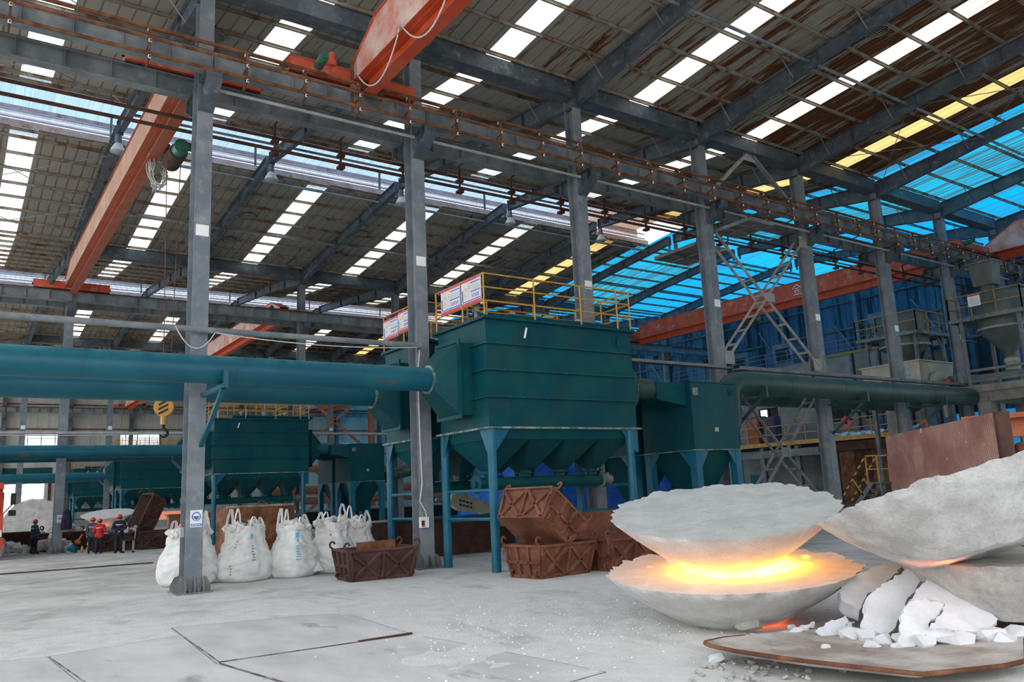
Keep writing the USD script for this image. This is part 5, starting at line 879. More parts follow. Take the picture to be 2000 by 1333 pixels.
t = thing('warning_notice', 'small yellow triangle warning notice on the middle row column behind the sacks', 'safety sign', (12.1, W-.26, 1.7)); part(t, 'panel', MB().span((11.98, W-.268, 1.5), (12.26, W-.256, 1.95)), 'ink_yellow', False); part(t, 'triangle_print', MB().ext([(-.1, 0), (.1, 0), (0, .17)], (12.12, W-.272, 1.7), (1, 0, 0), (0, 0, 1), (0, 1, 0), .006), 'black', False); part(t, 'white_strip', MB().span((11.99, W-.272, 1.52), (12.25, W-.266, 1.64)), 'white', False)
# ------------------------------------------------------------------ lattice bracing between the fourth and fifth near columns
def ladder_bar(t, p, q, off, w=.09, rungs=7, m='girder'):
    """two parallel bars from p to q, kept off apart along y, joined by rungs"""
    p = np.asarray(p, float); q = np.asarray(q, float); o = np.array([0, off, 0]); a = unit(q-p)
    for s in (-1, 1): part(t, 'chord', MB().bar(p+s*o, q+s*o, w, .06, np.cross(a, (0, 1, 0))), m, False)
    for k in range(1, rungs): c = p+(q-p)*k/rungs; part(t, 'rung', MB().bar(c-o, c+o, .07, .05, a), m, False)
x3, x4 = XC[3]+.3, XC[4]-.3
M['lattice'] = pm('lattice_paint', (.28, .27, .25), (.40, .38, .35), 2., rough=.6, c3=(.18, .11, .07), s3=4, lo3=.6, hi3=.75)
t = thing('lattice_brace', 'upper X-shaped lattice bracing like crossed ladders between two grey columns', 'bracing', (21.5, 0, 8.8))
ladder_bar(t, (x3, 0, 6.35), (x4, 0, 11.75), .24, rungs=9, m='lattice'); ladder_bar(t, (x3, 0, 11.2), (x4, 0, 6.35), .24, rungs=9, m='lattice')
part(t, 'centre_gusset', MB().box((21.5, -.28, 8.95), (.6, .016, .34)), 'lattice', False); part(t, 'foot_gusset', MB().box((x3+.1, -.26, 6.4), (.5, .016, .5)), 'lattice', False); part(t, 'foot_gusset', MB().box((x4-.1, -.26, 6.4), (.5, .016, .5)), 'lattice', False); part(t, 'head_gusset', MB().box((x4-.15, -.27, 11.6), (.5, .016, .5)), 'lattice', False)
t = thing('lattice_brace', 'lower X-shaped lattice bracing half hidden behind the dark duct and the ingot', 'bracing', (21.5, 0, 3)); ladder_bar(t, (x3, 0, 5.5), (x4, 0, .3), .24, rungs=8, m='steel2'); ladder_bar(t, (x3, 0, .3), (x4, 0, 5.5), .24, rungs=8, m='steel2'); part(t, 'centre_gusset', MB().box((21.5, -.28, 2.9), (.55, .016, .36)), 'steel2', False)
t = thing('knee_brace', 'inverted V brace under the valley gutter above the lattice', 'bracing', (21.4, -.1, 13.9)); part(t, 'strut', MB().bar((21.2, -.1, 14.95), (XC[3]+.3, -.1, 12.8), .16, .12), 'lattice', False); part(t, 'strut', MB().bar((21.6, -.1, 14.95), (XC[4]-.25, -.1, 12.9), .16, .12), 'steel2', False); part(t, 'apex_plate', MB().box((21.4, -.1, 14.85), (.7, .02, .3)), 'lattice', False)
M['platewood'] = pm('platform_plate', (.15, .12, .085), (.24, .20, .15), 1.5, rough=.7)
def hung(x0, x1, y0, y1, z, label):
    t = thing('hanging_platform', label, 'platform', ((x0+x1)/2, (y0+y1)/2, z)); part(t, 'deck', MB().span((x0, y0, z), (x1, y1, z+.03)), 'platewood', False)
    for a, b in (((x0, y0), (x1, y0)), ((x1, y0), (x1, y1)), ((x1, y1), (x0, y1)), ((x0, y1), (x0, y0))): part(t, 'edge_angle', MB().bar((*a, z+.02), (*b, z+.02), .06, .13), 'steel2', False)
    for u in (.33, .66): part(t, 'joist', MB().bar((x0, y0+(y1-y0)*u, z-.03), (x1, y0+(y1-y0)*u, z-.03), .07, .06), 'steel2', False)
    part(t, 'joist', MB().bar(((x0+x1)/2, y0, z-.03), ((x0+x1)/2, y1, z-.03), .07, .06), 'steel2', False)
    part(t, 'hanger', MB().bar((x0+.1, y0, z+.05), (x0+.1, y0+(.9 if y0 < 0 else -.2), z+1.1), .06, .04), 'rust', False); part(t, 'hanger', MB().bar((x1-.1, y0, z+.05), (x1-.1, y0+(.9 if y0 < 0 else -.2), z+1.1), .06, .04), 'rust', False); return t
hung(18.72, 20.1, -1.8, -.12, 11.25, 'brown hanging platform under the runway on the viewer side of the lattice'); hung(19.1, 21.1, 1.15, 3.4, 11.2, 'brown hanging platform behind the fourth near column')
# ------------------------------------------------------------------ hoppers on railed platforms
M['hopper'] = pm('hopper_grey_green', (.10, .115, .10), (.15, .165, .145), 1.2, rough=.5, up=(.3, .3, .27), upw=.8); M['concrete'] = pm('rough_concrete', (.22, .20, .175), (.31, .285, .25), 2., rough=.9, bump=.3, bscale=14); M['cream'] = pm('cream_paint', (.42, .40, .30), (.50, .48, .37), 2., rough=.5, c3=(.25, .2, .13), s3=3, lo3=.6, hi3=.75)
M['dull_rail'] = pm('dull_yellow_rail', (.34, .18, .05), (.40, .24, .09), 4., rough=.6)
def rail_run(t, pts, z, h=1.05, step=1.2, m='dull_rail', mids=(.5, 1.0), toe=False):
    for p, q in zip(pts[:-1], pts[1:]):
        p = np.array([*p, z], float); q = np.array([*q, z], float); n = max(int(round(np.linalg.norm(q-p)/step)), 1)
        for k in range(n+1): c = p+(q-p)*k/n; part(t, 'rail_post', MB().bar(c, c+[0, 0, h], .045, .045, (1, 0, 0)), m, False)
        for u in mids: part(t, 'guard_rail', MB().bar(p+[0, 0, h*u], q+[0, 0, h*u], .045, .045), m, False)
        if toe: part(t, 'toe_board', MB().bar(p+[0, 0, .07], q+[0, 0, .07], .02, .14), m, False)
def hopper(x0, x1, y0, y1, z, r, cx, cy, zc, label, plab, zfoot, top=True):
    t = thing('railed_platform', plab, 'platform', ((x0+x1)/2, (y0+y1)/2, z)); part(t, 'deck', MB().span((x0, y0, z-.06), (x1, cy-r-.0, z)).span((x0, cy+r, z-.06), (x1, y1, z)).span((x0, cy-r, z-.06), (cx-r, cy+r, z)).span((cx+r, cy-r, z-.06), (x1, cy+r, z)), 'steel2', False)
    for a, b in (((x0, y0), (x1, y0)), ((x1, y0), (x1, y1)), ((x1, y1), (x0, y1)), ((x0, y1), (x0, y0))): part(t, 'edge_channel', MB().bar((*a, z-.09), (*b, z-.09), .08, .18), 'steel2', False)
    rail_run(t, [(x0, y1), (x0, y0), (x1, y0), (x1, y1), (x0, y1)], z)
    for x in (x0+.35, x1-.35):
        for y in (y0+.35, y1-.35):
            part(t, 'post', MB().tube((x, y, zfoot), (x, y, z-.1), .1, 10), 'steel2', 30); part(t, 'knee', MB().bar((x, y, z-.9), (x+(.5 if x < cx else -.5), y, z-.15), .09, .09), 'steel2', False)
    h = thing('cone_hopper', label, 'hopper', (cx, cy, zc)); part(h, 'body', MB().lathe([(r-.02, z+1.15), (r, z+1.1), (r, z-.55)], 32, (cx, cy, 0)), 'hopper', 40); part(h, 'cone', MB().lathe([(r, z-.55), (.22, zc+.25), (.22, zc)], 32, (cx, cy, 0)), 'hopper', 40); part(h, 'rim_band', MB().lathe([(r+.03, z-.5), (r+.05, z-.55), (r+.03, z-.6)], 32, (cx, cy, 0)), 'grey', 30)
    part(h, 'lid', MB().lathe([(r+.02, z+1.15), (r*.6, z+1.28), (0, z+1.32)], 32, (cx, cy, 0)), 'hopper', 40)
    for a in (3.6, 4.4, 5.4): part(h, 'support_lug', MB().box((cx+r*math.cos(a), cy+r*math.sin(a), z+.1), (.3, .3, .12), a), 'hopper', False)
    if top:
        b = part(h, 'top_box', MB().hex([(cx-.62, cy+.0, z+1.6), (cx+.1, cy+.0, z+1.6), (cx+.1, cy+.9, z+1.6), (cx-.62, cy+.9, z+1.6)], [(cx-.72, cy-.1, z+2.7), (cx+.2, cy-.1, z+2.7), (cx+.2, cy+1., z+2.7), (cx-.72, cy+1., z+2.7)]), 'hopper', False); part(b, 'cap_plate', MB().span((cx-.8, cy-.18, z+2.7), (cx+.28, cy+1.08, z+2.76)), 'steel2', False); part(b, 'neck', MB().tube((cx-.25, cy+.45, z+1.25), (cx-.25, cy+.45, z+1.62), .3, 14), 'hopper', 30)
    return t, h
p1, h1 = hopper(35.75, 39.2, 1.55, 4.95, 9.15, 1.25, 37.4, 3.2, 7.5, 'grey green cone hopper on the platform behind the sixth near column', 'railed platform behind the sixth near column', 3.0, top=False)
p2, h2 = hopper(34.45, 38.0, -4.0, -.75, 9.0, 1.22, 36.25, -2.45, 7.0, 'large grey green cone hopper with a square box on top, at the right edge', 'yellow railed platform round the large cone hopper at the right edge', 5.75)
part(h2, 'outlet_sleeve', MB().lathe([(.20, 7.05), (.30, 7.0), (.33, 6.85), (.26, 6.75), (.33, 6.62), (.30, 6.45), (.2, 6.4)], 18, (36.25, -2.45, 0)), 'cream', 40)
t = thing('paper_notice', 'small white notice hung on the railing of the large hopper platform', 'safety sign', (34.4, -1.9, 9.7)); part(t, 'sheet', MB().span((34.38, -2.3, 9.45), (34.4, -1.75, 10.0)), 'white', False); part(t, 'red_line', MB().span((34.372, -2.3, 9.93), (34.38, -1.75, 9.99)), 'ink_red', False); 
for k in range(4): part(t, 'text_print', MB().span((34.374, -2.22, 9.55+.08*k), (34.38, -1.85, 9.57+.08*k)), 'grey', False)
solo('screw_feeder', MB().tube((35.2, -.9, 6.15), (36.6, -4.6, 6.3), .17, 14).tube((35.15, -.7, 6.13), (35.2, -.9, 6.15), .24, 14), 'steel2', 'slanting tube feeder under the large cone hopper', 'feeder', (36, -2.5, 6.2), 30)
solo('chain', MB().pipe([(35.6, -1.35, 8.2), (35.55, -1.3, 7.4), (35.55, -1.25, 6.4)], .02, 5), 'black', 'thin chain hanging beside the large cone hopper', 'chain', (35.6, -1.3, 7.3), True)
t = thing('concrete_frame', 'concrete frame carrying the large cone hopper at the right', 'concrete frame', (36, -3, 0)); part(t, 'slab', MB().span((33.9, -4.9, 5.4), (38.6, .1, 5.72)), 'concrete', False)
for x in (34.3, 38.1):
    for y in (-4.4, -1.95): part(t, 'pillar', MB().span((x-.28, y-.28, 0), (x+.28, y+.28, 4.95)), 'concrete', False)
    part(t, 'beam', MB().span((x-.24, -4.68, 4.95), (x+.24, -1.67, 5.4)), 'concrete', False)
for y in (-4.4, -1.95): part(t, 'beam', MB().span((34.0, y-.22, 4.95), (38.4, y+.22, 5.4)), 'concrete', False)
t = thing('cross_beams', 'grey steel rails between the posts under the large cone hopper', 'steel frame', (36, -2.4, 6.2))
for z in (6.0, 6.5): part(t, 'rail', MB().bar((34.8, -3.65, z), (34.8, -1.1, z), .1, .12), 'steel2', False); part(t, 'rail', MB().bar((34.8, -3.65, z), (37.65, -3.65, z), .1, .12), 'steel2', False)
# cream tank, motor and frames under the first hopper
t = thing('cream_tank', 'cream coloured tank with blue lettering under the hopper platform', 'tank', (37.2, 3.2, 5.6)); part(t, 'shell', MB().hex([(35.7, 1.7, 5.7), (38.9, 1.7, 5.7), (38.9, 4.7, 5.7), (35.7, 4.7, 5.7)], [(35.6, 1.6, 7.5), (39.0, 1.6, 7.5), (39.0, 4.8, 7.5), (35.6, 4.8, 7.5)]), 'cream', False); part(t, 'lid', MB().span((35.5, 1.5, 7.5), (39.1, 4.9, 7.58)), 'cream', False)
for r_ in range(3):
    for k in range(5): part(t, 'letter_print', MB().span((35.6, 2.95-.17*k-.10, 7.1-.3*r_), (35.64, 2.95-.17*k, 7.22-.3*r_)), 'blueprint', False)
part(t, 'leg', MB().span((35.8, 1.8, 0), (36.0, 2.0, 5.7)), 'steel2', False); part(t, 'leg', MB().span((38.6, 1.8, 0), (38.8, 2.0, 5.7)), 'steel2', False); part(t, 'leg', MB().span((35.8, 4.4, 0), (36.0, 4.6, 5.7)), 'steel2', False)
t = thing('motor_stand', 'cream stand with a motor and a round fan casing under the hopper platform', 'machine', (37.5, .6, 5.3)); part(t, 'table', MB().span((36.7, -.1, 5.95), (38.9, 1.3, 6.05)), 'cream', False)
for x in (36.8, 38.8):
    for y in (0, 1.2): part(t, 'leg', MB().bar((x, y, 4.6), (x, y, 5.95), .14, .14, (1, 0, 0)), 'cream', False)
part(t, 'motor', MB().tube((37.1, .9, 6.4), (38.5, .3, 6.45), .28, 16), 'hopper', 30); part(t, 'coupling', MB().tube((36.7, 1.05, 6.38), (37.1, .9, 6.4), .16, 12), 'red_side', 30); part(t, 'fan_casing', MB().tube((36.9, 1.35, 6.5), (36.9, 1.6, 6.5), .5, 20), 'cream', 30)
# ------------------------------------------------------------------ control room, mezzanine walkways and furnace
M['room'] = pm('room_wall_white', (.20, .20, .185), (.27, .27, .25), .8, rough=.7); M['walk'] = pm('walkway_grey_blue', (.12, .16, .20), (.19, .23, .26), 2., rough=.6)
t = thing('control_room', 'grey white control room wall with windows behind the furnace platform', 'building', (44, 13, 0)); part(t, 'front_wall', MB().span((43.0, 6.6, 0), (43.15, 15.9, 9.6)).span((43.0, 17.5, 0), (43.15, 19.5, 9.6)).span((43.0, 15.9, 0), (43.15, 17.5, 4.6)).span((43.0, 15.9, 6.9), (43.15, 17.5, 9.6)), 'room', False); part(t, 'end_wall', MB().span((43.0, 19.4, 0), (48.6, 19.55, 9.6)), 'room', False); part(t, 'side_wall', MB().span((43.0, 6.5, 0), (48.6, 6.65, 9.6)), 'room', False)
f = part(t, 'window_frame', MB().span((42.96, 15.9, 4.6), (43.2, 15.98, 6.9)).span((42.96, 17.42, 4.6), (43.2, 17.5, 6.9)).span((42.96, 15.9, 4.6), (43.2, 17.5, 4.68)).span((42.96, 15.9, 6.82), (43.2, 17.5, 6.9)).span((42.96, 16.62, 4.6), (43.2, 16.76, 6.9)), 'rustdark', False)
M['day'] = mat('daylit_pane', {'t': ('translucent_bsdf', {'color': (.8, .85, .9)}), 'e': ('emission', {'color': (.85, .92, 1.), 'strength': .55}), 'a': ('add_closure', {})}, [('t.BSDF', 'a.closure1'), ('e.emission', 'a.closure2')], surface='a.closure')
part(f, 'pane', MB().span((43.08, 16.76, 4.68), (43.1, 17.42, 6.82)), 'day', False); part(f, 'pane', MB().span((43.08, 15.98, 4.68), (43.1, 16.62, 6.82)), 'wallblue', False)
for y in (11.0, 8.6): part(t, 'window', MB().span((42.95, y-.7, 5.4), (43.0, y+.7, 7.2)), 'black', False); part(t, 'window_rim', MB().span((42.93, y-.78, 5.32), (42.96, y+.78, 5.4)).span((42.93, y-.78, 7.2), (42.96, y+.78, 7.28)), 'grey', False)
part(t, 'blue_door', MB().span((42.95, 17.9, .1), (43.0, 18.8, 2.3)), 'steel_blue', False)
t = thing('mezzanine_walkway', 'high grey blue walkway with railing in front of the blue end wall', 'walkway', (45.5, 15, 10)); part(t, 'deck', MB().span((44.6, 4.5, 9.85), (48.5, 27, 9.95)), 'walk', False); part(t, 'edge_beam', MB().span((44.5, 4.5, 9.5), (44.65, 27, 9.95)), 'walk', False); part(t, 'toe_board', MB().span((44.45, 4.5, 9.95), (44.5, 14, 10.12)), 'dull_rail', False); rail_run(t, [(44.55, 27), (44.55, 4.5)], 9.95, step=1.8, m='walk', mids=(.35, .7, 1.0))
for y in (6, 9, 12): part(t, 'knee', MB().bar((44.6, y, 9.4), (43.2, y, 7.6), .22, .22), 'black', False)
for k, (y, z) in enumerate(((18.8, 11.4), (10.5, 12.2), (23.0, 11.3))):
    q = thing('vent_box', f'dark square ventilation box on the blue end wall, {["above the crossing walkway", "right of the lattice", "farthest left"][k]}', 'vent', (49, y, z)); part(q, 'case', MB().hex([(48.4, y-.8, z-.9), (49.68, y-.8, z-.9), (49.68, y+.8, z-.9), (48.4, y+.8, z-.9)], [(48.2, y-.95, z+.9), (49.68, y-.95, z+.9), (49.68, y+.95, z+.9), (48.2, y+.95, z+.9)]), 'walk', False); part(q, 'grille', MB().span((48.2, y-.6, z-.5), (48.3, y+.6, z+.5)), 'black', False)
t = thing('furnace_platform', 'yellow edged furnace platform with railing and rusty skirt', 'platform', (40, 10, 4)); part(t, 'deck', MB().span((38, 3.2, 3.95), (42.9, 19.0, 4.1)), 'rustdark', False); part(t, 'toe_board', MB().span((37.95, 3.2, 3.95), (38.0, 19, 4.2)), 'yellow', False); rail_run(t, [(38, 3.2), (38, 19)], 4.1, h=1.1, step=1.5, m='yellow')
for k, y in enumerate(np.arange(3.4, 9.2, 1.0)): part(t, 'skirt_plate', MB().span((38.1, y, .35), (38.16, y+.96, 3.3+.25*(k % 2))), 'rustdark' if k % 2 else 'rust', False)
for y in (9.4, 11.2, 13.8, 16.4): part(t, 'post', MB().ibeam((38.4, y, .0), (38.4, y, 3.9), .3, .3, .02, .02, (1, 0, 0)), 'steel2', False)
part(t, 'main_beam', MB().span((37.9, 9.0, 3.25), (38.1, 18.0, 3.7)), 'steel2', False); part(t, 'fringe_beam', MB().span((37.7, 2.5, 3.35), (37.9, 9.4, 3.85)), 'rustdark', False)
for y in (15.6, 16.3): part(t, 'bolt_hole', MB().tube((37.88, y, 3.48), (37.9, y, 3.48), .12, 10), 'black', 30)
mb = MB(); g3 = np.random.RandomState(12)
for k in range(60): mb.merge(chunk((38.6+g3.rand()*1.6, 3.4+6.4*g3.rand(), 4.2+.18*g3.rand()), g3.uniform(.2, .45), k, .55, 1))
solo('powder_drift', mb, 'rock', 'bluish white powder drift heaped on the furnace platform', 'powder heap', (39.3, 6.5, 4.1), 40, kind='stuff')
def diamond(x, y, z, s, label):
    t = thing('hazard_diamond', label, 'safety sign', (x, y, z)); part(t, 'panel', MB().ext([(-s, 0), (0, -s), (s, 0), (0, s)], (x, y, z), (0, -1, 0), (0, 0, 1), (1, 0, 0), .02), 'ink_red', False); part(t, 'flame_print', MB().ext([(-.3*s, -.2*s), (.3*s, -.2*s), (.25*s, .15*s), (.05*s, .05*s), (0, .35*s), (-.1*s, .08*s), (-.28*s, .18*s)], (x-.016, y, z), (0, -1, 0), (0, 0, 1), (1, 0, 0), .012), 'black', False)
diamond(37.9, 7.55, 4.95, .42, 'red diamond hazard sign on the furnace railing left of the sixth column'); diamond(37.9, 15.7, 4.75, .42, 'red diamond hazard sign just right of the teal cooler box')
t = thing('cabinet', 'orange brown cabinet on the furnace platform beside the lattice', 'cabinet', (38.9, 14.5, 4.1)); part(t, 'case', MB().span((38.5, 14.1, 4.1), (39.3, 15.1, 6.0)), 'rust', False); part(t, 'door', MB().span((38.46, 14.2, 4.2), (38.5, 15.0, 5.9)), 'orange', False)
solo('cabinet', MB().span((38.6, 13.0, 4.1), (39.3, 13.9, 5.9)).span((38.56, 13.08, 4.2), (38.6, 13.82, 5.8)), pm('violet_grey_paint', (.06, .045, .08), (.10, .08, .12), 2.), 'dark violet cabinet on the furnace platform behind the lattice', 'cabinet', (38.9, 13.4, 4.1), False)
t = thing('electrode_gear', 'blue grey clamp machinery with pipes above the furnace platform', 'machine', (40, 7.6, 5.5)); M['bluemach'] = pm('blue_grey_machine', (.06, .12, .20), (.16, .22, .28), 3., rough=.5)
for k, (y, z, s) in enumerate(((8.6, 6.2, .5), (7.8, 6.0, .6), (7.0, 6.25, .5), (6.3, 6.0, .45))): part(t, 'clamp_block', MB().box((39.8, y, z), (.8, s, s*1.2), .2*k), 'bluemach', False)
part(t, 'mast', MB().tube((39.8, 6.6, 4.1), (39.8, 6.6, 6.0), .3, 14).tube((39.8, 6.6, 5.5), (39.8, 6.6, 5.8), .5, 14), 'bluemach', 30); part(t, 'mast', MB().tube((39.9, 5.4, 4.1), (39.9, 5.4, 8.2), .22, 14), 'bluemach', 30); part(t, 'pipe', MB().pipe([(39.8, 9.0, 6.4), (39.8, 8.0, 6.7), (39.9, 6.8, 6.6), (39.9, 5.4, 7.0)], .12, 8), 'bluemach', True)
for k, y in enumerate((9.2, 7.4, 5.8, 4.2)): q = thing('hanger_rod_pair', f'dark vertical pipe pair under the mezzanine, {ORD[k]} from the left', 'pipe', (42, y, 7)); [part(q, 'pipe', MB().tube((42+.3*s, y+.25*s, 4.1), (42+.3*s, y+.25*s, 9.5), .09, 8), 'bluemach' if s > 0 else 'rustdark', 30) for s in (-1, 1)]
for k, (x, y) in enumerate(((34.5, 2.6), (38.9, -.3), (41.5, 1.4))): solo('concrete_pillar', MB().span((x-.3, y-.3, 0), (x+.3, y+.3, 6.6)), 'concrete', f'rough concrete pillar behind the dark duct, {ORD[k]} from the left', 'pillar', (x, y, 0), False)
# striped stairs
M['stripe'] = mat('yellow_black_stripe', {'g': ('geometry', {}), 's': ('separate_xyz', {}), 'm': ('math', {'math_type': 'multiply', 'value2': 3.4}), 'f': ('math', {'math_type': 'fraction'}), 'c': ('math', {'math_type': 'greater_than', 'value2': .5}), 'x': ('mix_color', {'a': (.02, .02, .02), 'b': (.60, .26, .02)}), 'p': ('principled_bsdf', {'roughness': .5})}, [('g.position', 's.vector'), ('s.z', 'm.value1'), ('m.value', 'f.value1'), ('f.value', 'c.value1'), ('c.value', 'x.fac'), ('x.result', 'p.base_color')])
t = thing('striped_stairs', 'small steel stairs with yellow and black striped handrails', 'stairs', (30, 2, 0))
for x in (29.5, 30.4):
    part(t, 'handrail', MB().bar((x, 2.95, .75), (x, 1.45, 2.75), .07, .07), 'stripe', False); part(t, 'handrail', MB().bar((x, 1.45, 2.75), (x, .9, 2.75), .06, .06), 'yellow', False); part(t, 'stringer', MB().bar((x, 2.6, .05), (x, 1.3, 1.55), .05, .2), 'steel2', False)
    for y, z in ((1.45, 2.75), (.9, 2.75)): part(t, 'rail_post', MB().bar((x, y, 1.5), (x, y, z), .06, .06, (1, 0, 0)), 'yellow', False)
    part(t, 'rail_strut', MB().bar((x, 2.2, 1.75), (x, 1.75, 1.0), .05, .05), 'yellow', False); part(t, 'guard_rail', MB().bar((x, 1.45, 2.15), (x, .9, 2.15), .05, .05), 'yellow', False)
for k in range(6): part(t, 'tread', MB().box((29.95, 2.45-.21*k, .25+.25*k), (.86, .24, .03)), 'steel2', False)
part(t, 'landing', MB().span((29.45, .8, 1.52), (30.45, 1.35, 1.58)), 'steel2', False); part(t, 'landing_leg', MB().span((29.5, .85, 0), (29.56, .91, 1.52)).span((30.36, .85, 0), (30.42, .91, 1.52)), 'steel2', False)
# ------------------------------------------------------------------ chequer plate lid, orange trough and bits behind the tilted ingot
M['chequer'] = mat('chequer_plate', {'g': ('geometry', {}), 'n': ('noise_texture', {'scale': 1.2, 'detail': 6., 'roughness': .6}), 'r': ('rgb_ramp', {'ramp': [(0, (.24, .10, .075)), (.42, (.34, .15, .12)), (.6, (.48, .26, .22)), (1, (.50, .29, .25))]}),
    'n3': ('noise_texture', {'scale': 5., 'detail': 6.}), 'r3': ('map_range', {'from_min': .68, 'from_max': .72, 'clamp': True}), 'x': ('mix_color', {'b': (.7, .62, .55)}), 't': ('texture_coordinate', {}), 'm': ('mapping', {'scale': (1, 1, 1)}), 'rt': ('mapping', {'rotation': (0, 0, PI/4)}), 'v': ('wave_texture', {'wave_type': 'bands', 'bands_direction': 'x', 'scale': 5., 'profile': 'sine'}), 'v2': ('wave_texture', {'wave_type': 'bands', 'bands_direction': 'y', 'scale': 9., 'profile': 'sine'}),
    'mm': ('math', {'math_type': 'multiply'}), 'b': ('bump', {'strength': .9, 'distance': .02}), 'cm': ('mix_color', {'b': (.09, .04, .03)}), 'cf': ('map_range', {'from_min': .45, 'from_max': .75, 'to_min': 0., 'to_max': .45, 'clamp': True}), 'p': ('principled_bsdf', {'roughness': .6})},
    [('g.position', 'n.vector'), ('n.fac', 'r.fac'), ('g.position', 'n3.vector'), ('n3.fac', 'r3.value'), ('r.color', 'x.a'), ('r3.result', 'x.fac'), ('t.object', 'rt.vector'), ('rt.vector', 'v.vector'), ('rt.vector', 'v2.vector'), ('v.fac', 'mm.value1'), ('v2.fac', 'mm.value2'), ('mm.value', 'b.height'), ('b.normal', 'p.normal'), ('mm.value', 'cf.value'), ('x.result', 'cm.a'), ('cf.result', 'cm.fac'), ('cm.result', 'p.base_color')])
A, B = np.array([13.1, -9.2]), np.array([8.45, -13.72]); L = np.linalg.norm(B-A); ang = math.atan2(*(B-A)[::-1])
t = thing('chequer_lid', 'large reddish brown chequer plate lid standing upright behind the tilted ingot', 'steel plate', (*A, 0), ang)
mb = MB(); nu, nv = 40, 18; U, Vv = np.meshgrid(np.linspace(0, L, nu), np.linspace(0, 2.74, nv), indexing='ij'); bump_ = .05*(meshkit.fbm(np.stack([U*.9, Vv*.9, U*0], -1), 3, 4)-.5); v = np.stack([U, Vv, bump_], -1).reshape(-1, 3); i, j = np.meshgrid(np.arange(nu-1), np.arange(nv-1), indexing='ij'); a = (i*nv+j).ravel(); F = np.stack([a, a+nv, a+nv+1, a+1], 1)
pl = part(t, 'face_plate', mb.add(v, F), 'chequer', True, local=True); UsdGeom.Xformable(pl).AddTransformOp().Set(mat4(np.array([[1, 0, 0], [0, 0, -1], [0, 1, 0]])))
part(t, 'edge_frame', MB().span((0, .02, 0), (L, .16, 2.72)).span((L-.02, -.03, 0), (L+.1, .16, 2.74)), 'skip_dark', False, local=True); part(t, 'seam_strip', MB().span((L*.5-.01, -.04, 0), (L*.5+.01, -.02, 1.6)), 'skip_dark', False, local=True)
part(t, 'lifting_ring', MB().pipe([(L*.42+.13*math.cos(a), .08, 2.74+.15*math.sin(a)) for a in np.linspace(0, PI, 10)], .035, 8), 'rust', True, local=True)
t = thing('orange_trough', 'orange steel trough behind the chequer plate at the right edge', 'trough', (16.5, -12.2, 2.8)); a0, a1 = np.array([15.6, -9.8, 0]), np.array([16.6, -14.5, 0])
M['orange_hot'] = pm('orange_red_steel', (.42, .10, .03), (.52, .15, .06), 2., rough=.5, up=(.6, .3, .18), upw=.7)
part(t, 'upper_flange', MB().bar(a0+[0, 0, 3.1], a1+[0, 0, 3.1], .5, .12), 'orange_hot', False); part(t, 'web', MB().bar(a0+[.1, 0, 2.9], a1+[.1, 0, 2.9], .1, .4), 'orange_hot', False); part(t, 'lower_flange', MB().bar(a0+[0, 0, 2.68], a1+[0, 0, 2.68], .5, .16), 'orange_hot', False)
for u in (.3, .8): p = a0+(a1-a0)*u; part(t, 'support', MB().span((p[0]-.2, p[1]-.2, 0), (p[0]+.2, p[1]+.2, 2.6)), 'concrete', False)
t = thing('powdered_bench', 'low steel bench covered with white powder behind the chequer plate', 'bench', (12.8, -13.6, 0)); part(t, 'top', MB().span((11.6, -16.0, 1.9), (13.4, -11.8, 1.98)), 'steel2', False); part(t, 'powder_cover', MB().span((11.65, -15.9, 1.98), (13.3, -12.0, 2.05)), 'rock', False)
for x in (11.7, 13.3):
    for y in (-15.8, -12.0): part(t, 'leg', MB().span((x-.05, y-.05, 0), (x+.05, y+.05, 1.9)), 'steel2', False)
solo('cut_pipe', MB().pipe([(11.7, -12.6, 2.2), (12.6, -13.0, 2.2)], .15, 16), 'rust', 'short rusty cut pipe lying on the powdered bench', 'pipe', (12, -12.8, 2.2), True)
# ------------------------------------------------------------------ things seen under and between the collectors
M['tarp'] = pm('blue_tarpaulin', (.0, .06, .34), (.01, .10, .46), 2.5, rough=.5, bump=.4, bscale=6)
def mound(x0, x1, y0, y1, h, seed, n=26):
    X, Y = np.meshgrid(np.linspace(x0, x1, n), np.linspace(y0, y1, n), indexing='ij'); u = np.minimum(np.minimum((X-x0)/(x1-x0), (x1-X)/(x1-x0))*5, np.minimum((Y-y0)/(y1-y0), (y1-Y)/(y1-y0))*5).clip(0, 1); Z = h*np.sqrt(u)*(.8+.4*meshkit.fbm(np.stack([X*.9, Y*.9, X*0+seed], -1), 3, seed)); a = (np.arange(n-1)[:, None]*n+np.arange(n-1)).ravel()
    return MB().add(np.stack([X, Y, Z], -1).reshape(-1, 3), np.stack([a, a+n, a+n+1, a+1], 1))
solo('tarpaulin_stack', mound(15, 27, 9.5, 14, 3.4, 2), 'tarp', 'big stack under bright blue tarpaulin seen between the hopper funnels', 'covered stack', (21, 11, 0), 40)
t = thing('loader_boom', 'cream white digger boom with black lettering seen behind the collector legs', 'machine arm', (10.8, 5.2, 1.5)); u_ = unit((1.5, 0, -.42)); w_ = np.array([0, 1, 0]); v_ = np.cross(u_, w_)*-1
part(t, 'boom', MB().ext([(-.15, -.12), (.2, -.3), (1.9, -.16), (2.0, .1), (.3, .30), (-.1, .2)], (9.85, 5.0, 1.72), u_, v_, w_, .3), 'cream', False)
for k in range(4): part(t, 'letter_print', MB().ext([(0, 0), (.1, 0), (.1, .05), (0, .05)], (10.05+.14*k, 4.84, 1.72-.04*k), u_, v_, w_, .01), 'black', False); part(t, 'letter_print', MB().ext([(0, 0), (.1, 0), (.1, .05), (0, .05)], (10.05+.14*k, 4.84, 1.58-.04*k), u_, v_, w_, .01), 'black', False)
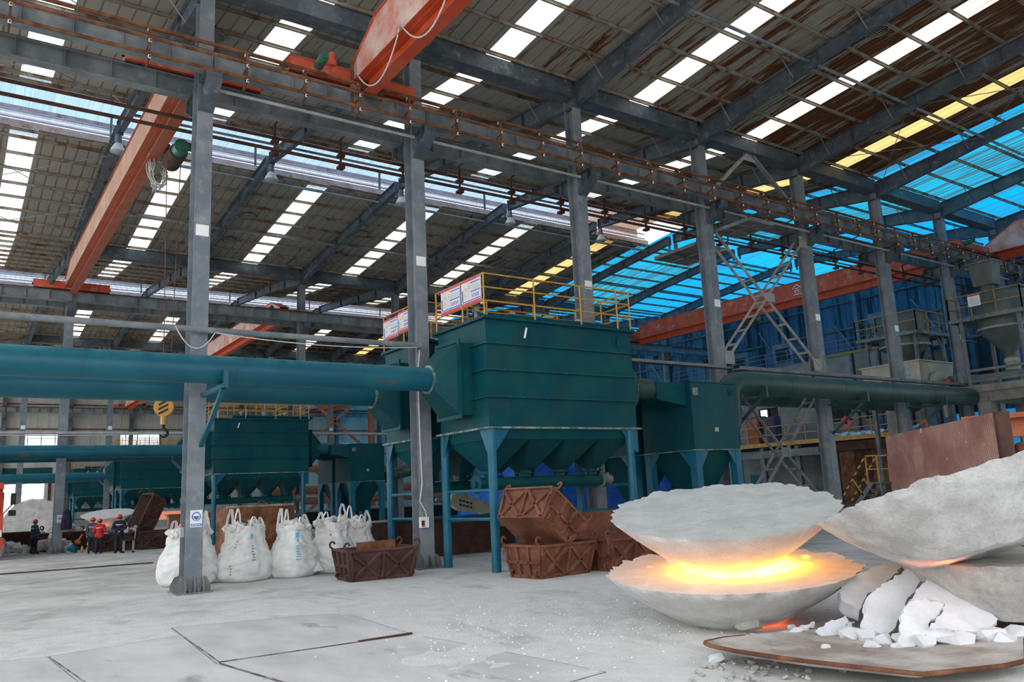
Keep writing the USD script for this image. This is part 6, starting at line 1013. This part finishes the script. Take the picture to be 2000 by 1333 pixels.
part(t, 'cylinder', MB().tube((9.2, 5.0, 1.75), (10.2, 5.0, 1.45), .07, 10), 'steel2', 30); part(t, 'undercarriage', MB().span((11.0, 4.6, 0), (13.2, 6.4, .7)), 'skip_dark', False); part(t, 'post', MB().span((11.3, 4.8, .7), (11.9, 5.6, 1.5)), 'cream', False)
for k in range(7):
    x = 7.0+.30*(k % 4)+.15*(k//4); z = .45+.28*(k//4); q = (x, 6.0, z)
    solo('gas_cylinder', MB().tube((x, 6.0, z), (x, 7.4, z), .14, 16).tube((x, 5.97, z), (x, 6.0, z), .11, 14), pm('pale_green_paint', (.30, .42, .38), (.36, .48, .44), 3.) if k == 0 else '/x' and stage and M.setdefault('palegreen', UsdShade.Material.Get(stage, '/World/Looks/pale_green_paint')), f'pale green round cylinder end behind the sacks, {"lower" if k < 4 else "upper"} layer, {ORD[k % 4]} from left', 'gas cylinder', q, 30)
solo('cylinder_rack', MB().span((6.7, 5.9, 0), (8.4, 7.5, .3)), 'steel2', 'low rack under the pale green cylinders', 'rack', (7.5, 6.7, 0), False)
t = thing('gas_bottle', 'grey gas bottle standing between the first column and the second sack', 'gas cylinder', (2.0, 5.5, 0)); part(t, 'bottle', MB().lathe([(.0, .0), (.12, 0), (.12, 1.3), (.09, 1.42), (.04, 1.5), (.04, 1.58), (0, 1.6)], 16, (1.75, 5.5, 0)), 'grey', 40); part(t, 'valve', MB().tube((1.75, 5.5, 1.58), (1.75, 5.5, 1.68), .03, 8), 'rust', 30)
# orange furnace line in the middle bay
M['hotrail'] = pm('orange_rail', (.55, .14, .03), (.62, .20, .06), 3., rough=.5)  # furnace glow on the far railing is put into this orange
for k, (y, z, r, x0, x1) in enumerate(((W+10, 2.7, .30, 13.5, 40), (W+10, 1.95, .26, 13.5, 40), (W+15, 4.4, .28, 13, 40))): solo('brown_pipe', MB().tube((x0, y, z), (x1, y, z), r, 16), 'far_rust', f'thick rusty brown pipe behind the middle row cooler, {["upper", "lower", "highest"][k]} one', 'pipe', (x0, y, z), 30)
for k, x in enumerate((15.2, 20.5, 26., 31.5, 37)): solo('pipe_stand', MB().span((x-.12, W+9.7, 0), (x+.12, W+10.3, 1.72)).span((x-.1, W+9.72, 1.72), (x+.1, W+9.78, 2.9)).span((x-.12, W+14.8, 0), (x+.12, W+15.2, 4.15)), 'far_rust', f'rusty pipe stand under the brown pipes behind the middle row, {ORD[k]} from the left', 'pipe stand', (x, W+10, 0), False)
t = thing('furnace_platform', 'distant dark platform with orange railing behind the middle row', 'platform', (24, W+13, 1.3)); part(t, 'deck', MB().span((16, W+11, 1.15), (36, W+15, 1.3)), 'grey', False); part(t, 'skirt', MB().span((16, W+11.05, 0), (36, W+11.1, 1.15)), 'black', False); rail_run(t, [(16, W+15), (16, W+11), (36, W+11)], 1.3, step=1.6, m='hotrail')
t = thing('braced_tower', 'distant red lead painted braced tower behind the middle row', 'steel tower', (21, 45, 0))
for x in (19.0, 25.5): part(t, 'post', MB().ibeam((x, 45, 0), (x, 45, 11.5), .5, .4, .02, .02, (0, 1, 0)), 'far_rust', False)
for z0, z1 in ((0.4, 5.6), (5.8, 11.2)):
    part(t, 'brace', MB().bar((19, 45, z0), (25.5, 45, z1), .25, .2), 'far_rust', False); part(t, 'brace', MB().bar((25.5, 45, z0), (19, 45, z1), .25, .2), 'far_rust', False); part(t, 'beam', MB().bar((19, 45, z1), (25.5, 45, z1), .3, .3), 'far_rust', False)
solo('tube_lamp', MB().tube((37.2, 77.42, 8.9), (38.8, 77.42, 8.9), .17, 10).tube((36.2, 77.42, 9.4), (37.2, 77.42, 8.9), .07, 6).tube((38.8, 77.42, 8.9), (41.5, 77.42, 8.9), .07, 6), 'white', 'bright white tube with a bent end on the distant wall', 'pipe', (38, 77.6, 9), 30)
# ------------------------------------------------------------------ left background: skips of rubble, distant ingots, truck
def skipd(x, y, rz, label, s=1.0): return dup(sd, (x, y, 0), 0, label, M4=mat4(rotz(rz)*s, (x, y, 0)))
def rubble(x0, x1, y0, y1, z0, n, smin, smax, seed, label, peak=.5, kind=None):
    g = np.random.RandomState(seed); cx, cy = (x0+x1)/2, (y0+y1)/2; k = 0
    P_ = []
    for k in range(n):
        x, y = g.uniform(x0, x1), g.uniform(y0, y1); d = max(abs(x-cx)/(x1-x0)*2, abs(y-cy)/(y1-y0)*2); s = g.uniform(smin, smax); p = (x, y, z0+s*.4+peak*(1-d)*g.rand()**.5); P_.append((.81*x-.58*y+.1*k/n, k, s, p))
    for j, (_, k, s, p) in enumerate(sorted(P_)):
        solo('broken_lump', chunk(p, s, k+seed*7, .8, 1), 'rock_grey' if k % 3 else 'rock', f'{label}, {ORD[j]} from the left', 'rubble', p, 20, group=label)
skipd(.55, 29.0, .1, 'dark skip filled with rubble left of the middle row column', 1.3); skipd(2.3, 24.3, .0, 'dark skip behind the red jacketed worker', 1.15); skipd(4.15, 23.6, .0, 'dark skip under the tipped one near the sacks', 1.2)
dup(sd, 0, 0, 'dark skip tipped up on its end above another skip, left of the sacks', M4=mat4(rotz(.15)@roty(-1.15)*1.15, (4.0, 23.9, 1.42)))
skipd(-1.5, 31.5, .1, 'dark skip behind the left worker', 1.4)
rubble(-.4, 1.5, 28.4, 29.6, .75, 16, .24, .42, 3, 'grey white lump heaped in the skip left of the middle column', .6); rubble(1.5, 3.2, 23.9, 24.8, .7, 14, .20, .36, 4, 'grey white lump heaped in the skip behind the workers', .6)
rubble(-3.2, -1.2, 26.0, 27.6, 0, 16, .18, .40, 5, 'grey white lump in the heap beside the truck', .8); rubble(-.9, .9, 26.8, 28.2, 0, 16, .18, .38, 6, 'grey white lump in the heap behind the left worker', .7)
M['hot_far'] = crust('ingot_crust_far', (.62, .61, .58), (.75, .74, .71), [((4.2, 38.9, .95), 1.3, ramp_und, .7, .4, (1, 1, 1.6))])
put_ingot('fused_ingot', 'distant white ingot disc behind the workers with an orange glow beneath', ingot(1.62, .75, .6, 21, .03, 90), np.array((4.2, 38.9, 1.72)), unit((-.08, -.17, 1)), 'hot_far'); put_ingot('fused_ingot', 'distant lower ingot under the glowing one behind the workers', ingot(1.7, .8, .6, 22, .03, 90), np.array((4.3, 38.9, .82)), unit((-.02, -.05, 1)), 'hot_far')
put_ingot('fused_ingot', 'big pale ingot leaning upright before the bright loading door', ingot(1.75, .8, .6, 23, .04, 90), np.array((.3, 41.8, 1.3)), unit((-.12, -1, .42)), 'rock_grey')
put_ingot('fused_ingot', 'pale ingot lying left of the leaning one near the truck', ingot(1.6, .8, .6, 24, .04, 90), np.array((-2.6, 43.5, .9)), unit((-.1, -.6, .8)), 'rock_grey')
# glowing tray and red container beyond the tipped skip
M['glow'] = mat('hot_tray_glow', {'e': ('emission', {'color': (1, .34, .2), 'strength': .25}), 'd': ('diffuse_bsdf', {'color': (.6, .3, .25)}), 'a': ('add_closure', {})}, [('e.emission', 'a.closure1'), ('d.BSDF', 'a.closure2')], surface='a.closure')
t = thing('hot_tray', 'glowing pink hot tray in a pale frame behind the tipped skip', 'hot tray', (8.3, 40, 1.6)); part(t, 'glowing_face', MB().span((7.2, 40, 1.15), (9.6, 40.1, 1.7)), 'glow', False); part(t, 'frame', MB().span((7.0, 39.9, 1.7), (9.8, 40.2, 1.85)).span((9.6, 39.9, 0), (9.8, 40.2, 1.7)).span((7.0, 39.9, 0), (7.2, 40.2, 1.7)), 'grey', False)
solo('red_container', MB().span((7.4, 36.5, 0), (10.5, 37.2, 1.5)).span((7.3, 36.4, 1.4), (10.6, 37.3, 1.5)), 'far_rust', 'dark red low container behind the tipped skip', 'container', (9, 36.8, 0), False)
# green shrub bank outside the door
M['leaf'] = pm('green_netting', (.05, .42, .22), (.10, .55, .32), 2., rough=.7)
solo('green_bank', mound(-12, 14, 92, 98, 1.3, 5), 'leaf', 'low bright green netted bank outside the loading door', 'green bank', (0, 95, 0), 40)
# truck
t = thing('red_truck', 'front corner of a red truck at the left picture edge', 'truck', (-4.2, 24.5, 0)); M['truckred'] = pm('truck_red', (.50, .035, .02), (.56, .06, .03), 1., rough=.3)
x1 = -2.42; yf = 22.6
part(t, 'cab', MB().hex([(x1-2.4, yf, .75), (x1, yf, .75), (x1, yf+2.2, .75), (x1-2.4, yf+2.2, .75)], [(x1-2.4, yf+.0, 2.0), (x1, yf+.0, 2.0), (x1, yf+2.2, 2.0), (x1-2.4, yf+2.2, 2.0)]).hex([(x1-2.4, yf+.02, 2.0), (x1-.02, yf+.02, 2.0), (x1-.02, yf+2.2, 2.0), (x1-2.4, yf+2.2, 2.0)], [(x1-2.3, yf+.3, 3.35), (x1-.08, yf+.3, 3.35), (x1-.08, yf+2.2, 3.35), (x1-2.3, yf+2.2, 3.35)]), 'truckred', False)
part(t, 'windscreen', MB().hex([(x1-2.25, yf-.01, 2.08), (x1-.15, yf-.01, 2.08), (x1-.15, yf+.05, 2.08), (x1-2.25, yf+.05, 2.08)], [(x1-2.2, yf+.2, 3.0), (x1-.2, yf+.2, 3.0), (x1-.2, yf+.26, 3.0), (x1-2.2, yf+.26, 3.0)]), 'black', False); part(t, 'side_window', MB().span((x1-.03, yf+.5, 2.1), (x1, yf+1.6, 2.9)), 'black', False)
part(t, 'sun_visor', MB().span((x1-2.3, yf-.05, 3.05), (x1-.05, yf+.25, 3.3)), 'truckred', False); part(t, 'bumper', MB().span((x1-2.45, yf-.12, .45), (x1+.03, yf+.1, .95)), 'truckred', False); part(t, 'grille', MB().span((x1-2.0, yf-.03, 1.1), (x1-.6, yf, 1.75)), 'black', False)
part(t, 'headlight', MB().span((x1-.52, yf-.14, 1.0), (x1-.04, yf-.02, 1.28)), 'white', False); part(t, 'fog_lamp', MB().span((x1-.45, yf-.15, .66), (x1-.1, yf-.1, .82)), 'grey', False); part(t, 'mirror', MB().span((x1+.22, yf-.1, 2.35), (x1+.42, yf+.02, 2.85)), 'black', False); part(t, 'mirror', MB().box((x1+.3, yf-.1, 2.0), (.28, .12, .25)), 'black', False); part(t, 'mirror_arm', MB().tube((x1, yf+.1, 2.0), (x1+.32, yf-.02, 2.4), .025, 6), 'black', 30)
for y in (yf+.75, yf+4.5): part(t, 'wheel', MB().tube((x1-.4, y, .5), (x1-.05, y, .5), .5, 22).tube((x1-.06, y, .5), (x1-.02, y, .5), .28, 16), 'black', 30)
part(t, 'load_bed', MB().span((x1-2.4, yf+2.5, 1.0), (x1, yf+8, 2.4)), 'truckred', False); part(t, 'chassis', MB().span((x1-1.9, yf+.3, .5), (x1-.5, yf+8, .85)), 'black', False)
# coat hung on the column, bag and stool
t = thing('hanging_coat', 'dark blue work coat hanging on the middle row column', 'coat', (.35, W-.35, 1.6)); M['navy'] = pm('navy_cloth', (.012, .014, .035), (.025, .03, .06), 5., rough=.9); M['violet'] = pm('violet_cloth', (.035, .012, .07), (.055, .025, .10), 5., rough=.9)
part(t, 'body', MB().lathe([(.03, .92), (.17, .78), (.22, .45), (.25, .10), (.22, -.05), (.0, -.05)], 14, (.34, W-.42, 1.15)), 'navy', 50); part(t, 'sleeve', MB().pipe([(.25, W-.5, 1.85), (.2, W-.6, 1.55), (.21, W-.6, 1.15)], [.07, .09, .07], 8), 'violet', True)
t = thing('tool_bag', 'small blue and orange bag standing at the foot of the middle row column', 'bag', (.55, W-.7, 0)); part(t, 'bag', chunk((.62, W-.75, .22), .3, 4, .8), 'steel_blue', 25); part(t, 'orange_cloth', chunk((.80, W-.8, .50), .18, 6, .7), 'hotrail', 25); part(t, 'bottle', MB().lathe([(0, 0), (.07, 0), (.07, .2), (.03, .28), (.03, .32), (0, .33)], 10, (1.0, W-.9, 0)), 'yellow', 40); part(t, 'stick', MB().tube((.8, W-.8, .5), (1.0, W-.85, .85), .04, 8), 'ink_red', 30)
t = thing('hand_trolley', 'small wheeled stool frame beside the worker in navy', 'trolley', (2.35, 20.9, 0))
for x in (2.15, 2.55):
    for y in (20.8, 21.1): part(t, 'leg', MB().tube((x, y, .08), (x, y, .55), .02, 6), 'grey', 30); part(t, 'castor', MB().tube((x-.02, y, .05), (x+.02, y, .05), .05, 10), 'black', 30)
part(t, 'seat', MB().span((2.08, 20.75, .55), (2.62, 21.15, .60)), 'black', False); part(t, 'handle', MB().pipe([(2.6, 20.9, .6), (2.62, 20.9, 1.05), (2.55, 20.9, 1.15), (2.5, 20.9, 1.15)], .02, 6), 'grey', True)
# ------------------------------------------------------------------ people
import manifold3d as m3
M['skin'] = pm('skin', (.42, .24, .16), (.50, .30, .21), 5., rough=.6); M['helmet'] = pm('red_helmet', (.60, .035, .02), (.66, .06, .03), 2., rough=.3); M['jacket_red'] = pm('red_jacket_cloth', (.50, .02, .015), (.58, .035, .025), 5., rough=.85); M['jacket_blue'] = pm('blue_jacket_cloth', (.015, .045, .09), (.03, .065, .12), 5., rough=.85); M['jacket_grey'] = pm('grey_jacket_cloth', (.05, .06, .08), (.08, .09, .11), 5., rough=.85); M['trousers'] = pm('dark_trousers', (.010, .011, .016), (.02, .022, .03), 5., rough=.9); M['reflect'] = pm('reflective_band', (.5, .5, .5), (.6, .6, .6), 5., rough=.4); M['shoe'] = pm('pale_shoe', (.45, .36, .26), (.5, .42, .32), 5.); M['mask'] = pm('blue_mask', (.25, .45, .55), (.3, .5, .6), 5.)
def ball(p, r, n=12): return m3.Manifold.sphere(float(r), n).translate([float(c) for c in p])
def bones(J, L, n=12):
    out = None
    for a, b in L:
        h = m3.Manifold.batch_hull([ball(*J[a], n), ball(*J[b], n)]); out = h if out is None else out+h
    return out
def smooth_mesh(M3, res=.05, it=8):
    M3 = M3.refine_to_length(res); q = M3.to_mesh(); m = trimesh.Trimesh(q.vert_properties[:, :3], q.tri_verts, process=True); trimesh.smoothing.filter_taubin(m, iterations=it); return MB().add(m.vertices, m.faces)
def person(x, y, rz, label, jacket, trousers='trousers', shoe='black', arms='back', bend=0., stride=.10, mask=False, h=1.72):
    """standing worker in local coordinates, facing +y, feet on the ground"""
    t = thing('person', label, 'person', (x, y, 0), rz); s = h/1.72; fw = lambda z, yy=0.: np.array([0, yy+max(z-.95, 0)*math.sin(bend), (z if z < .95 else .95+(z-.95)*math.cos(bend))])
    def P(xx, z, yy=0.): b = fw(z, yy); return np.array([xx, b[1], b[2]])*s
    J = {'pel': (P(0, .95), .125*s), 'hl': (P(-.09, .92), .105*s), 'hr': (P(.09, .92), .105*s), 'ch': (P(0, 1.28), .135*s), 'sl': (P(-.17, 1.40), .065*s), 'sr': (P(.17, 1.40), .065*s), 'nk': (P(0, 1.44), .06*s), 'n2': (P(0, 1.54, .015), .052*s),
         'hd': (P(0, 1.60, .03), .088*s), 'cr': (P(0, 1.65, .015), .085*s), 'jw': (P(0, 1.55, .065), .045*s), 'ns': (P(0, 1.605, .125), .014*s)}
    for sd_, sg in (('l', -1), ('r', 1)):
        J['k'+sd_] = (np.array([sg*.10, stride*sg*.4+.02, .50])*s, .062*s); J['a'+sd_] = (np.array([sg*.11, stride*sg, .09])*s, .042*s); J['t'+sd_] = (np.array([sg*.13, stride*sg+.15, .035])*s, .034*s)
        if arms == 'back': e, w = P(sg*.26, 1.16, -.06), P(sg*.07, 1.03, -.17)
        elif arms == 'front': e, w = P(sg*.27, 1.14, .02), P(sg*.09, 1.06, .22)
        elif arms == 'reach': e, w = P(sg*.22, 1.18, .16), P(sg*.14, 1.02, .38)
        else: e, w = P(sg*.25, 1.15, .02), P(sg*.25, .92, .07)
        J['e'+sd_] = (e, .046*s); J['w'+sd_] = (w, .032*s); d = unit(w-e); J['p'+sd_] = (w+d*.07*s, .034*s)
    L = [('pel', 'hl'), ('pel', 'hr'), ('hl', 'kl'), ('kl', 'al'), ('al', 'tl'), ('hr', 'kr'), ('kr', 'ar'), ('ar', 'tr'), ('pel', 'ch'), ('ch', 'sl'), ('ch', 'sr'), ('ch', 'nk'), ('nk', 'n2'), ('n2', 'hd'), ('hd', 'cr'), ('hd', 'jw'), ('jw', 'ns'), ('hd', 'ns'), ('sl', 'el'), ('el', 'wl'), ('wl', 'pl'), ('sr', 'er'), ('er', 'wr'), ('wr', 'pr')]
    body = bones(J, L, 10)
    for sd_, sg in (('l', -1), ('r', 1)):   # fingers and thumb, ears
        w, p = J['w'+sd_][0], J['p'+sd_][0]; d = unit(p-w); sx = unit(np.cross(d, (0, .3, 1))); up = np.cross(sx, d)
        for k in range(4): b0 = p+sx*(k-1.5)*.018*s; b1 = b0+d*(.05-.006*abs(k-1.3))*s; b2 = b1+(d*.6-up*.7)*.03*s; body += m3.Manifold.batch_hull([ball(b0, .009*s, 6), ball(b1, .008*s, 6)])+m3.Manifold.batch_hull([ball(b1, .008*s, 6), ball(b2, .007*s, 6)])
        th0 = w+d*.03*s+sx*sg*.03*s; body += m3.Manifold.batch_hull([ball(th0, .012*s, 6), ball(th0+(d*.6+sx*sg*.6)*.05*s, .009*s, 6)]); body += m3.Manifold.batch_hull([ball(P(sg*.088, 1.61, .02), .018*s, 6), ball(P(sg*.09, 1.58, .02), .012*s, 6)])
    q = body.to_mesh(); part(t, 'body', MB().add(q.vert_properties[:, :3], q.tri_verts), 'skin', 60, local=True)
    grow = lambda ks, g: {k: (J[k][0], J[k][1]+g) for k in ks}
    Jt = grow(['pel', 'hl', 'hr', 'kl', 'kr', 'al', 'ar'], .02*s); part(t, 'trousers', smooth_mesh(bones(Jt, [('pel', 'hl'), ('pel', 'hr'), ('hl', 'kl'), ('kl', 'al'), ('hr', 'kr'), ('kr', 'ar')])), trousers, 60, local=True)
    Jj = grow(['pel', 'ch', 'sl', 'sr', 'nk', 'el', 'er', 'wl', 'wr', 'hl', 'hr'], .032*s); Jj['pel'] = (J['pel'][0]-[0, 0, .06*s], .15*s); part(t, 'jacket', smooth_mesh(bones(Jj, [('pel', 'ch'), ('ch', 'sl'), ('ch', 'sr'), ('sl', 'sr'), ('ch', 'nk'), ('sl', 'el'), ('el', 'wl'), ('sr', 'er'), ('er', 'wr'), ('pel', 'hl'), ('pel', 'hr')])), jacket, 60, local=True)
    c = P(0, 1.30); part(t, 'reflective_band', MB().lathe([(.188*s, -.022*s), (.188*s, .022*s)], 20, (0, 0, 0)).xf(rotx(-bend), c), 'reflect', 30, local=True)
    hc = P(0, 1.655, .02); part(t, 'helmet', MB().lathe([(.135*s, -.01*s), (.118*s, .0), (.112*s, .05*s), (.085*s, .10*s), (.03*s, .125*s), (0, .127*s)], 18).xf(rotx(-bend*.8), hc).merge(MB().lathe([(.118*s, .004*s), (.15*s, -.012*s), (.118*s, -.006*s)], 18).xf(rotx(-bend*.8), hc+np.array([0, .035*s, 0]))), 'helmet', 40, local=True)
    part(t, 'hair', MB().lathe([(.092*s, -.07*s), (.098*s, -.02*s), (.09*s, .03*s)], 16).xf(None, hc+np.array([0, -.012*s, -.01*s])), 'black', 40, local=True)
    for sg in (-1, 1): part(t, 'eye', MB().tm(trimesh.creation.icosphere(1, .011*s)).xf(None, P(sg*.034, 1.615, .105)), 'black', 60, local=True)
    part(t, 'mouth', MB().box(P(0, 1.56, .105), (.045*s, .01*s, .008*s)), 'ink_red', False, local=True)
    if mask: part(t, 'face_mask', MB().tm(trimesh.creation.icosphere(2, .055*s)).xf(np.diag([1.1, .7, .8]), P(0, 1.565, .085)), 'mask', 60, local=True)
    for sd_ in 'lr': part(t, 'boot', smooth_mesh(bones(grow(['a'+sd_, 't'+sd_], .014*s), [('a'+sd_, 't'+sd_)]), .05, 4), shoe, 60, local=True)
    return t
person(-.85, 27.0, -1.2, 'person in dark blue overalls and red helmet with a pale blue face mask', 'jacket_blue', arms='front', mask=True, stride=.06, h=1.6)
person(1.15, 23.0, -.3, 'person in grey jacket and red helmet standing behind the red jacket', 'jacket_grey', arms='down', h=1.58)
person(1.28, 21.9, -.2, 'person seen from behind in a bright red jacket with a pale reflective band', 'jacket_red', shoe='shoe', arms='front', bend=.08, h=1.52)
person(1.98, 21.2, -.15, 'person seen from behind in navy jacket with hands behind the back', 'navy', arms='back', stride=.05, h=1.66)
person(3.2, 25.1, -1.1, 'person bending over the skip in dark jacket and red helmet', 'navy', arms='reach', bend=.75)
